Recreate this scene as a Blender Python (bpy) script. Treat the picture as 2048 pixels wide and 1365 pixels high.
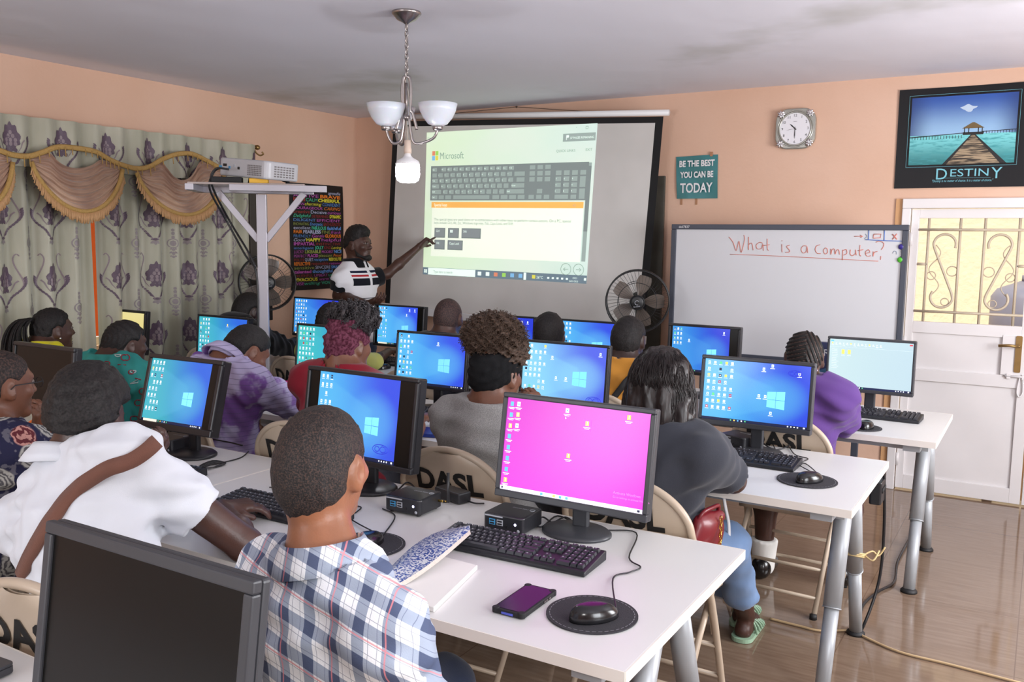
import bpy, math, random
import numpy as np
from mathutils import Vector, Matrix, Euler
from mathutils.bvhtree import BVHTree

# ------------------------------------------------------------------ scene, camera, light
S = bpy.context.scene
for o in list(bpy.data.objects):
    bpy.data.objects.remove(o)
C = S.collection
R = math.radians
rnd = random.Random(7)

CAM_H = 1.574
FPX, YAW, PITCH, ROLL = 1772.4, R(31.0), R(6.6), R(0.71)
cy, sy, cp, sp = math.cos(YAW), math.sin(YAW), math.cos(PITCH), math.sin(PITCH)
fwd = Vector((-sy*cp, cy*cp, -sp))
r0 = Vector((cy, sy, 0)); u0 = r0.cross(fwd)
rgt = math.cos(ROLL)*r0 + math.sin(ROLL)*u0
upv = -math.sin(ROLL)*r0 + math.cos(ROLL)*u0
CAMP = Vector((0, 0, CAM_H))
cd = bpy.data.cameras.new('camera'); cam = bpy.data.objects.new('camera', cd); C.objects.link(cam)
cd.sensor_fit = 'HORIZONTAL'; cd.sensor_width = 36.0; cd.lens = FPX/2048*36.0
cd.clip_start = 0.02; cd.clip_end = 200
M3 = Matrix((rgt, upv, -fwd)).transposed()
cam.matrix_world = Matrix.Translation(CAMP) @ M3.to_4x4()
S.camera = cam

S.view_settings.view_transform = 'Standard'
S.view_settings.look = 'None'
S.view_settings.gamma = 1.0
S.view_settings.use_curve_mapping = False
S.view_settings.exposure = 0.15

W = bpy.data.worlds.new('world'); S.world = W; W.use_nodes = True
wn = W.node_tree.nodes; wl = W.node_tree.links
bgn = wn['Background']
sky = wn.new('ShaderNodeTexSky'); sky.sky_type = 'NISHITA'; sky.sun_disc = False
sky.sun_elevation = R(55); sky.sun_rotation = R(200)
wl.new(sky.outputs[0], bgn.inputs[0]); bgn.inputs[1].default_value = 0.10

def lamp(name, kind, loc, energy, color=(1, 1, 1), rot=None, size=None, size_y=None, target=None):
    d = bpy.data.lights.new(name, kind); d.energy = energy; d.color = color
    if kind == 'AREA':
        d.shape = 'RECTANGLE'; d.size = size; d.size_y = size_y or size
    elif size is not None:
        if kind == 'SUN': d.angle = size
        else: d.shadow_soft_size = size
    o = bpy.data.objects.new(name, d); C.objects.link(o); o.location = loc
    if target is not None:
        o.rotation_euler = (Vector(target)-Vector(loc)).to_track_quat('-Z', 'Y').to_euler()
    elif rot: o.rotation_euler = rot
    return o
# the sun outside, from the front left and high: lights the yard wall beyond the door
lamp('sun', 'SUN', (-6, -6, 12), 5.5, (1.0, 0.93, 0.8), size=R(0.5), target=(-6+2.2, -6+6.0, 12-9.0))
# area lamps added as fill at the unseen right and rear windows
lamp('window_daylight', 'AREA', (1.68, 1.0, 1.5), 66, (0.93, 0.96, 1.0), size=1.4, size_y=1.2, target=(-4, 1.6, 1.3))
lamp('window_daylight', 'AREA', (1.68, 3.9, 1.5), 100, (0.95, 0.97, 1.0), size=1.4, size_y=1.2, target=(-4, 4.2, 1.2))
lamp('window_daylight', 'AREA', (-2.6, -2.46, 1.6), 72, (0.93, 0.96, 1.0), size=2.2, size_y=1.2, target=(-2.8, 4, 1.1))
# the camera's flash, a hand above the lens
lamp('camera_flash', 'AREA', tuple(CAMP + upv*0.13 - fwd*0.02), 8, (1.0, 0.98, 0.96), size=0.07, size_y=0.04, target=tuple(CAMP + fwd*4))

# ------------------------------------------------------------------ pixel -> place helpers (2048 x 1365 frame)
def ray(px, py):
    return rgt*((px-1024)/FPX) - upv*((py-682.5)/FPX) + fwd
def at(px, py, x=None, y=None, z=None):
    d = ray(px, py)
    if x is not None: t = (x-CAMP.x)/d.x
    elif y is not None: t = (y-CAMP.y)/d.y
    else: t = (z-CAMP.z)/d.z
    return CAMP + d*t

# ------------------------------------------------------------------ materials
def srgb(r, g, b):
    f = lambda c: (c/255/12.92) if c/255 <= 0.04045 else ((c/255+0.055)/1.055)**2.4
    return (f(r), f(g), f(b), 1.0)
MATS = {}
def mat(name, col, rough=0.5, metal=0.0, emit=0.0, var=0.0, vscale=8.0, bump=0.0, bscale=60.0, spec=0.5, trans=0.0, coat=0.0):
    if name in MATS: return MATS[name]
    m = bpy.data.materials.new(name); m.use_nodes = True
    nt = m.node_tree; b = nt.nodes['Principled BSDF']
    col = col if len(col) == 4 else (*col, 1)
    b.inputs['Base Color'].default_value = col
    b.inputs['Roughness'].default_value = rough
    b.inputs['Metallic'].default_value = metal
    b.inputs['Specular IOR Level'].default_value = spec
    if coat: b.inputs['Coat Weight'].default_value = coat
    if trans: b.inputs['Transmission Weight'].default_value = trans
    if emit:
        b.inputs['Emission Color'].default_value = col; b.inputs['Emission Strength'].default_value = emit
    if var or bump:
        tc = nt.nodes.new('ShaderNodeTexCoord')
        if var:
            n = nt.nodes.new('ShaderNodeTexNoise'); n.inputs['Scale'].default_value = vscale; n.inputs['Detail'].default_value = 4
            nt.links.new(tc.outputs['Object'], n.inputs['Vector'])
            mx = nt.nodes.new('ShaderNodeMixRGB'); mx.blend_type = 'MIX'
            mx.inputs[1].default_value = tuple(c*(1-var) for c in col[:3])+(1,)
            mx.inputs[2].default_value = tuple(min(1, c*(1+var)) for c in col[:3])+(1,)
            nt.links.new(n.outputs['Fac'], mx.inputs[0]); nt.links.new(mx.outputs[0], b.inputs['Base Color'])
        if bump:
            n2 = nt.nodes.new('ShaderNodeTexNoise'); n2.inputs['Scale'].default_value = bscale; n2.inputs['Detail'].default_value = 3
            nt.links.new(tc.outputs['Object'], n2.inputs['Vector'])
            bp = nt.nodes.new('ShaderNodeBump'); bp.inputs['Strength'].default_value = bump; bp.inputs['Distance'].default_value = 0.01
            nt.links.new(n2.outputs['Fac'], bp.inputs['Height']); nt.links.new(bp.outputs[0], b.inputs['Normal'])
    MATS[name] = m
    return m
class NT:
    """small helper to write node graphs as expressions"""
    def __init__(s, name, rough=0.6, spec=0.4):
        s.m = bpy.data.materials.new(name); s.m.use_nodes = True; s.nt = s.m.node_tree
        s.b = s.nt.nodes['Principled BSDF']; s.b.inputs['Roughness'].default_value = rough
        s.b.inputs['Specular IOR Level'].default_value = spec
        s.tc = s.nt.nodes.new('ShaderNodeTexCoord'); MATS[name] = s.m
    def new(s, t, **kw):
        n = s.nt.nodes.new(t)
        for k, v in kw.items(): setattr(n, k, v)
        return n
    def put(s, sock, v):
        if isinstance(v, bpy.types.NodeSocket): s.nt.links.new(v, sock)
        else: sock.default_value = v
    def math(s, op, a, b=0.0, c=0.0):
        n = s.new('ShaderNodeMath', operation=op)
        s.put(n.inputs[0], a); s.put(n.inputs[1], b); s.put(n.inputs[2], c)
        return n.outputs[0]
    def xyz(s, which='Object'):
        n = s.new('ShaderNodeSeparateXYZ'); s.nt.links.new(s.tc.outputs[which], n.inputs[0]); return n.outputs
    def noise(s, scale, detail=3, vec=None, which='Object'):
        n = s.new('ShaderNodeTexNoise'); n.inputs['Scale'].default_value = scale; n.inputs['Detail'].default_value = detail
        s.nt.links.new(vec or s.tc.outputs[which], n.inputs['Vector']); return n.outputs['Fac']
    def mix(s, f, a, b, mode='MIX'):
        n = s.new('ShaderNodeMixRGB', blend_type=mode)
        s.put(n.inputs[0], f); s.put(n.inputs[1], a); s.put(n.inputs[2], b); return n.outputs[0]
    def step(s, v, lo, hi):
        n = s.new('ShaderNodeMapRange', interpolation_type='SMOOTHSTEP'); s.put(n.inputs[0], v)
        n.inputs[1].default_value = lo; n.inputs[2].default_value = hi; return n.outputs[0]
    def scaled(s, v, which='Object'):
        n = s.new('ShaderNodeMapping'); n.inputs['Scale'].default_value = v
        s.nt.links.new(s.tc.outputs[which], n.inputs[0]); return n.outputs[0]
    def col(s, c): s.put(s.b.inputs['Base Color'], c)
    def bump(s, h, strength=0.3, dist=0.01):
        n = s.new('ShaderNodeBump'); n.inputs['Strength'].default_value = strength; n.inputs['Distance'].default_value = dist
        s.nt.links.new(h, n.inputs['Height']); s.nt.links.new(n.outputs[0], s.b.inputs['Normal'])

# ------------------------------------------------------------------ mesh builder
class MB:
    def __init__(s): s.v = []; s.f = []; s.m = []; s.sm = []; s.mats = []; s.uv = {}
    def mi(s, m):
        if m not in s.mats: s.mats.append(m)
        return s.mats.index(m)
    def add(s, vs, fs, m, smooth=False, M=None):
        k = len(s.v); i = s.mi(m)
        for p in vs: s.v.append(tuple(M @ Vector(p)) if M is not None else tuple(p))
        for f in fs: s.f.append(tuple(k+j for j in f)); s.m.append(i); s.sm.append(smooth)
        return s
    def box(s, c, d, m, rot=None, M=None):
        x, y, z = d[0]/2, d[1]/2, d[2]/2
        vs = [Vector((a*x, b*y, e*z)) for a in (-1, 1) for b in (-1, 1) for e in (-1, 1)]
        if rot is not None:
            q = rot if isinstance(rot, Matrix) else Euler(rot).to_matrix()
            vs = [q @ p for p in vs]
        vs = [p+Vector(c) for p in vs]
        return s.add(vs, [(0, 1, 3, 2), (4, 6, 7, 5), (0, 4, 5, 1), (2, 3, 7, 6), (0, 2, 6, 4), (1, 5, 7, 3)], m, False, M)
    def rbox(s, c, d, m, r=0.01, n=4, axis='z', M=None, rot=None):
        """box with its four corners along one axis rounded"""
        a, b, h = {'z': (d[0], d[1], d[2]), 'y': (d[0], d[2], d[1]), 'x': (d[1], d[2], d[0])}[axis]
        r = min(r, a/2-1e-4, b/2-1e-4); pts = []
        for (qx, qy, t0) in ((1, 1, 0), (-1, 1, 90), (-1, -1, 180), (1, -1, 270)):
            for i in range(n+1):
                t = R(t0+90*i/n); pts.append((qx*(a/2-r)+r*math.cos(t), qy*(b/2-r)+r*math.sin(t)))
        N = len(pts); vs = []
        for e in (-h/2, h/2):
            for (p, q) in pts:
                w = {'z': (p, q, e), 'y': (p, -e, q), 'x': (e, p, q)}[axis]
                vs.append(Vector(w))
        if rot is not None:
            q = rot if isinstance(rot, Matrix) else Euler(rot).to_matrix(); vs = [q @ p for p in vs]
        vs = [p+Vector(c) for p in vs]
        fs = [tuple(range(N))[::-1], tuple(range(N, 2*N))]+[(i, (i+1) % N, N+(i+1) % N, N+i) for i in range(N)]
        return s.add(vs, fs, m, False, M)
    def tube(s, pts, r, m, n=8, closed=False, caps=True, M=None, flat=None):
        pts = [Vector(p) for p in pts]; N = len(pts)
        rr = r if isinstance(r, (list, tuple)) else [r]*N
        vs = []; fs = []; prev = None
        for i, p in enumerate(pts):
            if closed: t = pts[(i+1) % N]-pts[i-1]
            else: t = pts[min(i+1, N-1)]-pts[max(i-1, 0)]
            if t.length < 1e-9: t = Vector((0, 0, 1))
            t.normalize()
            if prev is None:
                a = Vector((0, 0, 1)) if abs(t.z) < 0.9 else Vector((1, 0, 0))
                a = (a-t*a.dot(t)).normalized()
            else:
                a = prev-t*prev.dot(t)
                a = a.normalized() if a.length > 1e-6 else t.orthogonal().normalized()
            prev = a; b = t.cross(a)
            for k in range(n):
                th = 2*math.pi*k/n
                vs.append(p+(a*math.cos(th)+b*math.sin(th)*(flat or 1.0))*rr[i])
        L = N if closed else N-1
        for i in range(L):
            j = (i+1) % N
            for k in range(n):
                k2 = (k+1) % n; fs.append((i*n+k, i*n+k2, j*n+k2, j*n+k))
        if caps and not closed: fs += [tuple(range(n))[::-1], tuple((N-1)*n+k for k in range(n))]
        return s.add(vs, fs, m, True, M)
    def lathe(s, prof, m, c=(0, 0, 0), n=24, M=None, sx=1.0, sy=1.0, smooth=True, caps=True):
        vs = []; fs = []; N = len(prof)
        for (r, z) in prof:
            for k in range(n):
                th = 2*math.pi*k/n
                vs.append((c[0]+sx*r*math.cos(th), c[1]+sy*r*math.sin(th), c[2]+z))
        for i in range(N-1):
            for k in range(n):
                k2 = (k+1) % n; fs.append((i*n+k, i*n+k2, (i+1)*n+k2, (i+1)*n+k))
        if caps and prof[0][0] > 1e-5: fs.append(tuple(range(n))[::-1])
        if caps and prof[-1][0] > 1e-5: fs.append(tuple((N-1)*n+k for k in range(n)))
        return s.add(vs, fs, m, smooth, M)
    def ell(s, c, rad, m, n=16, k=10, rot=None, M=None):
        prof = [(max(1e-6, math.sin(math.pi*i/k)), -math.cos(math.pi*i/k)) for i in range(k+1)]
        A = Matrix.Translation(c) @ (Euler(rot).to_matrix().to_4x4() if rot else Matrix()) @ Matrix.Diagonal((*rad, 1))
        if M is not None: A = M @ A
        return s.lathe(prof, m, n=n, M=A)
    def grid(s, fn, nu, nv, m, smooth=True, M=None):
        vs = [fn(i/nu, j/nv) for j in range(nv+1) for i in range(nu+1)]
        fs = [(j*(nu+1)+i, j*(nu+1)+i+1, (j+1)*(nu+1)+i+1, (j+1)*(nu+1)+i) for j in range(nv) for i in range(nu)]
        return s.add(vs, fs, m, smooth, M)
    def prism(s, pts, d, m, M=None):
        """outline in x,z, extruded along y by d (from y=0 to y=d)"""
        N = len(pts); vs = [(p[0], 0, p[1]) for p in pts]+[(p[0], d, p[1]) for p in pts]
        fs = [tuple(range(N)), tuple(range(N, 2*N))[::-1]]+[(i, N+i, N+(i+1) % N, (i+1) % N) for i in range(N)]
        return s.add(vs, fs, m, False, M)
    def rect(s, x0, x1, z0, z1, y, m, M=None):
        """flat rectangle facing -y"""
        return s.add([(x0, y, z0), (x1, y, z0), (x1, y, z1), (x0, y, z1)], [(0, 1, 2, 3)], m, False, M)
    def rectuv(s, x0, x1, z0, z1, y, m, M=None):
        s.rect(x0, x1, z0, z1, y, m, M); s.uv[len(s.f)-1] = [(0, 0), (1, 0), (1, 1), (0, 1)]; return s
    def text(s, txt, size, m, M, align='CENTER', sx=1.0, shear=0.0, extr=0.0, fit=None, bold=0.0, spacing=1.0):
        """text in the local x,z plane facing -y, placed by M"""
        cu = bpy.data.curves.new('t', 'FONT'); cu.body = txt; cu.size = size; cu.align_x = 'LEFT'
        cu.shear = shear; cu.extrude = extr; cu.offset = bold; cu.resolution_u = 3; cu.space_character = spacing
        o = bpy.data.objects.new('t', cu); C.objects.link(o)
        me = o.to_mesh()
        vs = [v.co.copy() for v in me.vertices]; fs = [tuple(p.vertices) for p in me.polygons]
        o.to_mesh_clear(); bpy.data.objects.remove(o); bpy.data.curves.remove(cu)
        if not vs: return s
        x0 = min(v.x for v in vs); x1 = max(v.x for v in vs)
        k = sx
        if fit: k = fit/max(1e-6, x1-x0)
        off = {'CENTER': (x0+x1)/2, 'LEFT': x0, 'RIGHT': x1}[align]
        vs = [((v.x-off)*k, -v.z, v.y) for v in vs]
        return s.add(vs, fs, m, False, M)
    def build(s, name, parent=None, loc=None, rot=None, bevel=0.0, seg=2, sub=0):
        me = bpy.data.meshes.new(name); me.from_pydata(s.v, [], s.f)
        for m in s.mats: me.materials.append(m)
        me.polygons.foreach_set('material_index', s.m); me.polygons.foreach_set('use_smooth', s.sm)
        if s.uv:
            ul = me.uv_layers.new(name='UVMap')
            for fi, uvs in s.uv.items():
                p = me.polygons[fi]
                for k, li in enumerate(p.loop_indices): ul.data[li].uv = uvs[k]
        me.update()
        o = bpy.data.objects.new(name, me); C.objects.link(o)
        if parent is not None: o.parent = parent
        if loc is not None: o.location = loc
        if rot is not None: o.rotation_euler = rot
        if bevel:
            b = o.modifiers.new('bevel', 'BEVEL'); b.width = bevel; b.segments = seg; b.limit_method = 'ANGLE'; b.angle_limit = R(40)
        if sub:
            b = o.modifiers.new('sub', 'SUBSURF'); b.levels = sub; b.render_levels = sub
        return o
def tag(o, label=None, cat=None, group=None, kind=None):
    if label: o['label'] = label
    if cat: o['category'] = cat
    if group: o['group'] = group
    if kind: o['kind'] = kind
    return o
def thing(name, label, cat, loc=(0, 0, 0), rz=0.0, group=None):
    o = bpy.data.objects.new(name, None); C.objects.link(o); o.empty_display_size = 0.1
    o.location = loc; o.rotation_euler = (0, 0, rz)
    return tag(o, label, cat, group)
def copy_tree(o, parent=None):
    c = o.copy(); C.objects.link(c)
    if parent is not None: c.parent = parent
    for ch in [x for x in bpy.data.objects if x.parent == o]: copy_tree(ch, c)
    return c
def spline(pts, n=6, closed=False):
    """Catmull-Rom through points"""
    P = [Vector(p) for p in pts]; out = []; N = len(P)
    for i in range(N if closed else N-1):
        a, b, c, d = (P[(i-1) % N], P[i], P[(i+1) % N], P[(i+2) % N]) if closed else (P[max(i-1, 0)], P[i], P[i+1], P[min(i+2, N-1)])
        for k in range(n):
            t = k/n
            out.append(0.5*((2*b)+(c-a)*t+(2*a-5*b+4*c-d)*t*t+(3*b-a-3*c+d)*t**3))
    if not closed: out.append(P[-1])
    return out
# ------------------------------------------------------------------ the setting
XL, XR, YB, YF, ZC = -5.25, 1.7, 6.06, -2.5, 2.60
g = NT('wall_paint', 0.75, 0.25)
g.col(g.mix(g.step(g.noise(1.3, 4), 0.35, 0.7), srgb(220, 182, 158), srgb(226, 190, 168)))
g.bump(g.noise(40, 4), 0.12)
M_wall = g.m
g = NT('ceiling_paint', 0.85, 0.2)
st = g.step(g.noise(0.75, 5), 0.56, 0.70)
sc = g.mix(st, srgb(228, 228, 238), srgb(200, 200, 202))
g.col(sc); g.bump(g.noise(2.2, 2), 0.25, 0.05)
M_ceil = g.m
g = NT('floor_tile', 0.14, 0.5)
br = g.new('ShaderNodeTexBrick'); br.offset = 0.0; br.inputs['Scale'].default_value = 1.0
br.inputs['Brick Width'].default_value = 0.6; br.inputs['Row Height'].default_value = 0.6; br.inputs['Mortar Size'].default_value = 0.0022
br.inputs['Mortar Smooth'].default_value = 0.2
g.nt.links.new(g.tc.outputs['Object'], br.inputs['Vector'])
gr = g.noise(6, 6, g.scaled((1.0, 9.0, 1.0)))
gr2 = g.noise(1.4, 3)
base = g.mix(g.step(gr, 0.25, 0.8), srgb(119, 98, 82), srgb(137, 116, 99))
base = g.mix(g.step(gr2, 0.35, 0.7), base, g.mix(0.5, base, srgb(134, 114, 97)))
g.col(g.mix(br.outputs['Fac'], base, srgb(104, 84, 70)))
g.put(g.b.inputs['Roughness'], g.math('MULTIPLY_ADD', gr2, 0.05, 0.05))
g.bump(g.noise(3.0, 2), 0.05, 0.02)
M_floor = g.m
M_white_gloss = mat('white_gloss_paint', srgb(226, 222, 222), 0.28, var=0.05, vscale=5)
M_out = mat('ochre_render', srgb(238, 224, 196), 0.9, var=0.12, vscale=7, bump=0.5, bscale=25)
M_ground = mat('yard_ground', srgb(196, 160, 120), 0.95, var=0.15)

def struct(name, b, bevel=0.0, **kw):
    o = b.build(name, bevel=bevel, **kw); o['kind'] = 'structure'; return o
T_ = 0.14
struct('floor', MB().box(((XL+XR)/2, (YF+YB)/2, -0.05), (XR-XL+0.3, YB-YF+0.3, 0.1), M_floor))
struct('ceiling', MB().box(((XL+XR)/2, (YF+YB)/2, ZC+0.05), (XR-XL+0.3, YB-YF+0.3, 0.1), M_ceil))
def wall_holes(name, axis, c, a0, a1, holes):
    """wall slab with rectangular openings; axis 'x': plane x=c running along y, 'y': plane y=c along x; c is the inner face, side tells outwards"""
    b = MB(); cuts = sorted(set([a0, a1]+[h[0] for h in holes]+[h[1] for h in holes]))
    for p, q in zip(cuts[:-1], cuts[1:]):
        mid = (p+q)/2; hz = [(h[2], h[3]) for h in holes if h[0] <= mid <= h[1]]
        segs = [(0, ZC)]
        for lo, hi in hz:
            segs = [t for s_ in segs for t in ((s_[0], min(s_[1], lo)), (max(s_[0], hi), s_[1])) if t[1]-t[0] > 1e-4]
        for lo, hi in segs:
            if axis == 'x':
                out = -1 if c < 0 else 1
                b.box((c+out*T_/2, mid, (lo+hi)/2), (T_, q-p, hi-lo), M_wall)
            else:
                out = -1 if c < 0 else 1
                b.box((mid, c+out*T_/2, (lo+hi)/2), (q-p, T_, hi-lo), M_wall)
    return struct(name, b)
DX0, DX1, DZ = -0.80, 0.42, 1.85           # opening of the double door in the back wall
wall_holes('wall_back', 'y', YB, XL-T_, XR+T_, [(DX0, DX1, 0, DZ)])
wall_holes('wall_left', 'x', XL, YF-T_, YB, [(2.35, 4.35, 0.85, 2.05)])
wall_holes('wall_right', 'x', XR, YF-T_, YB, [(0.3, 1.7, 0.9, 2.1), (3.2, 4.6, 0.9, 2.1)])
wall_holes('wall_front', 'y', YF, XL-T_, XR+T_, [(-3.7, -1.5, 1.0, 2.2)])
struct('trim_1', MB().box((-0.815, YB-0.006, 0.925), (0.05, 0.012, 1.85), mat('door_reveal', srgb(206, 158, 112), 0.6, var=0.1)))

# yard outside: sunlit rendered wall, ground, a wall beyond the curtained window
struct('ground', MB().box((0, 12, -0.16), (40, 40, 0.1), M_ground))
yw = tag(MB().box((0.5, 8.6, 1.5), (9, 0.2, 3.2), M_out).build('yard_wall'), 'sunlit ochre rendered wall outside beyond the barred door', 'wall')
ow = tag(MB().box((-6.9, 3.2, 1.4), (0.2, 6, 3.0), mat('terracotta_render', srgb(240, 130, 60), 0.9, var=0.1)).build('terracotta_wall'),
         'orange terracotta wall glimpsed through the slit between the curtains', 'wall')

# ---- double door with grille
M_grille = mat('grille_paint', srgb(196, 182, 160), 0.5, var=0.1, vscale=20)
M_brass = mat('aged_brass', srgb(160, 130, 84), 0.35, metal=0.8, var=0.15, vscale=30)
Yd = YB-0.005
fr = MB()
fr.box(((DX0+DX1)/2, Yd+0.02, DZ-0.03), (DX1-DX0, 0.09, 0.06), M_white_gloss)
fr.box((DX0+0.025, Yd+0.02, (DZ-0.06)/2), (0.05, 0.09, DZ-0.06), M_white_gloss)
fr.box((DX1-0.025, Yd+0.02, (DZ-0.06)/2), (0.05, 0.09, DZ-0.06), M_white_gloss)
struct('door_frame', fr, 0.004)
def door_leaf(name, x0, x1, handle):
    root = bpy.data.objects.new(name, None); C.objects.link(root); root['kind'] = 'structure'
    zb, zw0, zw1, zt = 0.012, 1.085, 1.73, 1.785
    w = x1-x0; b = MB(); y = Yd+0.02; t = 0.04
    def bar(cx, cz, dx, dz, dy=t, yy=y): b.box((cx, yy, cz), (dx, dy, dz), M_white_gloss)
    xc = (x0+x1)/2
    xm, wm = (x0+0.0445+x1-0.0595)/2, w-0.104
    bar(xm, zt-0.027, wm, 0.055); bar(xm, zb+0.045, wm, 0.09); bar(xm, 0.755, wm, 0.075); bar(xm, zw0-0.03, wm, 0.07)
    bar(x0+0.022, (zb+zt)/2, 0.045, zt-zb); bar(x1-0.03, (zb+zt)/2, 0.06, zt-zb)
    # sheet panels, slightly dished sheet metal
    b.grid(lambda u, v: (x0+0.04+u*(w-0.09), y-0.004+0.004*math.sin(7*v+3*u)*math.sin(5*u+2), 0.09+v*(0.72-0.09)), 14, 26, M_white_gloss)
    b.grid(lambda u, v: (x0+0.04+u*(w-0.09), y-0.004+0.002*math.sin(9*u+4*v), 0.79+v*(1.03-0.79)), 12, 8, M_white_gloss)
    b.box((xc, y+0.01, 0.55), (w-0.08, 0.004, 1.0), M_white_gloss)
    if handle: bar(x1-0.09, 0.915, 0.13, 0.24, 0.05)
    b.build('leaf', root, bevel=0.003)
    gm = MB(); gy = y-0.01
    X0, X1 = x0+0.045, x1-0.06
    def rod(p, q, r=0.008, n=6): gm.tube([p, q], r, M_grille, n)
    for xx in (X0+0.055, X0+0.06+(X1-X0-0.12)*0.36, X0+0.06+(X1-X0-0.12)*0.64, X1-0.05):
        rod((xx, gy, zw0), (xx, gy, zw1))
    for zz in (zw0+0.07, zw1-0.07): rod((X0, gy-0.008, zz), (X1, gy-0.008, zz))
    for (p, q) in ((X0, X0+0.055), (X1-0.05, X1)):
        rod((p, gy, (zw0+zw1)/2+0.04), (q, gy, (zw0+zw1)/2+0.04))
    def scroll(cx, sgn):
        zc = (zw0+zw1)/2; h = 0.225; w_ = 0.062; pts = []
        for i in range(40):                                # upper hook, long S, lower hook
            t = i/39
            a = R(-150+300*min(1, t*3)) if t < 1/3 else None
            if t < 0.34:
                ang = R(-20+205*(t/0.34)); pts.append((cx+sgn*w_*math.cos(ang), zc+h-w_+w_*math.sin(ang)))
            elif t < 0.66:
                k = (t-0.34)/0.32; pts.append((cx+sgn*(-w_+2*w_*k*1.0), zc+h-w_-0.01+(-2*h+2*w_+0.02)*k))
            else:
                ang = R(0-215*((t-0.66)/0.34)); pts.append((cx+sgn*w_*math.cos(ang), zc-h+w_+w_*math.sin(ang)))
        gm.tube(spline([(a, gy-0.002, c) for a, c in pts], 2), 0.0075, M_grille, 6)
        thin = [(cx+sgn*(-0.05+0.03*math.sin(5*k/12)), gy+0.004, zc+0.16-0.32*k/24) for k in range(25)]
        gm.tube(thin, 0.003, M_grille, 4)
        for (ox, oz, rr) in ((0.05, 0.0, 0.03), (-0.065, -0.03, 0.025), (0.02, -0.19, 0.022)):
            ring = [(cx+sgn*ox+rr*math.cos(a_*math.pi/8), gy+0.004, zc+oz+rr*math.sin(a_*math.pi/8)) for a_ in range(16)]
            gm.tube(ring, 0.003, M_grille, 4, closed=True)
    scroll(X0+0.06+(X1-X0-0.12)*0.19, 1); scroll(X0+0.06+(X1-X0-0.12)*0.82, -1)
    gm.build('grille', root)
    if handle:
        hm = MB(); hx = x1-0.068; hz = 0.955; hy = y-0.028
        hm.rbox((hx, hy, hz-0.03), (0.034, 0.008, 0.22), M_brass, 0.008, axis='y')
        hm.tube([(hx, hy, hz+0.02), (hx, hy-0.045, hz+0.02)], 0.009, M_brass)
        hm.tube([(hx, hy-0.045, hz+0.02), (hx-0.05, hy-0.05, hz+0.024), (hx-0.105, hy-0.045, hz+0.018)], 0.009, M_brass)
        hm.build('handle', root)
        bl = MB(); bl.tube([(x1-0.13, y-0.03, 0.79), (x1+0.05, y-0.03, 0.79)], 0.008, M_white_gloss)
        for q in (-0.11, -0.03, 0.03): bl.box((x1+q, y-0.027, 0.79), (0.02, 0.02, 0.03), M_white_gloss)
        bl.tube(spline([(x1-0.05, y-0.03, 0.79), (x1-0.06, y-0.03, 0.70), (x1-0.045, y-0.03, 0.67), (x1-0.03, y-0.03, 0.70), (x1-0.035, y-0.03, 0.78)], 5), 0.004, M_white_gloss)
        bl.build('bolt', root)
        hg = MB()
        for q in (0.2, 0.95, 1.6): hg.tube([(x0+0.004, y-0.026, q-0.04), (x0+0.004, y-0.026, q+0.04)], 0.009, M_white_gloss)
        hg.build('hinge', root)
    return root
door_leaf('door_1', DX0+0.055, -0.045, True)
door_leaf('door_2', -0.035, DX1-0.055, False)

# water tank on a metal stand in the yard
M_tank = mat('tank_plastic', srgb(120, 122, 140), 0.5, var=0.1)
tk = thing('water_tank', 'grey plastic water tank on a metal stand in the sunny yard', 'water tank', (-0.02, 7.75, 0))
b = MB(); b.lathe([(0.30, 0.60), (0.34, 0.63), (0.34, 0.85), (0.325, 0.87), (0.34, 0.90), (0.34, 1.18), (0.30, 1.24), (0.15, 1.30), (0.13, 1.30)], M_tank, n=28); b.build('tank', tk)
b = MB(); b.lathe([(0.14, 1.30), (0.14, 1.345), (0.0, 1.355)], M_tank, n=20); b.build('lid', tk)
for sx in (-1, 1):
    for sy_ in (-1, 1):
        MB().box((sx*0.26, sy_*0.26, 0.25), (0.05, 0.05, 0.72), mat('stand_steel', srgb(120, 110, 108), 0.6)).build('leg', tk)
MB().box((0, 0, 0.585), (0.66, 0.66, 0.03), MATS['stand_steel']).build('platform', tk)

# unseen right and rear windows: simple frames added so the daylight has a source
for i, (axis, c, a0, a1, z0, z1) in enumerate((('x', XR+0.07, 0.3, 1.7, 0.9, 2.1), ('x', XR+0.07, 3.2, 4.6, 0.9, 2.1), ('y', YF-0.07, -3.7, -1.5, 1.0, 2.2), ('x', XL-0.07, 2.35, 4.35, 0.85, 2.05))):
    b = MB()
    def seg(p0, p1, z0_, z1_):
        if axis == 'x': b.box((c, (p0+p1)/2, (z0_+z1_)/2), (0.05, p1-p0, z1_-z0_), M_white_gloss)
        else: b.box(((p0+p1)/2, c, (z0_+z1_)/2), (p1-p0, 0.05, z1_-z0_), M_white_gloss)
    seg(a0, a1, z0, z0+0.05); seg(a0, a1, z1-0.05, z1); seg(a0, a0+0.05, z0, z1); seg(a1-0.05, a1, z0, z1)
    if i < 3: seg((a0+a1)/2-0.02, (a0+a1)/2+0.02, z0, z1)
    struct('window_%d' % (i+1), b)
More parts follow.
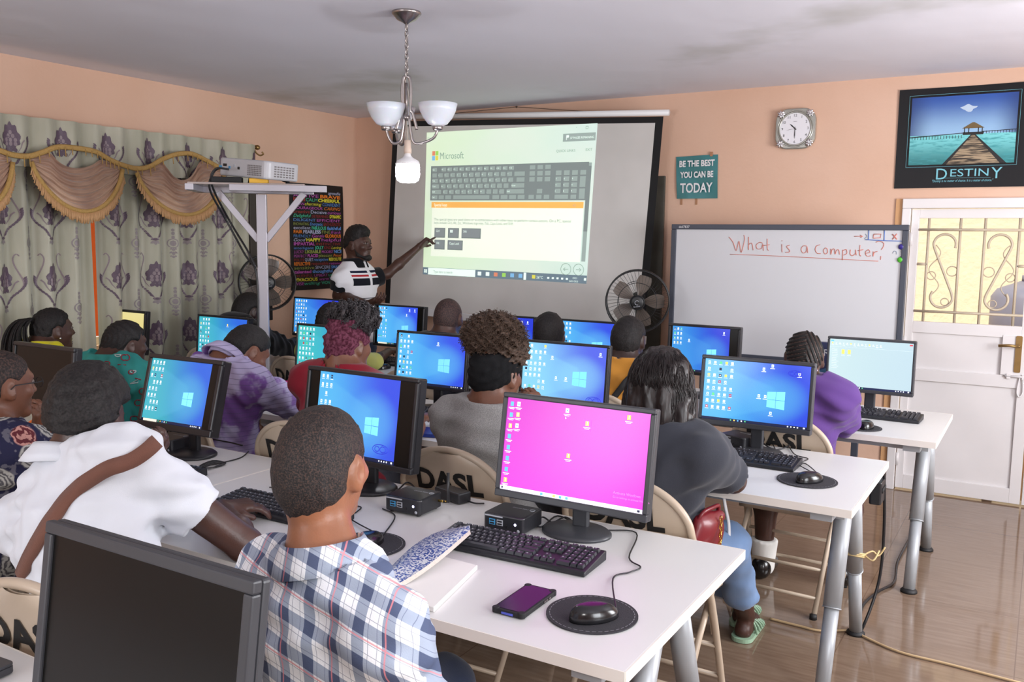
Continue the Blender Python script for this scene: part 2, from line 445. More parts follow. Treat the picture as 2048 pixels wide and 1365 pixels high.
# ------------------------------------------------------------------ things on the walls
M_black = mat('black_plastic', srgb(30, 30, 33), 0.38, var=0.1, vscale=40)
M_black_matt = mat('black_matt', srgb(24, 24, 26), 0.7)
M_chrome = mat('chrome', (0.75, 0.75, 0.78, 1), 0.12, metal=1.0)
M_steel = mat('brushed_nickel', srgb(176, 170, 168), 0.28, metal=1.0, var=0.08)
M_alu = mat('aluminium_tube', srgb(178, 176, 184), 0.38, metal=0.6, var=0.04)
M_white = mat('white_plastic', srgb(230, 230, 232), 0.4)
M_paper = mat('paper', srgb(238, 236, 232), 0.8)
def backplane(y):
    """matrix whose local x,z plane is the wall plane (faces -y)"""
    return Matrix.Translation((0, y, 0))
def MT(x, y, z, s=1.0): return Matrix.Translation((x, y, z)) @ Matrix.Scale(s, 4)

# ---- projection screen, hung in front of the back wall
M_fabric = NT('screen_fabric', 0.9, 0.1)
M_fabric.col(M_fabric.mix(M_fabric.step(M_fabric.noise(2.0, 3), 0.3, 0.7), srgb(212, 210, 206), srgb(222, 219, 216)))
M_fabric.bump(M_fabric.noise(1.6, 2), 0.35, 0.05); M_fabric = M_fabric.m
M_border = mat('screen_border', srgb(22, 22, 24), 0.8)
YS = 5.90
ptl, ptr = at(787, 243, y=YS), at(1327, 233, y=YS)
pbl, pbr = at(770, 606, y=YS-0.02), at(1290, 672, y=YS-0.02)
scr = thing('projection_screen', 'large pull-down projection screen with black border showing a keyboard lesson', 'projection screen', ((ptl.x+ptr.x)/2, YS, 0))
ox = scr.location.x
def sfn(u, v):     # u left-right, v bottom-top ; slight waves
    top = ptl.lerp(ptr, u); bot = pbl.lerp(pbr, u)
    p = bot.lerp(top, v)
    wv = 0.012*math.sin(u*9+1.2*v)*(1-v)*(0.3+u) + 0.02*(u**6)*(1-v)
    return Vector((p.x-ox, p.y-YS-wv, p.z))
b = MB()
BU, BV = 0.022, 0.028
def sub(u0, u1, v0, v1, m, off, nu, nv):
    b.grid(lambda a, c: sfn(u0+(u1-u0)*a, v0+(v1-v0)*c)+Vector((0, off, 0)), nu, nv, m)
sub(BU, 1-BU*1.1, 0, 1-BV, M_fabric, 0, 40, 20)
o = b.build('fabric', scr)
b = MB()
sub(0, BU, 0, 1, M_border, 0, 2, 20); sub(1-BU*1.1, 1, 0, 1, M_border, 0, 2, 20); sub(BU, 1-BU*1.1, 1-BV, 1, M_border, 0, 40, 2)
b.build('border', scr)
b = MB()
ra, rb = at(800, 234, y=YS), at(1337, 226, y=YS)
b.tube([ra-Vector((ox-0.0, YS, 0))+Vector((-0.1, 0.012, 0.004)), rb-Vector((ox, YS, 0))+Vector((0, 0.012, 0.004))], 0.021, M_white, 14)
b.build('roller_case', scr)
b = MB()
ba, bb = pbl-Vector((ox, YS, 0.03)), pbr-Vector((ox, YS, 0.03))
b.box(((ba.x+bb.x)/2, -0.04, (ba.z+bb.z)/2), ((bb-ba).length+0.03, 0.03, 0.06), M_white, rot=(0, -math.atan2(bb.z-ba.z, bb.x-ba.x), 0))
b.build('bottom_bar', scr, bevel=0.004)
b = MB()
hk = at(1033, 214, y=YB-0.004)
M_cord = mat('dark_cord', srgb(92, 76, 66), 0.8)
for q in (at(860, 232, y=YS), at(1215, 226, y=YS)):
    b.tube([q-Vector((ox, YS, 0)), hk-Vector((ox, YS, 0))], 0.0022, M_cord, 5)
b.ell(hk-Vector((ox, YS, 0)), (0.008, 0.008, 0.008), M_cord)
b.build('hanging_cord', scr)
# projected picture: laid out on the slide's own 0..1 frame
def emis(name, col, s=1.0, rough=0.6): 
    return mat(name, col, rough, emit=s)
PB = 0.62
P_bg = NT('slide_background', 0.8, 0.1)
uvn = P_bg.tc.outputs['UV']
sx_ = P_bg.new('ShaderNodeSeparateXYZ'); P_bg.nt.links.new(uvn, sx_.inputs[0])
cbg = P_bg.mix(sx_.outputs[0], srgb(226, 255, 205), srgb(206, 238, 228))
cbg = P_bg.mix(P_bg.step(P_bg.noise(2.5, 2, uvn), 0.35, 0.75), cbg, srgb(228, 246, 226))
P_bg.col((0.5, 0.5, 0.48, 1)); P_bg.put(P_bg.b.inputs['Emission Color'], cbg); P_bg.b.inputs['Emission Strength'].default_value = PB
P_bg = P_bg.m
def pe(n, r, g_, b_, k=PB): return emis('slide_'+n, srgb(r, g_, b_), k)
P_kb = pe('grey', 122, 132, 131, .55); P_key = pe('key', 148, 163, 158, .55); P_or = pe('orange', 236, 176, 92); P_tx = pe('text', 140, 160, 150, .55); P_lt = pe('light', 232, 250, 240)
P_dk = pe('taskbar', 110, 128, 140, .5); P_red = pe('red', 226, 140, 110, .5); P_gr = pe('green', 160, 214, 100, .55); P_bl = pe('blue', 130, 186, 230, .55); P_ye = pe('yellow', 222, 214, 90, .55); P_panel = pe('panel', 236, 244, 226, .6)
qa, qb, qc, qd = [at(x_, y_, y=YS-0.02) for x_, y_ in ((846, 549), (1174, 568), (1193, 246), (851, 265))]
def slide(u, v):
    p = qa.lerp(qb, u).lerp(qd.lerp(qc, u), v)
    return Vector((p.x-ox, 0, p.z))
pj = MB()
def on_fabric(x, z):
    u = v = 0.5
    for _ in range(8):
        a = pbl.lerp(ptl, v); c = pbr.lerp(ptr, v); u = (x+ox-a.x)/(c.x-a.x)
        a = pbl.lerp(pbr, u); c = ptl.lerp(ptr, u); v = (z-a.z)/(c.z-a.z)
    return sfn(min(max(u, 0), 1), min(max(v, 0), 1))
def srect(u0, u1, v0, v1, m, d=1, uv=False):
    n0 = len(pj.f)
    # the picture drapes on the fabric
    def f(a, c):
        u = u0+(u1-u0)*a; v = v0+(v1-v0)*c; p = slide(u, v)
        q = on_fabric(p.x, p.z)
        return Vector((p.x, q.y-0.0008-0.0007*d, p.z))
    nu = max(1, int((u1-u0)*24)); nv = max(1, int((v1-v0)*12))
    pj.grid(f, nu, nv, m)
    if uv:
        k = n0
        for j in range(nv):
            for i in range(nu):
                pj.uv[k] = [(i/nu, j/nv), ((i+1)/nu, j/nv), ((i+1)/nu, (j+1)/nv), (i/nu, (j+1)/nv)]; k += 1
def stext(t, u, v, h, m, fit=None, d=3, align='LEFT', shear=0.0):
    p = slide(u, v); q0 = slide(u+0.01, v)
    ang = math.atan2(q0.z-p.z, q0.x-p.x)
    y_ = min(on_fabric(p.x+k_*0.1*(fit or 0.1), p.z).y for k_ in range(0, 11, 1))-0.0008-0.0007*d-0.005
    pj.text(t, h, m, Matrix.Translation((p.x, y_, p.z)) @ Matrix.Rotation(-ang, 4, 'Y'), align=align, fit=fit, shear=shear)
sw = (qb-qa).length
srect(0, 1, 0, 1, P_bg, 0, True)
srect(0.0, 1.0, 0.0, 0.052, P_dk, 1)                           # task bar
srect(0.035, 0.34, 0.002, 0.05, P_lt, 2); stext('Type here to search', 0.075, 0.016, 0.03, P_tx, 0.19*sw/1.6*1.05)
for k, m_ in enumerate((P_lt, P_lt, P_red, P_gr, P_bl, P_bl)):
    u = 0.355+0.05*k; srect(u, u+0.022, 0.014, 0.04, m_, 2)
for (a, c) in ((0, 0), (1, 0), (0, 1), (1, 1)): srect(0.008+0.011*a, 0.017+0.011*a, 0.014+0.013*c, 0.025+0.013*c, P_lt, 2)
srect(0.635, 0.65, 0.002, 0.05, P_lt, 2); srect(0.685, 0.705, 0.014, 0.038, P_ye, 2); stext('26\u00b0C', 0.715, 0.016, 0.028, P_lt)
for k in range(5): srect(0.775+0.027*k, 0.787+0.027*k, 0.018, 0.03, P_lt, 2)
stext('09:23', 0.925, 0.027, 0.017, P_lt); stext('26/01/2022', 0.905, 0.007, 0.017, P_lt); srect(0.985, 0.997, 0.02, 0.036, P_lt, 2)
srect(0.05, 0.955, 0.135, 0.475, P_panel, 1)                     # the explanation panel
stext('The special keys are used alone or in combination with other keys to perform certain actions. On a PC, special', 0.07, 0.385, 0.03, P_tx, 0.83*sw)
stext('keys include Ctrl, Alt, Esc, Windows logo key, Tab, Caps Lock, and Shift.', 0.07, 0.362, 0.03, P_tx, 0.50*sw)
srect(0.045, 0.955, 0.475, 0.515, P_or, 2); stext('Special keys', 0.065, 0.484, 0.034, P_lt, 0.085*sw); stext('<|', 0.90, 0.484, 0.03, P_tx)
srect(0.963, 0.985, 0.14, 0.76, P_key, 1); srect(0.963, 0.985, 0.33, 0.74, P_kb, 2)
for (u0, u1, v0, v1, t) in ((0.07, 0.14, 0.265, 0.335, 'Ctrl'), (0.158, 0.228, 0.265, 0.335, ''), (0.245, 0.365, 0.265, 0.335, 'Shift'), (0.072, 0.14, 0.182, 0.25, 'Alt'), (0.158, 0.255, 0.182, 0.25, 'Caps Lock')):
    srect(u0, u1, v0, v1, P_kb, 2); srect(u0+0.005, u1-0.006, v0+0.008, v1-0.004, pe('keyface', 132, 140, 142, .55), 3)
    if t: stext(t, u0+0.014, v1-0.03, 0.026, P_lt, 0.021*sw if t != 'Caps Lock' else 0.064*sw, 4)
for (a, c) in ((0, 0), (1, 0), (0, 1), (1, 1)): srect(0.172+0.009*a, 0.18+0.009*a, 0.303+0.01*c, 0.312+0.01*c, P_lt, 4)
# keyboard picture
K0, K1, L0, L1 = 0.035, 0.97, 0.525, 0.765
srect(K0, K1, L0, L1, P_kb, 2)
def krow(v0, v1, items):
    for it in items:
        u0, u1 = K0+it[0]*(K1-K0), K0+it[1]*(K1-K0); a, c = L0+v0*(L1-L0), L0+v1*(L1-L0)
        srect(u0, u1, a, c, P_key, 3)
        if len(it) > 2: stext(it[2], u0+0.004, c-0.019, 0.016, P_lt, None, 5)
def run(x0, n, w, gap, chars=None): return [(x0+i*(w+gap), x0+i*(w+gap)+w)+((chars[i],) if chars else ()) for i in range(n)]
krow(.84, .95, [(.012, .042, 'Esc')]+run(.075, 12, .03, .0105, ['F%d' % k for k in range(1, 13)])+run(.65, 3, .033, .014))
krow(.67, .79, run(.012, 13, .03, .0115, list('`1234567890-='))+[(.555, .62)]+run(.65, 3, .033, .014)+run(.81, 4, .033, .015))
krow(.51, .63, [(.012, .05, 'Tab')]+run(.062, 12, .03, .0115, list('QWERTYUIOP[]'))+[(.57, .62)]+run(.65, 3, .033, .014)+run(.81, 3, .033, .015, list('789')))
krow(.35, .47, [(.012, .06, 'Caps')]+run(.075, 11, .03, .0115, list("ASDFGHJKL;'"))+[(.54, .62, 'Enter')]+run(.81, 3, .033, .015, list('456')))
krow(.19, .31, [(.012, .075, 'Shift')]+run(.09, 10, .03, .0115, list('ZXCVBNM,./'))+[(.51, .62, 'Shift')]+[(.70, .733)]+run(.81, 3, .033, .015, list('123')))
krow(.04, .15, [(.012, .05, 'Ctrl'), (.06, .095), (.105, .145), (.16, .40)]+run(.42, 4, .043, .011)+run(.65, 3, .033, .014)+[(.81, .89), (.905, .938)])
krow(.35, .63, [(.954, .987)]); krow(.04, .31, [(.954, .987)])
# header
stext('Microsoft', 0.095, 0.80+0.012, 0.075, P_tx, 0.152*sw)
for (a, c, m_) in ((0, 1, P_red), (1, 1, P_gr), (0, 0, P_bl), (1, 0, P_ye)): srect(0.04+0.021*a, 0.059+0.021*a, 0.805+0.033*c, 0.836+0.033*c, m_, 2)
stext('QUICK LINKS', 0.79, 0.83, 0.026, P_tx, 0.105*sw); stext('EXIT', 0.95, 0.832, 0.026, P_tx, 0.035*sw)
srect(0.82, 0.995, 0.895, 0.945, P_key, 2); stext('37 PAGES REMAINING', 0.862, 0.91, 0.022, P_lt, 0.128*sw); srect(0.838, 0.841, 0.905, 0.935, P_lt, 3); srect(0.841, 0.852, 0.92, 0.935, P_lt, 3)
stext('Course U', 0.01, 0.955, 0.02, P_tx); stext('-', 0.89, 0.975, 0.03, P_tx)
for (a, c, d_, e) in ((.94, .953, .968, .971), (.94, .953, .984, .987), (.94, .9415, .968, .987), (.9515, .953, .968, .987)): srect(a, c, d_, e, P_tx, 2)
for uu, s_ in ((0.885, -1), (0.955, 1)):                       # round arrows
    c0 = slide(uu, 0.087); yy = sfn(0.85, 0.2).y-0.005
    pj.tube([(c0.x+0.042*math.cos(t*math.pi/14), yy, c0.z+0.042*math.sin(t*math.pi/14)) for t in range(28)], 0.0022, P_tx, 4, closed=True)
    pj.tube([(c0.x-0.02, yy, c0.z), (c0.x+0.02, yy, c0.z)], 0.002, P_tx, 4)
    for q in (-1, 1): pj.tube([(c0.x+s_*0.02, yy, c0.z), (c0.x+s_*0.006, yy, c0.z+q*0.012)], 0.002, P_tx, 4)
pj.build('projected_picture', scr)

# ---- dark board leaning behind the screen's right edge
M_board = mat('old_chalkboard', srgb(70, 66, 58), 0.7, var=0.35, vscale=12)
bt, bb_ = at(1331, 352, y=6.0), at(1312, 690, y=5.98)
cb = MB(); cb.box((bt.x-0.55, 6.0, (bt.z+0.62)/2), (1.1, 0.022, bt.z-0.62), M_board)
cb.box((bt.x-0.55, 5.995, 0.60), (1.15, 0.05, 0.04), M_board)
cbo = thing('chalkboard', 'old dark chalkboard standing behind the right edge of the projection screen', 'chalkboard', (0, 0, 0))
cb.build('panel', cbo, bevel=0.004)
for q in (-0.08, -1.02): MB().box((bt.x+q, 6.0, 0.31), (0.04, 0.03, 0.62), M_board).build('leg', cbo)

# ---- wall clock
ct, cbm = at(1552, 218, y=YB-0.03), at(1630, 298, y=YB-0.03)
cx, cz = (ct.x+cbm.x)/2, (ct.z+cbm.z)/2
clk = thing('wall_clock', 'silver square wall clock with chrome flower corners, hands near half past ten', 'clock', (cx, YB, cz))
M_case = mat('clock_case', srgb(176, 176, 168), 0.25, metal=0.6)
M_face = mat('clock_face', srgb(236, 236, 242), 0.5)
b = MB(); b.rbox((0, -0.018, 0), (0.258, 0.036, 0.262), M_case, 0.08, 8, axis='y'); b.build('case', clk, bevel=0.008, seg=3)
b = MB(); b.tube([(0.102*math.cos(t*math.pi/24), -0.037, 0.106*math.sin(t*math.pi/24)) for t in range(48)], 0.006, M_case, 8, closed=True)
b.tube([(0.113*math.cos(t*math.pi/24), -0.036, 0.117*math.sin(t*math.pi/24)) for t in range(48)], 0.004, M_case, 8, closed=True); b.build('ring', clk)
b = MB(); b.add([(0.1*math.cos(t*math.pi/24), -0.0385, 0.104*math.sin(t*math.pi/24)) for t in range(48)], [tuple(range(48))], M_face)
for h_ in range(1, 13):
    a = R(90-30*h_); b.text(str(h_), 0.024, M_black, Matrix.Translation((0.082*math.cos(a), -0.0392, 0.085*math.sin(a)-0.008)))
b.text('Quartz', 0.008, M_black, Matrix.Translation((0, -0.0392, 0.044)))
b.build('dial', clk)
b = MB()
def hand(a, l, w_, yy):
    a = R(a); d = Vector((math.cos(a), 0, math.sin(a))); n_ = Vector((-d.z, 0, d.x))
    p = [d*-0.012+n_*w_*.5, d*-0.012-n_*w_*.5, d*l*.6-n_*w_, d*l, d*l*.6+n_*w_]
    b.add([Vector((q.x, yy, q.z)) for q in p], [(0, 1, 2, 3, 4)], M_black)
hand(90-30*10.45, 0.048, 0.004, -0.0405); hand(-90, 0.068, 0.003, -0.0412); hand(190, 0.06, 0.0008, -0.0418)
b.ell((0, -0.042, 0), (0.004, 0.003, 0.004), M_black); b.build('hands', clk)
for i, (sx, sz) in enumerate(((1, 1), (-1, 1), (-1, -1), (1, -1))):
    b = MB(); c0 = Vector((sx*0.093, -0.04, sz*0.095))
    for k in range(7):
        a = R(k*51.4); b.ell(c0+Vector((0.013*math.cos(a), -0.002, 0.013*math.sin(a))), (0.015, 0.007, 0.0075), M_chrome, 10, 6, rot=(0, -a, 0))
    for k in (-1, 1): b.ell(c0+Vector((-sx*0.018*(k > 0)+sx*.008, 0, -sz*0.018*(k < 0)+sz*.008)), (0.016, 0.006, 0.007), M_chrome, 10, 6, rot=(0, R(45*k*sx*sz), 0))
    b.ell(c0+Vector((0, -0.006, 0)), (0.006, 0.006, 0.006), M_chrome, 10, 6)
    b.build('flower_ornament', clk)

# ---- BE THE BEST sign
M_teal = mat('teal_card', srgb(44, 122, 126), 0.3, var=0.12, vscale=9, coat=0.6)
a0, a1, a2, a3 = [at(x_, y_, y=YB-0.008) for x_, y_ in ((1354, 398), (1435, 397), (1436, 309), (1352, 314))]
ctr = (a0+a1+a2+a3)/4
sg = thing('motto_sign', 'small teal card reading be the best you can be today, taped to the wall', 'sign', (ctr.x, YB, ctr.z))
b = MB(); L_ = lambda p: Vector((p.x-ctr.x, 0, p.z-ctr.z))
def sgn_fn(u, v):
    p = L_(a0).lerp(L_(a1), u).lerp(L_(a3).lerp(L_(a2), u), v); return Vector((p.x, -0.008-0.004*math.sin(6*u+4*v), p.z))
b.grid(sgn_fn, 12, 12, M_teal); b.build('card', sg)
rt = math.atan2((a1-a0).z+(a2-a3).z, (a1-a0).x+(a2-a3).x)
for t, zz, hh, ft in (('BE THE BEST', 0.075, 0.058, 0.255), ('YOU CAN BE', -0.002, 0.058, 0.24), ('TODAY', -0.105, 0.092, 0.235)):
    MB().text(t, hh, M_white, Matrix.Rotation(-rt, 4, 'Y') @ Matrix.Translation((0, -0.0165, zz)), fit=ft, bold=0.002).build('lettering', sg)
for q in (-0.11, 0.0): MB().box((q, -0.002, -0.165), (0.016, 0.002, 0.05), mat('brown_tape', srgb(172, 124, 90), 0.5)).build('tape', sg)
for q in (0.10,): MB().box((q, -0.0135, 0.155), (0.02, 0.002, 0.03), MATS['brown_tape']).build('tape', sg)

# ---- DESTINY poster
a0, a1, a2, a3 = [at(x_, y_, y=YB-0.008) for x_, y_ in ((1790, 377), (2062, 373), (2062, 162), (1798, 182))]
ctr = (a0+a1+a2+a3)/4; pw, ph = ((a1-a0).length+(a2-a3).length)/2, ((a3-a0).length+(a2-a1).length)/2
dp = thing('wall_poster', 'black framed poster of a pier over turquoise sea titled destiny, above the door', 'poster', (ctr.x, YB, ctr.z))
M_pblack = mat('poster_black', srgb(16, 16, 20), 0.4, spec=0.3)
b = MB()
def pw_fn(u, v): return Vector(((u-0.5)*pw, -0.008-0.006*math.sin(5*u+2)*v**2-0.004*math.sin(9*u)*(1-v)**3, (v-0.5)*ph))
b.grid(pw_fn, 16, 12, M_pblack); b.build('sheet', dp)
ps = NT('sea_photo', 0.35, 0.5); uvx = ps.new('ShaderNodeSeparateXYZ'); ps.nt.links.new(ps.tc.outputs['UV'], uvx.inputs[0]); U, V = uvx.outputs[0], uvx.outputs[1]
skyc = ps.mix(ps.step(V, 0.42, 1.0), srgb(150, 190, 226), srgb(40, 84, 168))
vig = ps.math('ABSOLUTE', ps.math('SUBTRACT', U, 0.5)); skyc = ps.mix(ps.step(vig, 0.25, 0.6), skyc, srgb(26, 54, 116))
seac = ps.mix(ps.step(V, 0.0, 0.42), srgb(30, 120, 124), srgb(120, 208, 212)); seac = ps.mix(ps.step(ps.noise(9, 4, ps.scaled((1, 3, 1), 'UV')), 0.45, 0.7), seac, srgb(60, 150, 156))
ps.col(ps.mix(ps.step(V, 0.43, 0.44), seac, skyc)); ps = ps.m
b = MB(); IX0, IX1, IZ0, IZ1 = -0.5*pw+0.075, 0.5*pw-0.075, -0.5*ph+0.14, 0.5*ph-0.055
def prect(x0, x1, z0, z1, d, m): b.rect(x0, x1, z0, z1, -0.0165-0.0005*d, m)
b.rectuv(IX0, IX1, IZ0, IZ1, -0.0165, ps)
iw, ih = IX1-IX0, IZ1-IZ0; I = lambda u, v: (IX0+u*iw, IZ0+v*ih)
M_pier = NT('pier_planks', 0.6); vv = M_pier.xyz()[2]
M_pier.col(M_pier.mix(M_pier.step(M_pier.noise(30, 4, M_pier.scaled((0.4, 1, 6))), 0.4, 0.62), srgb(52, 46, 42), srgb(170, 150, 122))); M_pier = M_pier.m
M_pdark = mat('pier_dark', srgb(30, 28, 30), 0.6); M_roof = mat('hut_roof', srgb(112, 92, 58), 0.7); M_cloud = mat('printed_cloud', srgb(190, 208, 228), 0.6)
def poly(pts, d, m): b.add([(I(u, v)[0], -0.0165-0.0005*d, I(u, v)[1]) for u, v in pts], [tuple(range(len(pts)))], m)
poly([(0.33, 0.0), (0.93, 0.0), (0.625, 0.43), (0.59, 0.43)], 1, M_pdark); poly([(0.37, 0.0), (0.87, 0.0), (0.617, 0.42), (0.597, 0.42)], 2, M_pier)
poly([(0.0, 0.405), (0.52, 0.445), (0.52, 0.455), (0.0, 0.42)], 1, M_pdark); poly([(0.69, 0.455), (1.0, 0.47), (1.0, 0.48), (0.69, 0.465)], 1, M_pdark)
for k in range(18): poly([(0.02+k*.028, .375), (0.025+k*.028, .375), (0.025+k*.028, .42), (0.02+k*.028, .42)], 1, M_pdark)
for k in range(12): poly([(0.70+k*.026, .43), (0.705+k*.026, .43), (0.705+k*.026, .47), (0.70+k*.026, .47)], 1, M_pdark)
poly([(0.51, 0.42), (0.70, 0.42), (0.70, 0.46), (0.51, 0.46)], 3, M_pdark); poly([(0.50, 0.515), (0.71, 0.515), (0.615, 0.60), (0.595, 0.60)], 3, M_roof)
for q in (0.52, 0.56, 0.65, 0.685): poly([(q, .45), (q+.008, .45), (q+.008, .52), (q, .52)], 3, M_pdark)
poly([(0.46+0.09+0.07*math.cos(t)*(1+.3*math.sin(3*t)), 0.81+0.045*math.sin(t)*(1+.35*math.sin(4*t+1))) for t in [k*math.pi/12 for k in range(24)]], 1, M_cloud)
b.build('printed_picture', dp)
b = MB(); M_ptx = mat('poster_lettering', srgb(120, 190, 205), 0.5)
zt_ = -0.5*ph+0.062
b.text('D', 0.095, M_ptx, Matrix.Translation((-0.095, -0.0185, zt_-0.012))); b.text('ESTIN', 0.064, M_ptx, Matrix.Translation((0.055, -0.0185, zt_+0.004)), fit=0.205); b.text('Y', 0.095, M_ptx, Matrix.Translation((0.20, -0.0185, zt_-0.012)))
b.text('"Destiny is no matter of chance. It is a matter of choice."', 0.02, M_ptx, Matrix.Translation((0.02, -0.0185, zt_-0.028)), fit=0.33, shear=0.25)
b.rect(-0.08, 0.17, zt_-0.0055, zt_-0.0045, -0.0185, M_ptx)
fw_ = 0.0015; e_ = 0.014
for (x0, x1, z0, z1) in ((IX0-e_, IX1+e_, IZ0-e_, IZ0-e_+fw_), (IX0-e_, IX1+e_, IZ1+e_-fw_, IZ1+e_), (IX0-e_, IX0-e_+fw_, IZ0-e_, IZ1+e_), (IX1+e_-fw_, IX1+e_, IZ0-e_, IZ1+e_)): b.rect(x0, x1, z0, z1, -0.0185, M_ptx)
b.build('lettering', dp)

# ---- whiteboard on a wheeled stand
YW = 5.72
wt0, wt1 = at(1345, 447, y=YW), at(1819, 452, y=YW)
wb0 = at(1530, 722, y=YW)
wx0, wx1, wz1, wz0 = wt0.x, wt1.x, (wt0.z+wt1.z)/2, wb0.z
wb = thing('whiteboard', 'white marker board with dark grey frame on a wheeled stand, red handwriting', 'whiteboard', ((wx0+wx1)/2, YW, 0))
wc = (wx0+wx1)/2; hw = (wx1-wx0)/2; M_wb = mat('whiteboard_enamel', srgb(206, 206, 210), 0.4); M_fr = mat('whiteboard_frame', srgb(66, 70, 82), 0.45)
MB().box((0, 0.004, (wz0+wz1)/2), (2*hw-0.03, 0.02, wz1-wz0-0.03), M_wb).build('panel', wb)
b = MB(); fwid = 0.034
b.box((0, 0, wz1-fwid/2), (2*hw, 0.035, fwid), M_fr); b.box((0, 0, wz0+fwid/2), (2*hw, 0.035, fwid), M_fr)
for s_ in (-1, 1): b.box((s_*(hw-fwid/2), 0, (wz0+wz1)/2), (fwid, 0.035, wz1-wz0-2*fwid), M_fr)
b.build('frame', wb, bevel=0.004)
MB().text('deli7837', 0.022, M_white, Matrix.Translation((-hw+0.09, -0.0185, wz1-0.024))).build('maker_mark', wb)
MB().box((0.1, -0.04, wz0+0.005), (0.5, 0.07, 0.02), M_fr).build('pen_tray', wb, bevel=0.004)
for s_ in (-1, 1):
    b = MB(); xx = s_*(hw-0.24)
    b.box((xx, 0.035, 0.55), (0.04, 0.03, 1.0), M_fr); b.box((xx, 0.035, 0.05), (0.05, 0.40, 0.03), M_fr)
    b.build('stand_leg', wb, bevel=0.003)
    for q in (-0.14, 0.21):
        MB().lathe([(0.0, -0.012), (0.022, -0.012), (0.022, 0.012), (0.0, 0.012)], M_black, n=14, M=Matrix.Translation((xx, q, 0.022)) @ Matrix.Rotation(R(90), 4, 'Y')).build('castor', wb)
M_red = mat('red_marker', srgb(206, 128, 114), 0.6); M_blu = mat('blue_marker', srgb(96, 128, 196), 0.6); M_gry = mat('faded_marker', srgb(150, 160, 176), 0.6)
b = MB()
def stroke(pts, m, w_=0.0023, smooth=True):
    q = [at(x_, y_, y=YW-0.0075) for x_, y_ in pts]
    q = [Vector((p.x-wc, -0.0075, p.z)) for p in q]
    if smooth and len(q) > 2: q = spline(q, 5)
    b.tube(q, w_, m, 5, flat=1.0)
Z5 = lambda L: [(1300+x_/2.738, 140+y_/2.738) for x_, y_ in L]
for L in ([(432, 915), (455, 945), (472, 990), (486, 940), (492, 960), (500, 1000), (518, 930), (514, 905)],            # W
          [(540, 915), (540, 985), (540, 960), (555, 948), (562, 965), (565, 988)],
          [(618, 950), (600, 945), (582, 960), (588, 980), (610, 978), (618, 955), (622, 990)],
          [(642, 925), (643, 980), (650, 988)], [(622, 962), (655, 958)],
          [(722, 955), (723, 1000)], [(722, 935), (724, 938)],
          [(765, 960), (748, 968), (762, 985), (764, 997), (742, 1000)],
          [(858, 965), (838, 965), (828, 985), (838, 1003), (855, 995), (860, 968), (864, 1003)],
          [(932, 958), (912, 965), (905, 985), (915, 1004), (935, 1006)],
          [(960, 975), (950, 990), (958, 1008), (972, 1000), (970, 980), (958, 975)],
          [(990, 980), (990, 1012), (998, 985), (1010, 982), (1014, 1010), (1022, 988), (1034, 988), (1038, 1012)],
          [(1056, 985), (1054, 1042)], [(1056, 990), (1075, 985), (1078, 1005), (1060, 1015)],
          [(1098, 985), (1096, 1008), (1108, 1018), (1125, 1005), (1126, 985), (1130, 1016)],
          [(1150, 960), (1148, 1010), (1156, 1020)], [(1138, 990), (1168, 985)],
          [(1180, 1005), (1204, 1000), (1196, 985), (1180, 1000), (1188, 1020), (1210, 1018)],
          [(1222, 995), (1222, 1022), (1228, 1000), (1246, 995)],
          [(1236, 945), (1256, 938), (1280, 950), (1276, 972), (1266, 985)], [(1265, 1020), (1262, 1040)]):
    stroke(Z5(L), M_red)
stroke(Z5([(438, 1010), (700, 1020), (1000, 1035), (1250, 1048)]), M_red, 0.002)
stroke(Z5([(1118, 912), (1165, 912)]), M_red); stroke(Z5([(1150, 905), (1166, 912), (1152, 918)]), M_red, smooth=False)
stroke(Z5([(1180, 898), (1188, 912), (1176, 925)]), M_gry)
stroke(Z5([(1226, 900), (1266, 900), (1262, 920), (1222, 922), (1226, 900)]), M_red, 0.003, False)
stroke(Z5([(1328, 900), (1352, 928)]), M_red, 0.0035); stroke(Z5([(1352, 898), (1328, 928)]), M_red, 0.0035)
for L in ([(1198, 878), (1196, 932)], [(1284, 878), (1282, 936)], [(1178, 930), (1290, 936), (1386, 938)]): stroke(Z5(L), M_blu, 0.0028)
stroke(Z5([(1330, 1005), (1335, 995), (1348, 995), (1350, 1010)]), M_gry, 0.002); stroke(Z5([(1372, 995), (1385, 1010), (1368, 1025)]), M_gry, 0.002)
b.build('handwriting', wb)
for (px_, py_, col, nm) in ((1802, 494, srgb(52, 40, 128), 'round purple magnet at the right edge of the whiteboard'), (1800, 520, srgb(80, 184, 50), 'round green magnet at the right edge of the whiteboard')):
    p = at(px_, py_, y=YW-0.02)
    tag(MB().lathe([(0.0, 0), (0.017, 0), (0.017, 0.006), (0.012, 0.012), (0.0, 0.013)], mat('magnet_'+nm[6:11], col, 0.3), n=18, M=Matrix.Rotation(R(90), 4, 'X')).build('magnet', loc=(p.x, YW-0.0065 if px_ < 1801 else YW-0.0065, p.z)), nm, 'magnet', 'whiteboard magnets')
# ------------------------------------------------------------------ left wall: word poster, curtains, dark board
M_poster = mat('word_poster_black', srgb(18, 16, 18), 0.55)
a0, a1, a2, a3 = [at(x_, y_, x=XL+0.008) for x_, y_ in ((582, 582), (662, 577), (686, 373), (579, 365))]
y0, y1, z0, z1 = (a0.y+a3.y)/2, (a2.y), (a0.z+a1.z)/2, (a2.z+a3.z)/2
wp = thing('word_poster', 'tall black poster filled with colourful adjectives on the left wall', 'poster', (XL, (y0+y1)/2, (z0+z1)/2), R(90))
pw, ph = y1-y0, z1-z0
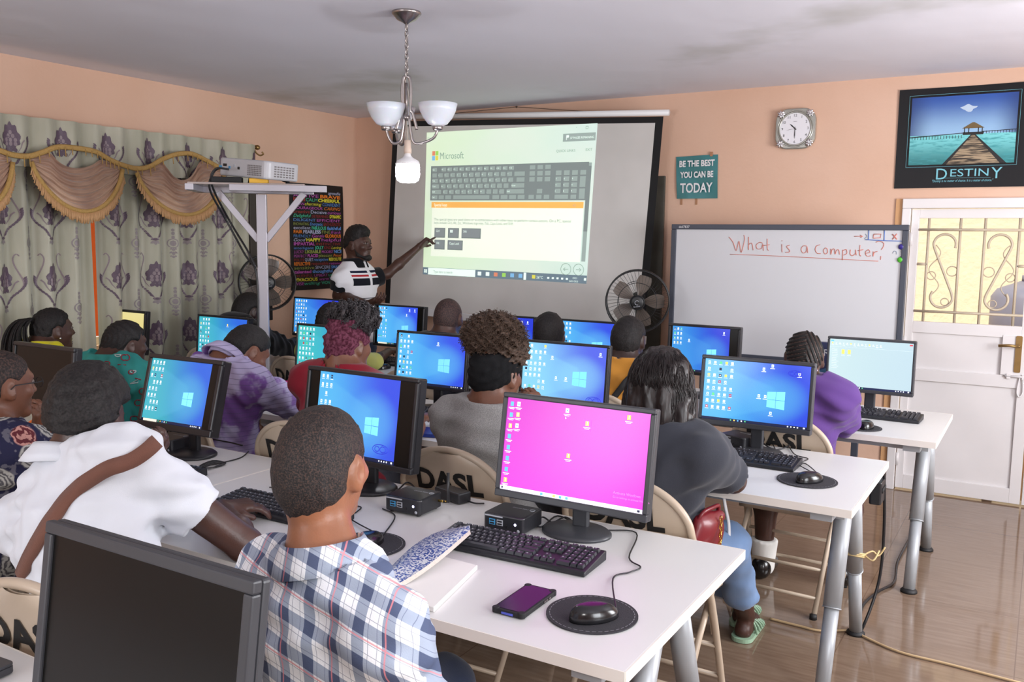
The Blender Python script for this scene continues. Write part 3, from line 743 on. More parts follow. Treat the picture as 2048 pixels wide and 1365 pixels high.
# local frame: x along +y of the room, facing into the room (local -y = room +x)
MB().grid(lambda u, v: Vector(((u-0.5)*pw, -0.006-0.004*math.sin(7*v+u*3), (v-0.5)*ph)), 8, 14, M_poster).build('sheet', wp)
rows = [[('agreeable', 'i', 4)], [('ACTIVE', '', 5), ('BRAVE', 'b', 0)], [('Bold', 'b', 6), ('CALM', '', 2), ('CHEERFUL', 'b', 1)], [('CLEAN', 's', 5), ('charming', 'i', 1), ('CONFIDENT', '', 3)],
        [('COURAGEOUS', 's', 5), ('CARING', 'i', 0)], [('creative', '', 6), ('Decisive', '', 4), ('curious', 'i', 5)], [('Delightful', 'i', 2), ('DETERMINED', 's', 6), ('DYNAMIC', 'b', 1)], [('DILIGENT', 's', 3), ('EFFICIENT', 's', 5)],
        [('ENCHANTING', 's', 7), ('Energetic', 'i', 3), ('ENTHUSIASTIC', '', 6)], [('excellent', '', 4), ('FABULOUS', 'b', 2), ('faithful', 'b', 3)], [('FAIR', 'b', 0), ('FEARLESS', 'b', 4), ('FINE', '', 7), ('frank', 'i', 5)],
        [('FRIENDLY', 's', 3), ('Gentle', 'i', 5), ('GLORIOUS', 'b', 0)], [('Good', 'i', 4), ('HAPPY', 'b', 1), ('helpful', '', 5)], [('IMPARTIAL', 'b', 5), ('INSTINCTIVE', 's', 6)], [('intelligent', 's', 3), ('JOLLY', 'b', 2), ('KIND', '', 6), ('Loving', 'i', 1)],
        [('LUCKY', 'i', 5), ('LIKEABLE', 'b', 7), ('MODEST', 's', 5), ('NICE', 'b', 3)], [('PERFECT', 's', 5), ('PLACID', 'b', 5), ('pleasant', '', 7), ('Proud', 'i', 0)], [('POLITE', 's', 6), ('QUIET', '', 4), ('receptive', 'i', 3), ('RESOLUTE', 'b', 1)],
        [('REFLECTIVE', 'b', 0), ('responsible', '', 6), ('rational', 's', 5)], [('sensitive', '', 7), ('SINCERE', '', 4), ('SMART', 'b', 3)], [('talented', 'b', 5), ('thoughtful', 'b', 3), ('tidy', 'b', 0)], [('TRUTHFUL', 's', 6), ('UPBEAT', 's', 5), ('unique', '', 2)],
        [('VIVACIOUS', 'b', 1), ('warm', '', 5), ('WITTY', '', 3)], [('WISE', '', 5), ('willing', 'i', 2), ('WONDERFUL', '', 2)]]
pal = [srgb(236, 130, 40), srgb(228, 220, 60), srgb(70, 190, 150), srgb(96, 150, 220), srgb(190, 196, 226), srgb(190, 90, 180), srgb(150, 50, 50), srgb(150, 160, 80)]
pm = [mat('poster_ink_%s' % n, c, 0.6) for n, c in zip(('orange', 'yellow', 'green', 'blue', 'pale', 'purple', 'maroon', 'olive'), pal)]
b = MB(); n = len(rows); top = ph/2-0.05; rh = (ph-0.085)/n
for i, row in enumerate(rows):
    tot = sum(len(w_) for w_, _, _ in row); x = -pw/2+0.035; avail = pw-0.06
    zc = top-rh*(i+0.85)
    for (w_, st_, ci) in row:
        ww = avail*len(w_)/tot if len(row) > 1 else avail*0.28
        if len(row) == 1: x = pw/2-0.03-ww
        b.text(w_, rh*(1.12 if st_ != 's' else 0.95), pm[ci], Matrix.Translation((x, -0.0115, zc)), align='LEFT', fit=ww*0.94, shear=0.3 if st_ == 'i' else 0.0, bold=0.0012 if st_ == 'b' else 0.0)
        x += ww
b.build('lettering', wp)

# ---- curtains
g = NT('curtain_cloth', 0.45, 0.3)
cc = g.mix(g.step(g.noise(5, 3, g.scaled((1, 1, 0.3))), 0.35, 0.7), srgb(164, 162, 143), srgb(182, 179, 162))
g.col(cc); g.b.inputs['Sheen Weight'].default_value = 0.3; g.bump(g.noise(220, 2, g.scaled((1, 1, 0.5))), 0.08)
M_cur = g.m
M_mot = mat('motif_purple', srgb(92, 74, 90), 0.5, var=0.3, vscale=90)
M_mot2 = mat('motif_mauve', srgb(138, 122, 128), 0.5, var=0.25, vscale=90)
M_mot3 = mat('motif_grey', srgb(140, 130, 132), 0.5, var=0.2, vscale=90)
XC = XL+0.14
def fold(s, z, seed, amp=0.035, wl=0.155):
    return amp*math.sin(2*math.pi*s/wl+seed+0.35*math.sin(z*1.3+seed))+0.35*amp*math.sin(2*math.pi*s/(wl*2.7)+seed*2+z*0.5)
def curtain(name, label, ya, yb, za, zb, seed, amp=0.032, motif_sp=0.283, vs=0.395, z_off=0.0, x=XC, small=True, y_off=0.0, sc=1.0):
    root = thing(name, label, 'curtain', (x, (ya+yb)/2, za), 0.0)
    yc = (ya+yb)/2
    def P(y, z, off=0.0):
        return Vector((fold(y, z, seed, amp)+off, y-yc, z-za))
    b = MB(); nu = int((yb-ya)/0.012); nv = max(6, int((zb-za)/0.08))
    b.grid(lambda u, v: P(ya+(yb-ya)*u, za+(zb-za)*v), nu, nv, M_cur)
    def shape(c, pts, m, off=0.003):
        """closed outline (y,z offsets) filled as a fan that follows the folds"""
        N = len(pts); inside = [(c[0]+p[0]*sc, c[1]+p[1]*sc) for p in pts]
        if min(q[0] for q in inside) < ya+0.004 or max(q[0] for q in inside) > yb-0.004: 
            inside = [(min(max(q[0], ya+0.004), yb-0.004), q[1]) for q in inside]
        if min(q[1] for q in inside) < za or max(q[1] for q in inside) > zb-0.005: return
        cm = (sum(q[0] for q in inside)/N, sum(q[1] for q in inside)/N)
        vs_ = [P(*cm, off)]+[P(cm[0]+(q[0]-cm[0])*.5, cm[1]+(q[1]-cm[1])*.5, off) for q in inside]+[P(q[0], q[1], off) for q in inside]
        fs = [(0, 1+i, 1+(i+1) % N) for i in range(N)]+[(1+i, 1+N+i, 1+N+(i+1) % N, 1+(i+1) % N) for i in range(N)]
        b.add(vs_, fs, m, True)
    def ribbon(c, pts, w0, w1, m, off=0.003):
        q = [Vector((c[0]+p[0]*sc, 0, c[1]+p[1]*sc)) for p in pts]; N = len(q); vs_ = []
        for i in range(N):
            t = (q[min(i+1, N-1)]-q[max(i-1, 0)]).normalized(); nn = Vector((-t.z, 0, t.x)); w_ = (w0+(w1-w0)*i/(N-1))*sc
            if za < q[i].z-0.02 and q[i].z+0.02 < zb:
                for s_ in (-1, 1):
                    p = q[i]+nn*w_*s_; vs_.append(P(min(max(p.x, ya), yb), p.z, off))
            else: return
        b.add(vs_, [(2*i, 2*i+1, 2*i+3, 2*i+2) for i in range(N-1)], m, True)
    def petal(c, ang, l, w_, m, r0=0.0, off=0.003):
        pts = []
        for k in range(8):
            t = k/7; pts.append((r0+l*t, w_*math.sin(math.pi*t)**0.8))
        for k in range(6, 0, -1):
            t = k/7; pts.append((r0+l*t, -w_*math.sin(math.pi*t)**0.8))
        ca, sa = math.cos(ang), math.sin(ang)
        shape(c, [(p*ca-q*sa, p*sa+q*ca) for p, q in pts], m, off)
    ny = int((yb-ya)/motif_sp)+2; nz = int((zb-za)/vs)+2
    for i in range(-1, ny):
        for j in range(-1, nz):
            cyy = ya+y_off+motif_sp*i; czz = za+z_off+vs*j
            if not (ya-0.02 < cyy < yb+0.02): continue
            c = (cyy, czz)
            # pointed, scalloped medallion built up of overlapping scales
            out = []
            for k in range(40):
                a = 2*math.pi*k/40; rr = 1+0.10*math.cos(9*a); sx_ = math.sin(a); cz_ = math.cos(a)
                out.append((0.045*sx_*rr*(1-0.25*max(0, cz_)), (0.088*cz_ if cz_ > 0 else 0.055*cz_)*rr))
            shape(c, out, M_mot, 0.003)
            for zz_, n_ in ((-0.030, 3), (-0.008, 3), (0.014, 2), (0.034, 1)):
                for q_ in range(n_): shape((cyy+(q_-(n_-1)/2)*0.021*sc, czz+zz_*sc), [(0.0078*math.sin(2*math.pi*t/8), 0.0115*math.cos(2*math.pi*t/8)*(1.25 if t in (0, 1, 7) else 1)) for t in range(8)], M_mot2, 0.0045)
            for k in (-1, 0, 1): petal((cyy+k*0.012*sc, czz-0.048*sc), R(-90+k*26), 0.030*sc, 0.010*sc, M_mot, 0.0)
            for s_ in (-1, 1):
                rb = [(s_*q[0], q[1]) for q in [(0.01, -0.155), (0.03, -0.115), (0.062, -0.075), (0.084, -0.035), (0.083, 0.0), (0.07, 0.04), (0.056, 0.085), (0.052, 0.125), (0.064, 0.15), (0.074, 0.138)]]
                sp = [(p.x, p.y) for p in spline([(p, q, 0) for p, q in rb], 3)]
                ribbon(c, sp, 0.0035, 0.0025, M_mot2)
                for k in range(1, 13, 1):
                    q = sp[k]; petal((cyy+q[0]*sc, czz+q[1]*sc), R(90 + s_*(-38)), 0.026, 0.0055, M_mot, 0.002, 0.0035)
                ribbon(c, [(s_*q[0], q[1]) for q in [(0.068, -0.005), (0.055, -0.02), (0.045, -0.05), (0.03, -0.075)]], 0.004, 0.0015, M_mot2)
            for k in (-1, 0, 1): petal((cyy, czz-0.165*sc), R(-90+k*48), 0.028, 0.008, M_mot3, 0.0)
            shape((cyy, czz-0.155*sc), [(0.02*math.cos(t*math.pi/4), 0.009*math.sin(t*math.pi/4)) for t in range(8)], M_mot)
            if small:
                c2 = (cyy+motif_sp/2, czz-vs*0.46)
                if ya < c2[0] < yb:
                    ring = [(0.026*math.cos(t*math.pi/8), 0.03*math.sin(t*math.pi/8)) for t in range(17)]
                    ribbon(c2, ring, 0.003, 0.003, M_mot3); shape(c2, [(0.015*math.cos(t*math.pi/4), 0.02*math.sin(t*math.pi/4)) for t in range(8)], M_mot3, 0.003)
                    for s_ in (-1, 1):
                        for r_, l_ in ((0.032, 0.02), (0.055, 0.026), (0.082, 0.018)):
                            petal((c2[0], c2[1]+s_*r_*sc), R(90*s_), l_, 0.008, M_mot3); 
                            for q in (-1, 1): petal((c2[0]+q*.006, c2[1]+s_*r_*sc), R(90*s_+q*40), l_*.7, 0.005, M_mot3)
    b.build('cloth', root)
    return root
YG = 3.405
curtain('window_curtain', 'damask curtain left of the orange slit on the left wall', 1.9, YG-0.008, 0.06, 2.19, 0.4, y_off=0.11, z_off=0.055)
curtain('window_curtain', 'damask curtain right of the orange slit on the left wall', YG+0.008, 4.70, 0.06, 2.19, 2.1, y_off=0.155, z_off=0.055)
curtain('curtain_pelmet', 'damask pelmet across the top of the curtains', 1.9, 4.715, 1.95, 2.235, 1.3, amp=0.018, x=XC+0.06, small=True, y_off=0.10, z_off=0.15, motif_sp=0.30, sc=1.0, vs=0.9)
rod = thing('curtain_rod', 'brass curtain rod with bracket at the right end of the curtains', 'curtain rod', (XC+0.008, 3.3, 2.225))
MB().tube([(0, -1.45, 0), (0, 1.46, 0)], 0.012, M_brass, 10).build('rod', rod)
b = MB(); b.lathe([(0.0, 0), (0.016, 0.002), (0.02, 0.02), (0.014, 0.035), (0.0, 0.04)], M_brass, n=14, M=Matrix.Translation((0, 1.455, 0)) @ Matrix.Rotation(R(-90), 4, 'X')); b.build('finial', rod)
b = MB(); b.tube(spline([(0, 1.44, -0.005), (0.01, 1.45, -0.04), (0.03, 1.47, -0.06), (0.055, 1.48, -0.05), (0.05, 1.47, -0.035)], 4), 0.006, M_brass, 7)
b.tube([(0, 1.44, 0), (-0.16, 1.44, -0.01)], 0.007, M_brass, 7); b.build('bracket', rod)
# swags with fringe
g = NT('swag_cloth', 0.42, 0.35)
g.col(g.mix(g.step(g.noise(4, 3), 0.35, 0.7), srgb(150, 116, 98), srgb(184, 150, 126))); g.b.inputs['Sheen Weight'].default_value = 0.4
M_swag = g.m
M_gold = mat('gold_trim', srgb(186, 148, 84), 0.45, var=0.25, vscale=120, bump=0.6, bscale=300)
M_fringe = mat('gold_fringe', srgb(188, 146, 102), 0.6, var=0.2, vscale=60)
XSW = XC+0.125
def pxs(L): return [at(x_, y_, x=XSW) for x_, y_ in L]
def zoom1(L): return [(x_/2.731, 200+y_/2.73) for x_, y_ in L]
def swag(label, tops, botmid, fr):
    tp = pxs(zoom1(tops)); TL, TR, BM = tp[0], tp[-1], pxs(zoom1([botmid]))[0]; crv = spline(tp, 8)
    def topz(y):
        for a, c in zip(crv[:-1], crv[1:]):
            if a.y <= y <= c.y: return a.z+(c.z-a.z)*(y-a.y)/max(1e-6, c.y-a.y)
        return TL.z if y < TL.y else TR.z
    root = thing('curtain_swag', label, 'curtain swag', (XSW, (TL.y+TR.y)/2, BM.z))
    oy, oz = root.location.y, root.location.z
    def q(u, v, off=0.0):
        s_ = 4*u*(1-u)
        y = TL.y+(TR.y-TL.y)*u; zt = TL.z+(TR.z-TL.z)*u
        top = topz(y)
        bot = min(top-0.012, zt+(BM.z-(TL.z+TR.z)/2)*s_**0.75 - 0.02)
        z = top+(bot-top)*v
        f = 0.011*math.sin(v*11*math.pi+1.6*math.sin(u*4))*(0.35+0.65*s_)+0.004*math.sin(v*23*math.pi+u*5)
        return Vector((f+0.05*s_*v+off, y-oy, z-oz))
    b = MB(); b.grid(lambda u, v: q(u, v), 60, 70, M_swag); b.build('cloth', root)
    b = MB(); b.tube([q(i/40, 1.0, 0.008) for i in range(41)], 0.014, M_gold, 8)
    b.build('trim', root)
    b = MB()
    for i in range(110):
        u = (i+0.5)/110; p = q(u, 1.0, 0.01); l = 0.055+0.02*rnd.random()
        dy = 0.02*(u-0.5)+0.006*(rnd.random()-0.5)
        b.tube([p, p+Vector((0.004, dy*.5, -l*.6)), p+Vector((0.002+0.004*rnd.random(), dy, -l))], [0.0035, 0.004, 0.0045], M_fringe, 5)
    b.build('fringe', root); tag(root.children[-1] if False else root)
    return root
swag('brown draped swag with gold fringe, above the orange slit', [(165, 318), (220, 296), (268, 292), (310, 335), (365, 366), (430, 372), (500, 355), (550, 326), (590, 335), (660, 362)], (430, 590), 1)
swag('brown draped swag with gold fringe, nearest the projector', [(742, 380), (800, 372), (870, 338), (905, 372), (945, 420), (995, 438), (1045, 410), (1085, 345), (1115, 335), (1170, 362), (1215, 394)], (990, 610), 1)
swag('brown draped swag cut off by the left edge of the picture', [(-340, 290), (-250, 275), (-200, 330), (-130, 350), (-60, 325), (-20, 285), (60, 322)], (-150, 560), 1)
tr = thing('curtain_braid', 'wavy gold braid running across the pelmet above the swags', 'curtain braid', (XSW, 3.3, 2.0))
wl_ = [(-330, 250), (-150, 235), (0, 280), (60, 300), (150, 308), (230, 285), (310, 258), (420, 265), (520, 285), (590, 325), (660, 355), (740, 375), (810, 365), (880, 325), (960, 297), (1040, 295), (1120, 330), (1220, 385)]
b = MB(); b.tube([p-Vector((XSW-0.012, 3.3, 2.0)) for p in spline(pxs(zoom1(wl_)), 6)], 0.016, M_gold, 8, flat=0.6)
for p in spline(pxs(zoom1(wl_)), 3):
    if rnd.random() < 0.7:
        p = p-Vector((XSW-0.02, 3.3, 2.0)); b.tube([p, p+Vector((0.004, 0, -0.03-0.03*rnd.random()))], 0.003, M_gold, 5)
b.build('braid', tr)

# dark panel standing at the curtain's end
dk = tag(MB().box((XL+0.10, 4.752, 0.95), (0.05, 0.085, 1.90), mat('dark_wood', srgb(58, 52, 46), 0.6, var=0.2)).build('storage_board', bevel=0.004), 'dark upright board standing at the end of the curtains by the left fan', 'board')
# ------------------------------------------------------------------ tables
TZ = 0.714
M_top = mat('white_laminate', srgb(222, 221, 220), 0.36, var=0.02, vscale=4)
M_edge = mat('table_edge', srgb(236, 230, 222), 0.45, var=0.03)
M_leg = mat('table_leg_silver', srgb(168, 172, 176), 0.42, metal=0.25, var=0.06, vscale=20)
M_foot = mat('rubber_foot', srgb(28, 28, 30), 0.6)
def table(label, x1, y0, length, depth, rz=0.0):
    """right front corner at x1,y0"""
    t = thing('computer_table', label, 'table', (x1, y0, 0), rz, 'white office tables')
    b = MB(); b.box((-length/2, depth/2, TZ-0.0145), (length, depth, 0.027), M_top)
    b.build('tabletop', t, bevel=0.003)
    b = MB()
    for (c, d) in (((-length/2, -0.0005, TZ-0.0145), (length, 0.003, 0.0272)), ((-length/2, depth+0.0005, TZ-0.0145), (length, 0.003, 0.0272)),
                   ((0.0005, depth/2, TZ-0.0145), (0.003, depth, 0.0272)), ((-length-0.0005, depth/2, TZ-0.0145), (0.003, depth, 0.0272))): b.box(c, d, M_edge)
    b.build('edge_band', t)
    b = MB()
    for yy in (0.14, depth-0.14): b.box((-length/2, yy, TZ-0.05), (length-0.08, 0.05, 0.04), M_leg)
    for xx in (-0.10, -length+0.10): b.box((xx, depth/2, TZ-0.045), (0.07, depth-0.06, 0.03), M_leg)
    b.build('underframe', t)
    for xx in (-0.075, -length+0.075):
        for s_ in (-1, 1):
            top = Vector((xx, depth/2+s_*0.07, TZ-0.03)); bot = Vector((xx+0.0, depth/2+s_*(depth/2-0.06), 0.012)); mid = top.lerp(bot, 0.56)
            b = MB(); b.tube([top, mid], 0.031, M_leg, 16); b.tube([mid, bot], 0.0255, M_leg, 16)
            b.tube([mid+(bot-mid)*0.0, mid+(bot-mid)*0.012], 0.0325, M_leg, 16)
            lg = b.build('leg', t)
            MB().lathe([(0.0, 0.0), (0.036, 0.0), (0.036, 0.008), (0.027, 0.018), (0.0, 0.02)], M_foot, c=(bot.x, bot.y, 0), n=18).build('foot', lg)
    return t

# ------------------------------------------------------------------ folding chair
M_chair = mat('beige_enamel', srgb(186, 168, 148), 0.34, var=0.05, vscale=10)
M_sten = mat('black_stencil', srgb(20, 18, 18), 0.7)
def make_chair():
    t = thing('folding_chair', '', 'chair', (0, 0, 0))
    b = MB(); A = []
    hw = 0.212; ar = 0.16
    # front legs run up past the seat and arch over the back
    A += [Vector((-hw, 0.20, 0.0)), Vector((-hw, 0.02, 0.42)), Vector((-hw, -0.14, 0.62))]
    for k in range(0, 13):
        a = R(180-15*k); A.append(Vector((hw*math.cos(a)*(1 if abs(math.cos(a)) > .99 else 1), -0.19-0.04*math.sin(a), 0.69+ar*math.sin(a))))
    A += [Vector((hw, -0.14, 0.62)), Vector((hw, 0.02, 0.42)), Vector((hw, 0.20, 0.0))]
    b.tube(spline(A, 4), 0.0125, M_chair, 10); b.build('front_frame', t)
    b = MB(); B = []
    for s_ in (-1, 1):
        b.tube([(s_*0.188, -0.24, 0.0), (s_*0.188, -0.02, 0.30), (s_*0.188, 0.10, 0.425)], 0.011, M_chair, 8)
    for (y, z) in ((-0.19, 0.07), (-0.115, 0.17)): b.tube([(-0.188, y, z), (0.188, y, z)], 0.008, M_chair, 8)
    b.build('rear_legs', t)
    b = MB()
    for (y, z) in ((0.155, 0.105), (0.1, 0.235)): b.tube([(-hw, y, z), (hw, y, z)], 0.008, M_chair, 8)
    for s_ in (-1, 1):
        b.box((s_*0.2, 0.065, 0.36), (0.006, 0.03, 0.16), M_chair, rot=(R(20), 0, 0))
    b.build('brace', t)
    b = MB()
    def sf(u, v):
        x = (u-0.5)*0.385*(1-0.10*(1-v)); y = -0.17+0.37*v
        return Vector((x, y, 0.437-0.012*math.sin(math.pi*u)*math.sin(math.pi*v)))
    b.grid(sf, 10, 10, M_chair)
    rim = [sf(i/10, 0) for i in range(10)]+[sf(1, i/10) for i in range(10)]+[sf(1-i/10, 1) for i in range(10)]+[sf(0, 1-i/10) for i in range(10)]
    N = len(rim); b.add(rim+[p-Vector((0, 0, 0.028)) for p in rim], [(i, (i+1) % N, N+(i+1) % N, N+i) for i in range(N)]+[tuple(range(N, 2*N))], M_chair, True)
    b.build('seat', t)
    # curved back panel filling the arch
    b = MB()
    def bf(u, v, off=0.0):
        z = 0.565+0.275*v; a = min(1.0, max(0.0, (z-0.69)/ar)); wz = hw*math.sqrt(max(0.0, 1-a*a)) if z > 0.69 else hw
        x = (u-0.5)*2*max(0.0, wz-0.004); yb = -0.10-0.09*min(1, (z-0.565)/0.125) - 0.04*max(0, (z-0.69)/ar)
        return Vector((x, yb-0.022*math.cos(math.pi*(u-0.5))+off, z))
    b.grid(lambda u, v: bf(u, v, 0.004), 14, 12, M_chair); b.grid(lambda u, v: bf(1-u, v, -0.004), 14, 12, M_chair)
    bp = b.build('backrest', t)
    b = MB(); tx = MB(); tx.text('DASL', 0.105, M_sten, Matrix(), fit=0.27, bold=0.004)
    # subdivide lettering onto the curved panel
    vs_ = []
    for (x, y, z) in tx.v:
        zz = 0.70+z; u = x/(2*hw)+0.5; p = bf(u, (zz-0.565)/0.275, -0.0065); vs_.append((x, p.y, zz))
    b.add(vs_, tx.f, M_sten); b.build('stencil_lettering', bp)
    for q in (-0.2, 0.2):
        for yy, fr_ in ((0.20, 0), (-0.24, 1)):
            MB().lathe([(0.0, 0.0), (0.016, 0.0), (0.0155, 0.02), (0.0, 0.022)], M_foot, c=(q*(1.06 if not fr_ else 0.94), yy-0.003, 0), n=10).build('foot_cap', t)
    return t
CHAIR = make_chair(); CH_N = [0]
def chair(x, y, rz, label):
    o = CHAIR if CH_N[0] == 0 else copy_tree(CHAIR); CH_N[0] += 1
    o.location = (x, y, 0); o.rotation_euler = (0, 0, rz); o['label'] = label; o['group'] = 'beige folding chairs'
    return o

# ------------------------------------------------------------------ monitors
def scr_mat(name, fn, k=0.85):
    g = NT(name, 0.25, 0.5); s_ = g.new('ShaderNodeSeparateXYZ'); g.nt.links.new(g.tc.outputs['UV'], s_.inputs[0])
    c = fn(g, s_.outputs[0], s_.outputs[1]); g.col((0.01, 0.01, 0.012, 1)); g.put(g.b.inputs['Emission Color'], c); g.b.inputs['Emission Strength'].default_value = k
    return g.m
def wall_blue(c0, c1, cg):
    def f(g, U, V):
        base = g.mix(g.step(g.math('ADD', U, g.math('MULTIPLY', V, 0.15)), 0.15, 1.0), c0, c1)
        dx = g.math('SUBTRACT', U, 0.70); dy = g.math('SUBTRACT', V, 0.45)
        r2 = g.math('ADD', g.math('MULTIPLY', dx, dx), g.math('MULTIPLY', g.math('MULTIPLY', dy, dy), 0.6))
        base = g.mix(g.math('MULTIPLY', g.step(r2, 0.12, 0.0), 0.55), base, cg)
        # light beam fanning to the left of the window
        wdt = g.math('MULTIPLY_ADD', dx, -0.55, 0.16)
        beam = g.math('MULTIPLY', g.step(g.math('SUBTRACT', wdt, g.math('ABSOLUTE', dy)), -0.02, 0.04), g.step(dx, 0.02, -0.05))
        return g.mix(g.math('MULTIPLY', beam, 0.28), base, cg)
    return f
W_BLUE = scr_mat('desktop_blue', wall_blue(srgb(80, 186, 247), srgb(54, 84, 234), srgb(104, 200, 250)), 0.92)
W_CYAN = scr_mat('desktop_cyan', wall_blue(srgb(60, 190, 200), srgb(48, 110, 235), srgb(96, 200, 240)))
W_PALE = scr_mat('desktop_pale', wall_blue(srgb(140, 215, 250), srgb(84, 104, 236), srgb(150, 225, 252)), 0.95)
W_DEEP = scr_mat('desktop_deep', wall_blue(srgb(58, 156, 238), srgb(46, 66, 224), srgb(84, 170, 244)), 0.88)
W_TEAL = scr_mat('desktop_teal', wall_blue(srgb(70, 205, 196), srgb(50, 150, 225), srgb(80, 205, 240)))
W_MAG = scr_mat('desktop_magenta', lambda g, U, V: g.mix(g.math('MULTIPLY', V, 0.7), srgb(250, 70, 240), srgb(226, 40, 206)), 0.92)
W_YEL = scr_mat('desktop_yellow', lambda g, U, V: g.mix(V, srgb(238, 216, 120), srgb(246, 232, 160)), 0.8)
W_WHITE = scr_mat('window_white', lambda g, U, V: g.mix(U, srgb(216, 242, 246), srgb(206, 232, 244)), 0.9)
W_VIOL = W_BLUE
E_wh = mat('icon_white', srgb(236, 242, 248), 0.5, emit=0.9); E_ye = mat('icon_yellow', srgb(236, 208, 96), 0.5, emit=0.85); E_rd = mat('icon_red', srgb(196, 60, 70), 0.5, emit=0.7)
E_dk = mat('icon_dark', srgb(40, 44, 70), 0.5, emit=0.5); E_gn = mat('icon_green', srgb(96, 196, 130), 0.5, emit=0.8); E_bl = mat('icon_blue', srgb(90, 170, 236), 0.5, emit=0.85)
E_bar = mat('taskbar_dark', srgb(26, 34, 70), 0.5, emit=0.5); E_barL = mat('taskbar_light', srgb(226, 222, 236), 0.5, emit=0.85); E_srch = mat('search_box', srgb(238, 232, 210), 0.5, emit=0.85)
E_logo = mat('logo_pane', srgb(116, 204, 250), 0.5, emit=0.9); E_lab = mat('icon_caption', srgb(214, 226, 244), 0.5, emit=0.7)
E_grey = mat('window_ink', srgb(190, 206, 214), 0.5, emit=0.7); E_wm = mat('ghost_mark', srgb(50, 60, 190), 0.5, emit=0.7)
M_glass_off = mat('dark_panel', srgb(14, 13, 12), 0.3, spec=0.3)
M_bezel = mat('bezel_black', srgb(34, 34, 38), 0.34, spec=0.5)
M_bezelg = mat('bezel_charcoal', srgb(58, 59, 64), 0.4, spec=0.5, var=0.06, vscale=30)
M_beige = mat('dark_gap', srgb(16, 16, 18), 0.4)
def screen_mesh(w, h, kind, m0=0.0, m1=0.0, seed=1, rows=8, cols=5, task='dark', extra=()):
    """flat picture in the local x,z plane, w x h centred, facing -y"""
    b = MB(); q = random.Random(seed)
    x0, x1, z0, z1 = -w/2+m0, w/2-m1, -h/2, h/2
    if m0 or m1 or kind is None: b.rect(-w/2, w/2, z0, z1, 0, M_glass_off)
    if kind is None: return b
    b.rectuv(x0, x1, z0, z1, -0.0003, kind)
    ww = x1-x0; U = lambda u: x0+u*ww; V = lambda v: z0+v*h
    def r_(u0, u1, v0, v1, m, d=1): b.rect(U(u0), U(u1), V(v0), V(v1), -0.0003-0.0003*d, m)
    bar = E_bar if task == 'dark' else E_barL
    r_(0, 1, 0, 0.042, bar, 1)
    for k in range(4): r_(0.91-0.03*k, 0.922-0.03*k, 0.012, 0.03, E_wh if task == 'dark' else E_grey, 2)
    r_(0.965, 0.982, 0.01, 0.032, E_wh if task == 'dark' else E_dk, 2)
    if task == 'dark':
        if seed % 2: r_(0.03, 0.26, 0.003, 0.04, E_srch, 2)
        for k in range(5): r_(0.28+0.035*k, 0.293+0.035*k, 0.01, 0.032, (E_gn, E_ye, E_bl, E_wh, E_gn)[k], 2)
    else:
        for k in range(5): r_(0.30+0.045*k, 0.318+0.045*k, 0.008, 0.034, (E_bl, E_grey, E_ye, E_bl, E_bl)[k], 2)
        r_(0.01, 0.022, 0.01, 0.032, E_dk, 2); r_(0.78, 0.92, 0.014, 0.024, E_grey, 2)
    if kind in (W_BLUE, W_CYAN, W_PALE, W_DEEP, W_TEAL):
        lx, lz, s_ = 0.70, 0.42, 0.085
        for (a, c) in ((0, 0), (1, 0), (0, 1), (1, 1)):
            u0, u1 = lx+(a-1)*s_+0.002, lx+a*s_-0.002; asp = ww/h
            hh = s_*asp*1.0; k0, k1 = 1-0.16*(1-(u0-lx+s_)/(2*s_)), 1-0.16*(1-(u1-lx+s_)/(2*s_))
            va, vb = (0.004, hh) if c else (-hh, -0.004)
            b.add([(U(u0), -0.0009, V(lz+va*k0)), (U(u1), -0.0009, V(lz+va*k1)), (U(u1), -0.0009, V(lz+vb*k1)), (U(u0), -0.0009, V(lz+vb*k0))], [(0, 1, 2, 3)], E_logo)
        for i in range(cols):
            for j in range(rows):
                if q.random() < 0.12+0.1*(i == cols-1): continue
                u = 0.03+i*0.056; v = 0.925-j*0.105
                m = q.choice([E_wh]*9+[E_lab]*4+[E_rd, E_dk, E_gn, E_ye])
                r_(u, u+0.024, v, v+0.042, m); r_(u+0.006, u+0.018, v+0.012, v+0.028, q.choice([E_bl, E_wh, m]), 2)
                r_(u-0.006, u+0.030, v-0.018, v-0.010, E_lab)
    for it in extra:
        u, v, m = it[:3]; s_ = 0.011
        r_(u-s_, u+s_, v-0.022, v+0.026, m, 2); r_(u-s_*.5, u+s_*.5, v-0.008, v+0.012, E_bl if m == E_wh else E_srch, 3); r_(u-0.022, u+0.022, v-0.046, v-0.034, E_lab)
    return b
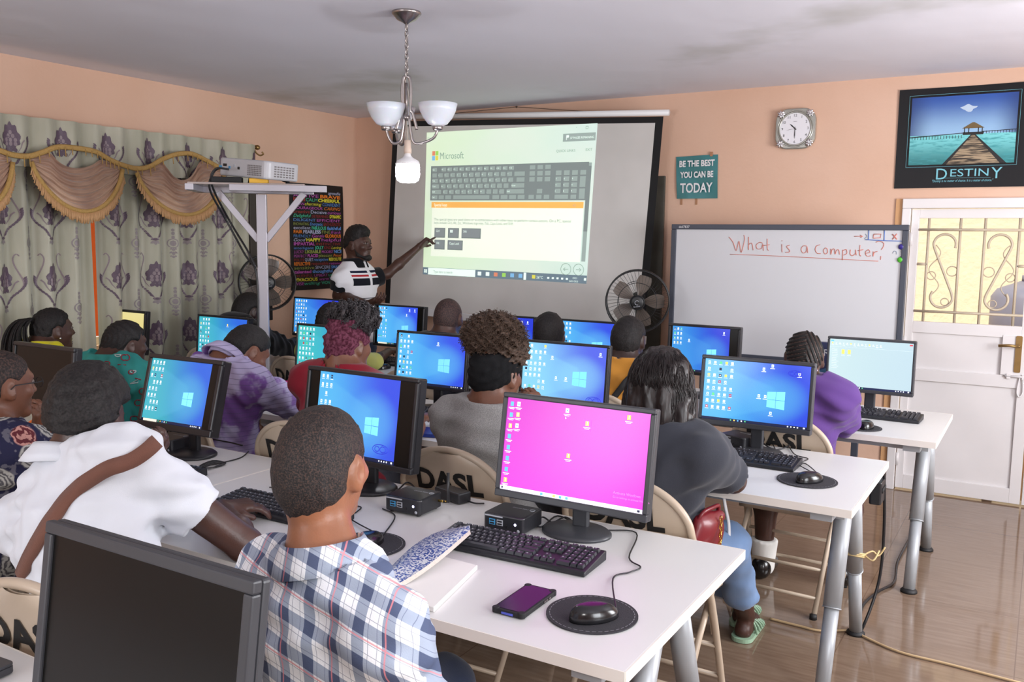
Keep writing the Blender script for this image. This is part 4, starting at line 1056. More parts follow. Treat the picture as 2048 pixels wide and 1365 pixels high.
def monitor(label, x, y, w, h, tilt, kind, rz=0.0, top=1.105, bez=0.016, bezm=None, m0=0.0, m1=0.0, seed=1, thick=0.045, extra=(), task='dark', rows=8, cols=5, ghost=None, base=(0.115, 0.095), stand=True, zbase=TZ):
    """x,y = foot of the stand ; screen centre above it; faces -y"""
    bm = bezm or M_bezel
    t = thing('computer_monitor', label, 'monitor', (x, y, zbase), rz, 'desktop monitors')
    zc = top-zbase-h/2*math.cos(R(tilt))
    A = Matrix.Translation((0, -0.03, zc)) @ Matrix.Rotation(R(-tilt), 4, 'X')
    b = MB(); b.rbox((0, 0.012, 0), (w, thick-0.02, h), bm, 0.006, 3, axis='y', M=A)
    b.rbox((0, thick*0.5+0.008, 0.0), (w*0.78, 0.03, h*0.72), bm, 0.03, 4, axis='y', M=A)
    b.box((0, thick*0.5+0.02, -0.02), (0.09, 0.02, 0.09), bm, M=A)
    hs = b.build('housing', t, bevel=0.004)
    b = MB(); fz = -0.006; bb_ = bez*1.45
    for (c, d) in (((0, fz, h/2-bez/2), (w, 0.018, bez)), ((0, fz, -h/2+bb_/2), (w, 0.018, bb_)), ((-w/2+bez/2, fz, (bb_-bez)/2), (bez, 0.018, h-bez-bb_)), ((w/2-bez/2, fz, (bb_-bez)/2), (bez, 0.018, h-bez-bb_))): b.box(c, d, bm, M=A)
    b.build('bezel', t, bevel=0.0035, seg=2)
    sw_, sh_ = w-2*bez, h-bez-bb_
    sb = screen_mesh(sw_, sh_, kind, m0, m1, seed, rows, cols, task, extra)
    if kind == W_MAG:
        U = lambda u: -sw_/2+m0+u*(sw_-m0-m1); V = lambda v: -sh_/2+v*sh_
        def ic(u, v, m, s_=0.012, cap=True):
            sb.rect(U(u-s_), U(u+s_), V(v-0.02), V(v+0.028), -0.0009, m)
            if m == E_wh: sb.rect(U(u-s_*.4), U(u+s_*.5), V(v-0.004), V(v+0.012), -0.0012, E_bl)
            if m == E_ye: sb.rect(U(u-s_*.2), U(u+s_*.3), V(v-0.012), V(v+0.024), -0.0012, E_srch)
            if cap: sb.rect(U(u-0.024), U(u+0.024), V(v-0.042), V(v-0.034), -0.0009, E_lab); sb.rect(U(u-0.016), U(u+0.016), V(v-0.055), V(v-0.048), -0.0009, E_lab)
        for (u, v, m) in ((0.035, .93, E_bl), (0.085, .935, E_wh), (0.035, .81, E_bl), (0.085, .82, E_ye), (0.035, .69, E_ye), (0.085, .70, E_wh), (0.035, .575, E_bl), (0.035, .455, E_bl), (0.035, .335, E_bl), (0.035, .215, E_bl), (0.035, .10, E_ye),
                          (0.44, .93, E_wh), (0.585, .82, E_ye), (0.86, .965-.03, E_ye), (0.475, .46, E_ye)): ic(u, v, m)
        sb.rect(U(0.56), U(0.612), V(.745), V(.865), -0.0007, mat('selection', srgb(220, 90, 220), 0.5, emit=0.8))
        sb.text('Activate Windows', 0.011, mat('faint_lettering', srgb(246, 130, 236), 0.5, emit=0.9), Matrix.Translation((U(0.80), -0.0012, V(0.155))), align='LEFT')
        sb.text('Go to Settings to activate Windows.', 0.0075, MATS['faint_lettering'], Matrix.Translation((U(0.80), -0.0012, V(0.115))), align='LEFT')
        sb.add([(U(.43), -.0012, V(.865)), (U(.43), -.0012, V(.845)), (U(.44), -.0012, V(.85))], [(0, 1, 2)], E_wh)
    if kind == W_WHITE:
        U = lambda u: -sw_/2+u*sw_; V = lambda v: -sh_/2+v*sh_
        qq = random.Random(3)
        sb.rect(U(0.01), U(0.05), V(.95), V(.975), -0.0009, E_bl); sb.rect(U(.955), U(.99), V(.95), V(.975), -.0009, E_rd)
        for i in range(14): sb.rect(U(.02+.045*i), U(.05+.045*i), V(.87+.01*(i % 3)), V(.885+.01*(i % 3)), -.0009, E_grey); sb.rect(U(.025+.045*i), U(.04+.045*i), V(.90), V(.93), -.0009, E_ye if i % 5 == 0 else E_grey)
        sb.rect(U(0), U(1), V(.84), V(.843), -.0009, E_grey)
        for i in range(12): sb.rect(U(.03), U(.085+.03*qq.random()), V(.78-.035*i), V(.79-.035*i), -.0009, E_grey)
        for u in (.15, .225):
            sb.rect(U(u), U(u+.035), V(.70), V(.79), -.0009, E_ye); sb.rect(U(u-.005), U(u+.04), V(.665), V(.675), -.0009, E_grey)
    if ghost:
        gu, gv, gw = ghost; x0, z0 = -sw_/2+m0+gu*(sw_-m0-m1), -sh_/2+gv*sh_
        sb.tube([(x0+gw*math.cos(t_*math.pi/8)*(1.2 if abs(math.cos(t_*math.pi/8)) > .5 else 1.2), -0.001, z0+gw*0.55*math.sin(t_*math.pi/8)) for t_ in range(16)], 0.0014, E_wm, 4, closed=True)
        sb.tube([(x0+gw*.4+gw*.45*math.cos(t_*math.pi/6), -0.001, z0+gw*.35*math.sin(t_*math.pi/6)) for t_ in range(12)], 0.0014, E_wm, 4, closed=True)
        sb.tube([(x0-gw*.5+gw*.35*math.cos(t_*math.pi/6), -0.001, z0+gw*.3*math.sin(t_*math.pi/6)) for t_ in range(12)], 0.0014, E_wm, 4, closed=True)
    so = sb.build('screen', t)
    so.matrix_local = A @ Matrix.Translation((0, -0.0085, (bb_-bez)/2))
    if stand:
        nz = zc-h/2+0.07
        b = MB(); b.rbox((0, 0.028, nz/2), (0.052, 0.022, nz+0.02), bm, 0.008, 3, axis='z'); b.build('neck', t, bevel=0.002)
        b = MB(); b.lathe([(0.0, 0.0), (1.0, 0.0), (1.0, 0.006), (0.93, 0.012), (0.4, 0.017), (0.0, 0.018)], bm, n=40, sx=base[0], sy=base[1]); b.build('base', t)
    return t

# ------------------------------------------------------------------ keyboards, mice, pads, boxes
M_key = mat('keycap', srgb(44, 45, 52), 0.45); M_legend = mat('key_legend', srgb(170, 172, 180), 0.6); M_kbody = mat('keyboard_body', srgb(30, 31, 36), 0.45)
KEYROWS = [(0.052, [1, .5, 1, 1, 1, 1, .3, 1, 1, 1, 1, .3, 1, 1, 1, 1, .35, 1, 1, 1, .35, 1, 1, 1, 1], {1, 6, 11, 16, 20}),
           (0.028, [1]*13+[2, .35]+[1]*3+[.35]+[1]*4, {14, 18}), (0.009, [1.5]+[1]*12+[1.5, .35]+[1]*3+[.35]+[1]*4, {14, 18}),
           (-0.010, [1.75]+[1]*11+[2.25, .35, 3, .35]+[1]*4, {13, 14, 15}), (-0.029, [2.25]+[1]*10+[2.75, .35, 1, 1, 1, .35]+[1]*4, {12, 13, 15, 16}), (-0.048, [1.25]*3+[6.25]+[1.25]*4+[.35, 1, 1, 1, .35, 2, 1, 1], {8, 12})]
def make_keyboard():
    t = thing('keyboard', '', 'keyboard', (0, 0, 0))
    w, d = 0.475, 0.148; b = MB()
    pr_ = [(-d/2, 0.0), (d/2, 0.0), (d/2, 0.026), (d/2-0.012, 0.028), (-d/2+0.006, 0.014), (-d/2, 0.010)]
    vs_ = [(-w/2, p, q) for p, q in pr_]+[(w/2, p, q) for p, q in pr_]; n_ = len(pr_)
    b.add(vs_, [tuple(range(n_))[::-1], tuple(range(n_, 2*n_))]+[(i, (i+1) % n_, n_+(i+1) % n_, n_+i) for i in range(n_)], M_kbody)
    b.build('body', t, bevel=0.003)
    b = MB(); lg = MB(); unit = (w-0.022)/22.6
    for (yy, ks, gaps) in KEYROWS:
        tot = sum(ks); k_ = (w-0.022)/tot; x = -w/2+0.011
        for i, kw in enumerate(ks):
            ww = kw*k_
            if i not in gaps:
                zt = 0.014+(yy+0.068)*0.1075+0.007; dd = 0.0165; g_ = 0.0012
                if yy > 0.04: dd = 0.014
                vs_ = [(x+g_, yy-dd/2, zt-0.008), (x+ww-g_, yy-dd/2, zt-0.008), (x+ww-g_, yy+dd/2, zt-0.006), (x+g_, yy+dd/2, zt-0.006),
                       (x+g_+0.002, yy-dd/2+0.002, zt), (x+ww-g_-0.002, yy-dd/2+0.002, zt), (x+ww-g_-0.002, yy+dd/2-0.002, zt+0.0015), (x+g_+0.002, yy+dd/2-0.002, zt+0.0015)]
                b.add(vs_, [(4, 5, 6, 7), (0, 1, 5, 4), (1, 2, 6, 5), (2, 3, 7, 6), (3, 0, 4, 7)], M_key)
                if kw < 2: lg.add([(x+ww*.3, yy+0.000, zt+0.0012), (x+ww*.5, yy+0.000, zt+0.0012), (x+ww*.5, yy+0.0045, zt+0.0016), (x+ww*.3, yy+0.0045, zt+0.0016)], [(0, 1, 2, 3)], M_legend)
            x += ww
    b.build('keycaps', t); lg.build('key_legends', t)
    return t
KB = make_keyboard(); KB_N = [0]
def keyboard(x, y, rz, label, z=TZ):
    o = KB if KB_N[0] == 0 else copy_tree(KB); KB_N[0] += 1
    o.location = (x, y, z); o.rotation_euler = (0, 0, rz); o['label'] = label; o['group'] = 'black keyboards'; return o
M_mouse = mat('mouse_black', srgb(20, 20, 23), 0.22, spec=0.6); M_pad = mat('mouse_pad', srgb(50, 49, 54), 0.85, bump=0.3, bscale=400); M_stitch = mat('pad_stitch', srgb(150, 150, 156), 0.8)
def make_mouse():
    t = thing('computer_mouse', '', 'mouse', (0, 0, 0)); b = MB()
    def f(u, v):
        a = 2*math.pi*u; th = v*math.pi/2
        r_ = math.cos(th)**0.55 if th < math.pi/2-1e-6 else 0.0
        x = 0.034*math.cos(a)*(1-0.10*math.sin(a)**2*(1 if math.sin(a) > 0 else .3)); y = 0.061*math.sin(a)
        return Vector((x*r_, y*r_, 0.003+0.032*math.sin(th)*(1-0.24*math.sin(a)*math.cos(th))))
    b.grid(f, 32, 12, M_mouse); b.add([f(i/32, 0)-Vector((0, 0, .003)) for i in range(32)]+[f(i/32, 0) for i in range(32)], [tuple(range(32))[::-1]]+[(i, (i+1) % 32, 32+(i+1) % 32, 32+i) for i in range(32)], M_mouse, True)
    b.build('shell', t)
    b = MB(); b.lathe([(0.0, -0.004), (0.008, -0.004), (0.009, 0), (0.008, 0.004), (0.0, 0.004)], M_black_matt, n=14, M=Matrix.Translation((0, 0.034, 0.0215)) @ Matrix.Rotation(R(90), 4, 'Y')); b.build('scroll_wheel', t)
    return t
MS = make_mouse(); MS_N = [0]
def mouse(x, y, rz, label, z=TZ+0.0035, cable=None):
    o = MS if MS_N[0] == 0 else copy_tree(MS); MS_N[0] += 1
    o.location = (x, y, z); o.rotation_euler = (0, 0, rz); o['label'] = label; o['group'] = 'black computer mice'
    if cable:
        inv = (Matrix.Translation((x, y, z)) @ Matrix.Rotation(rz, 4, 'Z')).inverted()
        MB().tube(spline([(0, 0.057, 0.010)]+[inv @ Vector(p) for p in cable], 6), 0.0022, M_black, 6).build('mouse_cable', o)
    return o
def pad(x, y, label, r=0.106, z=TZ, rz=0):
    t = thing('mouse_pad', label, 'mouse pad', (x, y, z), rz, 'round mouse pads')
    MB().lathe([(0.0, 0.0), (r, 0.0), (r, 0.003), (0.0, 0.0032)], M_pad, n=56, smooth=False).build('mat', t)
    b = MB()
    for k in range(44):
        a0, a1 = 2*math.pi*(k+.15)/44, 2*math.pi*(k+.8)/44; rr = r*0.93
        b.add([(q*math.cos(a), q*math.sin(a), 0.0036) for q, a in ((rr, a0), (rr, a1), (rr-.0014, a1), (rr-.0014, a0))], [(0, 1, 2, 3)], M_stitch)
    b.build('stitching', t); return t
M_usb = mat('usb_blue', srgb(70, 150, 200), 0.4); M_led = mat('power_led', srgb(210, 210, 255), 0.4, emit=4.0); M_gold2 = mat('connector_gold', srgb(220, 180, 90), 0.25, metal=1.0)
M_pcb = mat('mini_pc_black', srgb(38, 38, 42), 0.3, spec=0.5)
def mini_pc(x, y, rz, label, antenna=False, led=True):
    t = thing('mini_computer', label, 'mini computer', (x, y, TZ), rz, 'small desktop computers'); w, d, h = 0.135, 0.125, 0.054
    b = MB(); b.rbox((0, 0, h/2+0.003), (w, d, h-0.006), M_pcb, 0.012, 4); b.build('case', t, bevel=0.004)
    b = MB(); b.rbox((0, 0, h+0.0003), (w-0.012, d-0.012, 0.001), M_pcb, 0.01, 4); b.text('GIADA MINI', 0.010, M_legend, Matrix.Translation((0.012, 0.02, h+0.0012)) @ Matrix.Rotation(R(-90), 4, 'X'), bold=0.0002)
    b.tube([(0.052+0.008*math.cos(k*math.pi/6), 0.024+0.008*math.sin(k*math.pi/6), h+0.0012) for k in range(12)], 0.0008, M_legend, 4, closed=True)
    b.build('lid', t)
    b = MB(); yf = -d/2-0.0006
    b.box((-0.035, yf, h*0.58), (0.020, 0.002, 0.017), M_usb); b.box((-0.009, yf, h*0.58), (0.020, 0.002, 0.017), M_legend)
    for q in (-0.035, -0.009):
        for e in (-.004, .004): b.box((q, yf-0.001, h*0.58+e), (0.015, 0.002, 0.0045), M_black)
    b.box((0.012, yf, h*.42), (0.010, 0.002, 0.008), M_black)
    b.box((-0.03, yf, h*.9), (0.06, 0.0012, 0.004), M_legend); b.build('front_ports', t)
    if led: MB().lathe([(0.0, 0.0), (0.004, 0.0), (0.0, 0.002)], M_led, n=12, M=Matrix.Translation((0.043, yf-0.001, h*0.62)) @ Matrix.Rotation(R(90), 4, 'X')).build('power_light', t)
    MB().lathe([(0.004, 0.0), (0.005, 0.001), (0.004, 0.002)], M_legend, n=12, M=Matrix.Translation((0.054, yf-0.001, h*0.30)) @ Matrix.Rotation(R(90), 4, 'X')).build('power_button', t)
    for q in (-1, 1):
        for e in (-1, 1): MB().lathe([(0.0, 0), (0.007, 0), (0.007, 0.004), (0, 0.004)], M_foot, c=(q*.05, e*.045, 0), n=10).build('foot', t)
    if antenna:
        b = MB(); b.tube([(w/2, 0.04, 0.03), (w/2+0.03, 0.04, 0.03)], 0.004, M_gold2, 8); b.tube([(w/2+0.02, 0.04, 0.03), (w/2+0.036, 0.04, 0.03), (w/2+0.036, 0.04, 0.125)], 0.005, M_black, 8); b.build('antenna', t)
    return t
def cable(pts, r, m, label, nm='cable', n=6, group=None):
    o = MB().tube(spline(pts, n), r, m, 7).build(nm); return tag(o, label, 'cable', group)
def brick(x, y, rz, label):
    t = thing('power_adapter', label, 'power adapter', (x, y, TZ), rz); b = MB(); b.rbox((0, 0, 0.019), (0.125, 0.055, 0.036), M_pcb, 0.006); b.build('case', t, bevel=0.005)
    return t
# ------------------------------------------------------------------ bodies: smooth distance fields meshed by surface nets
def surfnets(F, org, vx):
    Sg = F < 0
    c = np.zeros(tuple(n-1 for n in F.shape), np.int8)
    for i in (0, 1):
        for j in (0, 1):
            for k in (0, 1): c += Sg[i:F.shape[0]-1+i, j:F.shape[1]-1+j, k:F.shape[2]-1+k]
    act = (c > 0) & (c < 8); idx = np.argwhere(act)
    imap = np.full(act.shape, -1, np.int32); imap[act] = np.arange(len(idx))
    acc = np.zeros((len(idx), 3)); cnt = np.zeros(len(idx))
    cor = [np.array(q) for q in ((0, 0, 0), (1, 0, 0), (0, 1, 0), (1, 1, 0), (0, 0, 1), (1, 0, 1), (0, 1, 1), (1, 1, 1))]
    val = [F[idx[:, 0]+q[0], idx[:, 1]+q[1], idx[:, 2]+q[2]].astype(np.float64) for q in cor]
    for a, b in ((0, 1), (2, 3), (4, 5), (6, 7), (0, 2), (1, 3), (4, 6), (5, 7), (0, 4), (1, 5), (2, 6), (3, 7)):
        x = (val[a] < 0) != (val[b] < 0)
        t = np.where(x, val[a]/np.where(x, val[a]-val[b], 1), 0)
        acc += np.where(x[:, None], cor[a]+t[:, None]*(cor[b]-cor[a]), 0); cnt += x
    V = (idx+acc/np.maximum(cnt, 1)[:, None])*vx+np.array(org)
    faces = []
    for ax in range(3):
        o1, o2 = (ax+1) % 3, (ax+2) % 3
        sl = [slice(None)]*3; sl[ax] = slice(0, -1); A = Sg[tuple(sl)]; sl[ax] = slice(1, None); B = Sg[tuple(sl)]
        e = np.argwhere(A != B); e = e[(e[:, o1] >= 1) & (e[:, o2] >= 1) & (e[:, o1] < F.shape[o1]-1) & (e[:, o2] < F.shape[o2]-1)]
        ins = A[e[:, 0], e[:, 1], e[:, 2]]
        def q(d1, d2):
            k = e.copy(); k[:, o1] += d1; k[:, o2] += d2; return imap[k[:, 0], k[:, 1], k[:, 2]]
        f = np.stack([q(-1, -1), q(0, -1), q(0, 0), q(-1, 0)], 1); f[~ins] = f[~ins][:, ::-1]; faces.append(f)
    return V, np.concatenate(faces)
def vlen(x, y, z): return np.sqrt(x*x+y*y+z*z)
class SDF:
    def __init__(s): s.p = []
    def cone(s, a, b, r0, r1=None, k=0.02, flat=False, op='u'):
        r1 = r0 if r1 is None else r1; a = np.array(a, float); b = np.array(b, float); rm = max(r0, r1)
        def f(X, Y, Z):
            ab = b-a; L2 = max(1e-12, float(ab @ ab)); px, py, pz = X-a[0], Y-a[1], Z-a[2]
            t = (px*ab[0]+py*ab[1]+pz*ab[2])/L2; tc = np.clip(t, 0, 1)
            d = vlen(px-ab[0]*tc, py-ab[1]*tc, pz-ab[2]*tc)-(r0+(r1-r0)*tc)
            if flat: d = np.maximum(d, (t-1)*math.sqrt(L2))
            return d
        s.p.append((f, np.minimum(a, b)-rm, np.maximum(a, b)+rm, k, op)); return s
    def ell(s, c, r, M=None, k=0.02, op='u'):
        c = np.array(c, float); r = np.array(r, float); Mi = np.array(M, float).T if M is not None else np.eye(3)
        rm = float(r.max())
        def f(X, Y, Z):
            x, y, z = X-c[0], Y-c[1], Z-c[2]
            u = (Mi[0, 0]*x+Mi[0, 1]*y+Mi[0, 2]*z); v = (Mi[1, 0]*x+Mi[1, 1]*y+Mi[1, 2]*z); w = (Mi[2, 0]*x+Mi[2, 1]*y+Mi[2, 2]*z)
            k0 = vlen(u/r[0], v/r[1], w/r[2]); k1 = vlen(u/r[0]**2, v/r[1]**2, w/r[2]**2)
            return k0*(k0-1)/np.maximum(k1, 1e-6)
        s.p.append((f, c-rm, c+rm, k, op)); return s
    def field(s, vx, grow=0.0, post=None, clip=None, pad=0.03):
        u = [p for p in s.p if p[4] == 'u']
        lo = np.min([p[1] for p in u], 0)-pad-grow; hi = np.max([p[2] for p in u], 0)+pad+grow
        if clip is not None: lo = np.maximum(lo, clip[0]); hi = np.minimum(hi, clip[1])
        n = np.ceil((hi-lo)/vx).astype(int)+2
        X = (lo[0]+np.arange(n[0])*vx).reshape(-1, 1, 1).astype(np.float32); Y = (lo[1]+np.arange(n[1])*vx).reshape(1, -1, 1).astype(np.float32); Z = (lo[2]+np.arange(n[2])*vx).reshape(1, 1, -1).astype(np.float32)
        F = np.full(tuple(n), 0.2, np.float32)
        for f, a, b, k, op in s.p:
            m = k+grow+4*vx+0.012
            i0 = np.maximum(0, np.floor((a-m-lo)/vx).astype(int)); i1 = np.minimum(n, np.ceil((b+m-lo)/vx).astype(int)+1)
            if (i1 <= i0).any(): continue
            s_ = tuple(slice(p, q) for p, q in zip(i0, i1))
            d = (f(X[s_[0]], Y[:, s_[1]], Z[:, :, s_[2]])-(grow if op == 'u' else 0)).astype(np.float32); g = F[s_]
            if op == 'u':
                if k > 0:
                    h = np.maximum(k-np.abs(g-d), 0)/k; F[s_] = np.minimum(g, d)-h*h*k*0.25
                else: F[s_] = np.minimum(g, d)
            else:
                d = -d; h = np.maximum(k-np.abs(g-d), 0)/max(k, 1e-6); F[s_] = np.maximum(g, d)+h*h*k*0.25
        if post is not None: F = post(F, X, Y, Z)
        # keep the field closed at the border of the box
        for ax in range(3):
            q = [slice(None)]*3
            for e in (0, -1): q[ax] = e; F[tuple(q)] = np.maximum(F[tuple(q)], 0.01)
        return F.astype(np.float32), lo
    def mesh(s, name, vx, m, parent, grow=0.0, post=None, clip=None, mats=None, pick=None):
        F, lo = s.field(vx, grow, post, clip); V, Q = surfnets(F, lo, vx)
        return np_mesh(name, V, Q, [m]+(mats or []), parent, pick)
def np_mesh(name, V, Q, mats, parent, pick=None):
    me = bpy.data.meshes.new(name)
    me.vertices.add(len(V)); me.vertices.foreach_set('co', V.astype(np.float32).ravel())
    me.loops.add(Q.size); me.loops.foreach_set('vertex_index', Q.astype(np.int32).ravel())
    me.polygons.add(len(Q)); me.polygons.foreach_set('loop_start', np.arange(0, Q.size, 4, dtype=np.int32)); me.polygons.foreach_set('loop_total', np.full(len(Q), 4, np.int32))
    me.polygons.foreach_set('use_smooth', np.ones(len(Q), bool))
    for m in mats: me.materials.append(m)
    if pick is not None:
        cen = V[Q].mean(1); me.polygons.foreach_set('material_index', pick(cen).astype(np.int32))
    me.update(calc_edges=True); me.validate()
    o = bpy.data.objects.new(name, me); C.objects.link(o)
    if parent is not None: o.parent = parent
    return o
def ripples(seed, amp, wl=(0.05, 0.14), n=6, stretch=(1, 1, 1)):
    q = np.random.RandomState(seed); D = q.normal(size=(n, 3))*np.array(stretch); D /= np.linalg.norm(D, axis=1)[:, None]; K = 2*math.pi/q.uniform(wl[0], wl[1], n); P = q.uniform(0, 6.28, n); A = amp*q.uniform(0.5, 1, n)/math.sqrt(n)*1.6
    def f(X, Y, Z):
        t = 0
        for d, k, p, a in zip(D, K, P, A): t = t+a*np.sin(k*(d[0]*X+d[1]*Y+d[2]*Z)+p)
        return t
    return f
# ---- skin, hair, cloth materials
def skin_mat(n, c):
    if n in MATS: return MATS[n]
    g = NT(n, 0.42, 0.45); nz = g.noise(14, 4)
    g.col(g.mix(g.step(nz, 0.3, 0.72), tuple(q*0.86 for q in c[:3])+(1,), tuple(min(1, q*1.12) for q in c[:3])+(1,)))
    g.b.inputs['Subsurface Weight'].default_value = 0.08; g.b.inputs['Subsurface Radius'].default_value = (0.02, 0.008, 0.004)
    g.bump(g.noise(160, 2), 0.06); return g.m
SK_D = skin_mat('skin_deep', srgb(74, 48, 40)); SK_M = skin_mat('skin_brown', srgb(112, 72, 54)); SK_L = skin_mat('skin_warm_brown', srgb(150, 98, 70)); SK_DD = skin_mat('skin_darkest', srgb(58, 40, 36))
def hair_mat(n, c, scalp=None, amt=(0.5, 0.6), sc=170):
    if n in MATS: return MATS[n]
    g = NT(n, 0.62, 0.3); nz = g.noise(sc, 3)
    base = g.mix(g.step(nz, 0.35, 0.65), tuple(q*0.6 for q in c[:3])+(1,), tuple(min(1, q*1.5) for q in c[:3])+(1,))
    if scalp is not None: base = g.mix(g.math('MULTIPLY', g.step(nz, *amt), 0.62), base, scalp)
    g.col(base); g.bump(nz, 0.5, 0.004); return g.m
HR_B = hair_mat('hair_black', srgb(30, 27, 27)); HR_BR = hair_mat('hair_brown', srgb(68, 52, 42)); HR_GY = hair_mat('hair_greyblack', srgb(58, 54, 56))
def cloth_mat(n, c, bump=0.25, var=0.06):
    if n in MATS: return MATS[n]
    g = NT(n, 0.85, 0.15); nz = g.noise(9, 3)
    g.col(g.mix(nz, tuple(q*(1-var) for q in c[:3])+(1,), tuple(min(1, q*(1+var)) for q in c[:3])+(1,)))
    g.b.inputs['Sheen Weight'].default_value = 0.15; g.bump(g.noise(420, 2), bump, 0.002); return g.m
M_eyew = mat('eye_white', srgb(112, 98, 92), 0.35); M_iris = mat('eye_iris', srgb(28, 18, 14), 0.15)
JEANS = cloth_mat('denim_dark', srgb(44, 52, 72)); TR_B = cloth_mat('trousers_black', srgb(26, 26, 30)); TR_G = cloth_mat('trousers_grey', srgb(70, 72, 80)); SHOE = mat('shoe_leather', srgb(22, 21, 22), 0.25, coat=0.4)

def frame(d, up=(0, 0, 1)):
    """columns right, forward, up ; forward = d"""
    f = Vector(d).normalized(); r = f.cross(Vector(up)).normalized(); u = r.cross(f); return Matrix((r, f, u)).transposed()
class Person:
    """local space: x right, y forward (facing), z up, origin on the floor under the hips"""
    def __init__(s, label, hip, rz, skin, group='people in the computer class'):
        s.t = thing('person', label, 'person', (hip[0], hip[1], 0), rz); s.inv = (Matrix.Translation((hip[0], hip[1], 0)) @ Matrix.Rotation(rz, 4, 'Z')).inverted()
        s.rot = Matrix.Rotation(-rz, 3, 'Z'); s.skin = skin; s.B = SDF(); s.rz = rz
    def L(s, p): return s.inv @ Vector(p)
    def pose(s, head, hipz=0.52, yaw=0, pitch=0, roll=0, scale=1.0, shw=0.185, sh_drop=0.20, neck=(-0.06, -0.125), elbows=None, wrists=None, bulk=1.0, seated=True, knees=None, ankles=None, twist=0.0, lean=None):
        """head: world point of the skull centre. elbows/wrists: (left, right) world points"""
        s.sc = scale; s.bulk = bulk
        s.H = s.L(head); s.P = Vector((0, 0, hipz))
        cyaw, syaw = math.cos(R(yaw)), math.sin(R(yaw))
        s.HF = frame((-syaw*math.cos(R(pitch)), cyaw*math.cos(R(pitch)), math.sin(R(pitch))))        # yaw>0 turns to the left
        if roll: s.HF = s.HF @ Matrix.Rotation(R(roll), 3, 'Y')
        hd = lambda x, y, z: s.H+s.HF @ (Vector((x, y, z))*scale)
        s.hd = hd
        s.N = s.H+Vector((neck[2] if len(neck) > 2 else 0, neck[0], neck[1]))*scale
        sd = (s.N-s.P).normalized(); s.sd = sd
        rt = Matrix.Rotation(R(twist), 3, 'Z') @ Vector((1, 0, 0)); rt = (rt-sd*rt.dot(sd)).normalized()
        s.rt = rt; s.TF = Matrix((rt, sd.cross(rt), sd)).transposed()
        c = s.N-sd*(sh_drop-0.13)*1.0
        s.S = [c-rt*shw-sd*0.0, c+rt*shw]
        s.E = []; s.Wr = []
        for i, sg in ((0, -1), (1, 1)):
            e = s.L(elbows[i]) if elbows and elbows[i] is not None else s.S[i]+Vector((sg*0.04, 0.15, -0.23))
            s.E.append(e)
            w = s.L(wrists[i]) if wrists and wrists[i] is not None else e+Vector((-sg*0.07, 0.23, 0.02))
            s.Wr.append(w)
        if seated:
            s.K = [s.L(knees[i]) if knees else Vector((sg*0.11, 0.42, 0.50)) for i, sg in ((0, -1), (1, 1))]
            s.A = [s.L(ankles[i]) if ankles else Vector((sg*0.12, 0.40, 0.085)) for i, sg in ((0, -1), (1, 1))]
        else:
            s.K = [Vector((sg*0.11, 0.03, 0.50*hipz/0.95)) for sg in (-1, 1)]; s.A = [Vector((sg*0.12, 0.0, 0.085)) for sg in (-1, 1)]
        return s
    def torso(s, B, g=0.0, k=0.05):
        b = s.bulk; P, N, sd, TF = s.P, s.N, s.sd, s.TF; L = (N-P).length
        B.ell(P+Vector((0, -0.01, 0)), (0.165*b+g, 0.125*b+g, 0.12+g), TF, k); B.ell(P+sd*L*0.32, (0.145*b+g, 0.108*b+g, 0.16+g), TF, k)
        B.ell(P+sd*L*0.66, (0.168*b+g, 0.118*b+g, 0.175+g), TF, k)
        B.cone(s.S[0].lerp(s.S[1], 0.10), s.S[1].lerp(s.S[0], 0.10), 0.062*b+g, None, k)
        for S_ in s.S: B.cone(N+sd*0.03, S_-sd*0.005, 0.042+g, 0.050*b+g, k)
        return B
    def body(s, vx=0.008, hands=('relax', 'relax'), hand_n=(None, None), hand_d=(None, None), face=True, shoes=True, beard=False, clip=None, mats=None, pick=None, ear=1.0):
        B = s.B; hd = s.hd; q = s.sc; b = s.bulk; TFh = s.HF
        s.torso(B)
        B.cone(s.N-s.sd*0.03, hd(0, -0.024, -0.05), 0.060*(0.5+0.5*b), 0.055, 0.035); B.ell(hd(0, -0.045, -0.035), (0.062*q, 0.058*q, 0.066*q), TFh, 0.03)
        # head: skull, face, jaw, brow, nose, lips, ears
        B.ell(hd(0, -0.008, 0.005), (0.076*q, 0.098*q, 0.094*q), TFh, 0.02)
        B.ell(hd(0, 0.028, -0.055), (0.063*q, 0.064*q, 0.078*q), TFh, 0.03)
        B.cone(hd(-0.018, 0.072, -0.108), hd(0.018, 0.072, -0.108), 0.019*q, None, 0.025)
        if face:
            B.cone(hd(-0.034, 0.078, 0.012), hd(0.034, 0.078, 0.012), 0.011*q, None, 0.02)
            B.cone(hd(0, 0.088, 0.0), hd(0, 0.108, -0.038), 0.008*q, 0.012*q, 0.012)
            for e in (-1, 1):
                B.ell(hd(e*0.013, 0.097, -0.042), (0.010*q, 0.010*q, 0.008*q), TFh, 0.008); B.ell(hd(e*0.042, 0.066, -0.035), (0.022*q, 0.018*q, 0.018*q), TFh, 0.02)
                B.ell(hd(e*0.031, 0.094, -0.006), (0.015*q, 0.012*q, 0.010*q), TFh, 0.008, 's')
            B.ell(hd(0, 0.086, -0.069), (0.025*q, 0.014*q, 0.009*q), TFh, 0.006); B.ell(hd(0, 0.083, -0.083), (0.022*q, 0.013*q, 0.009*q), TFh, 0.006)
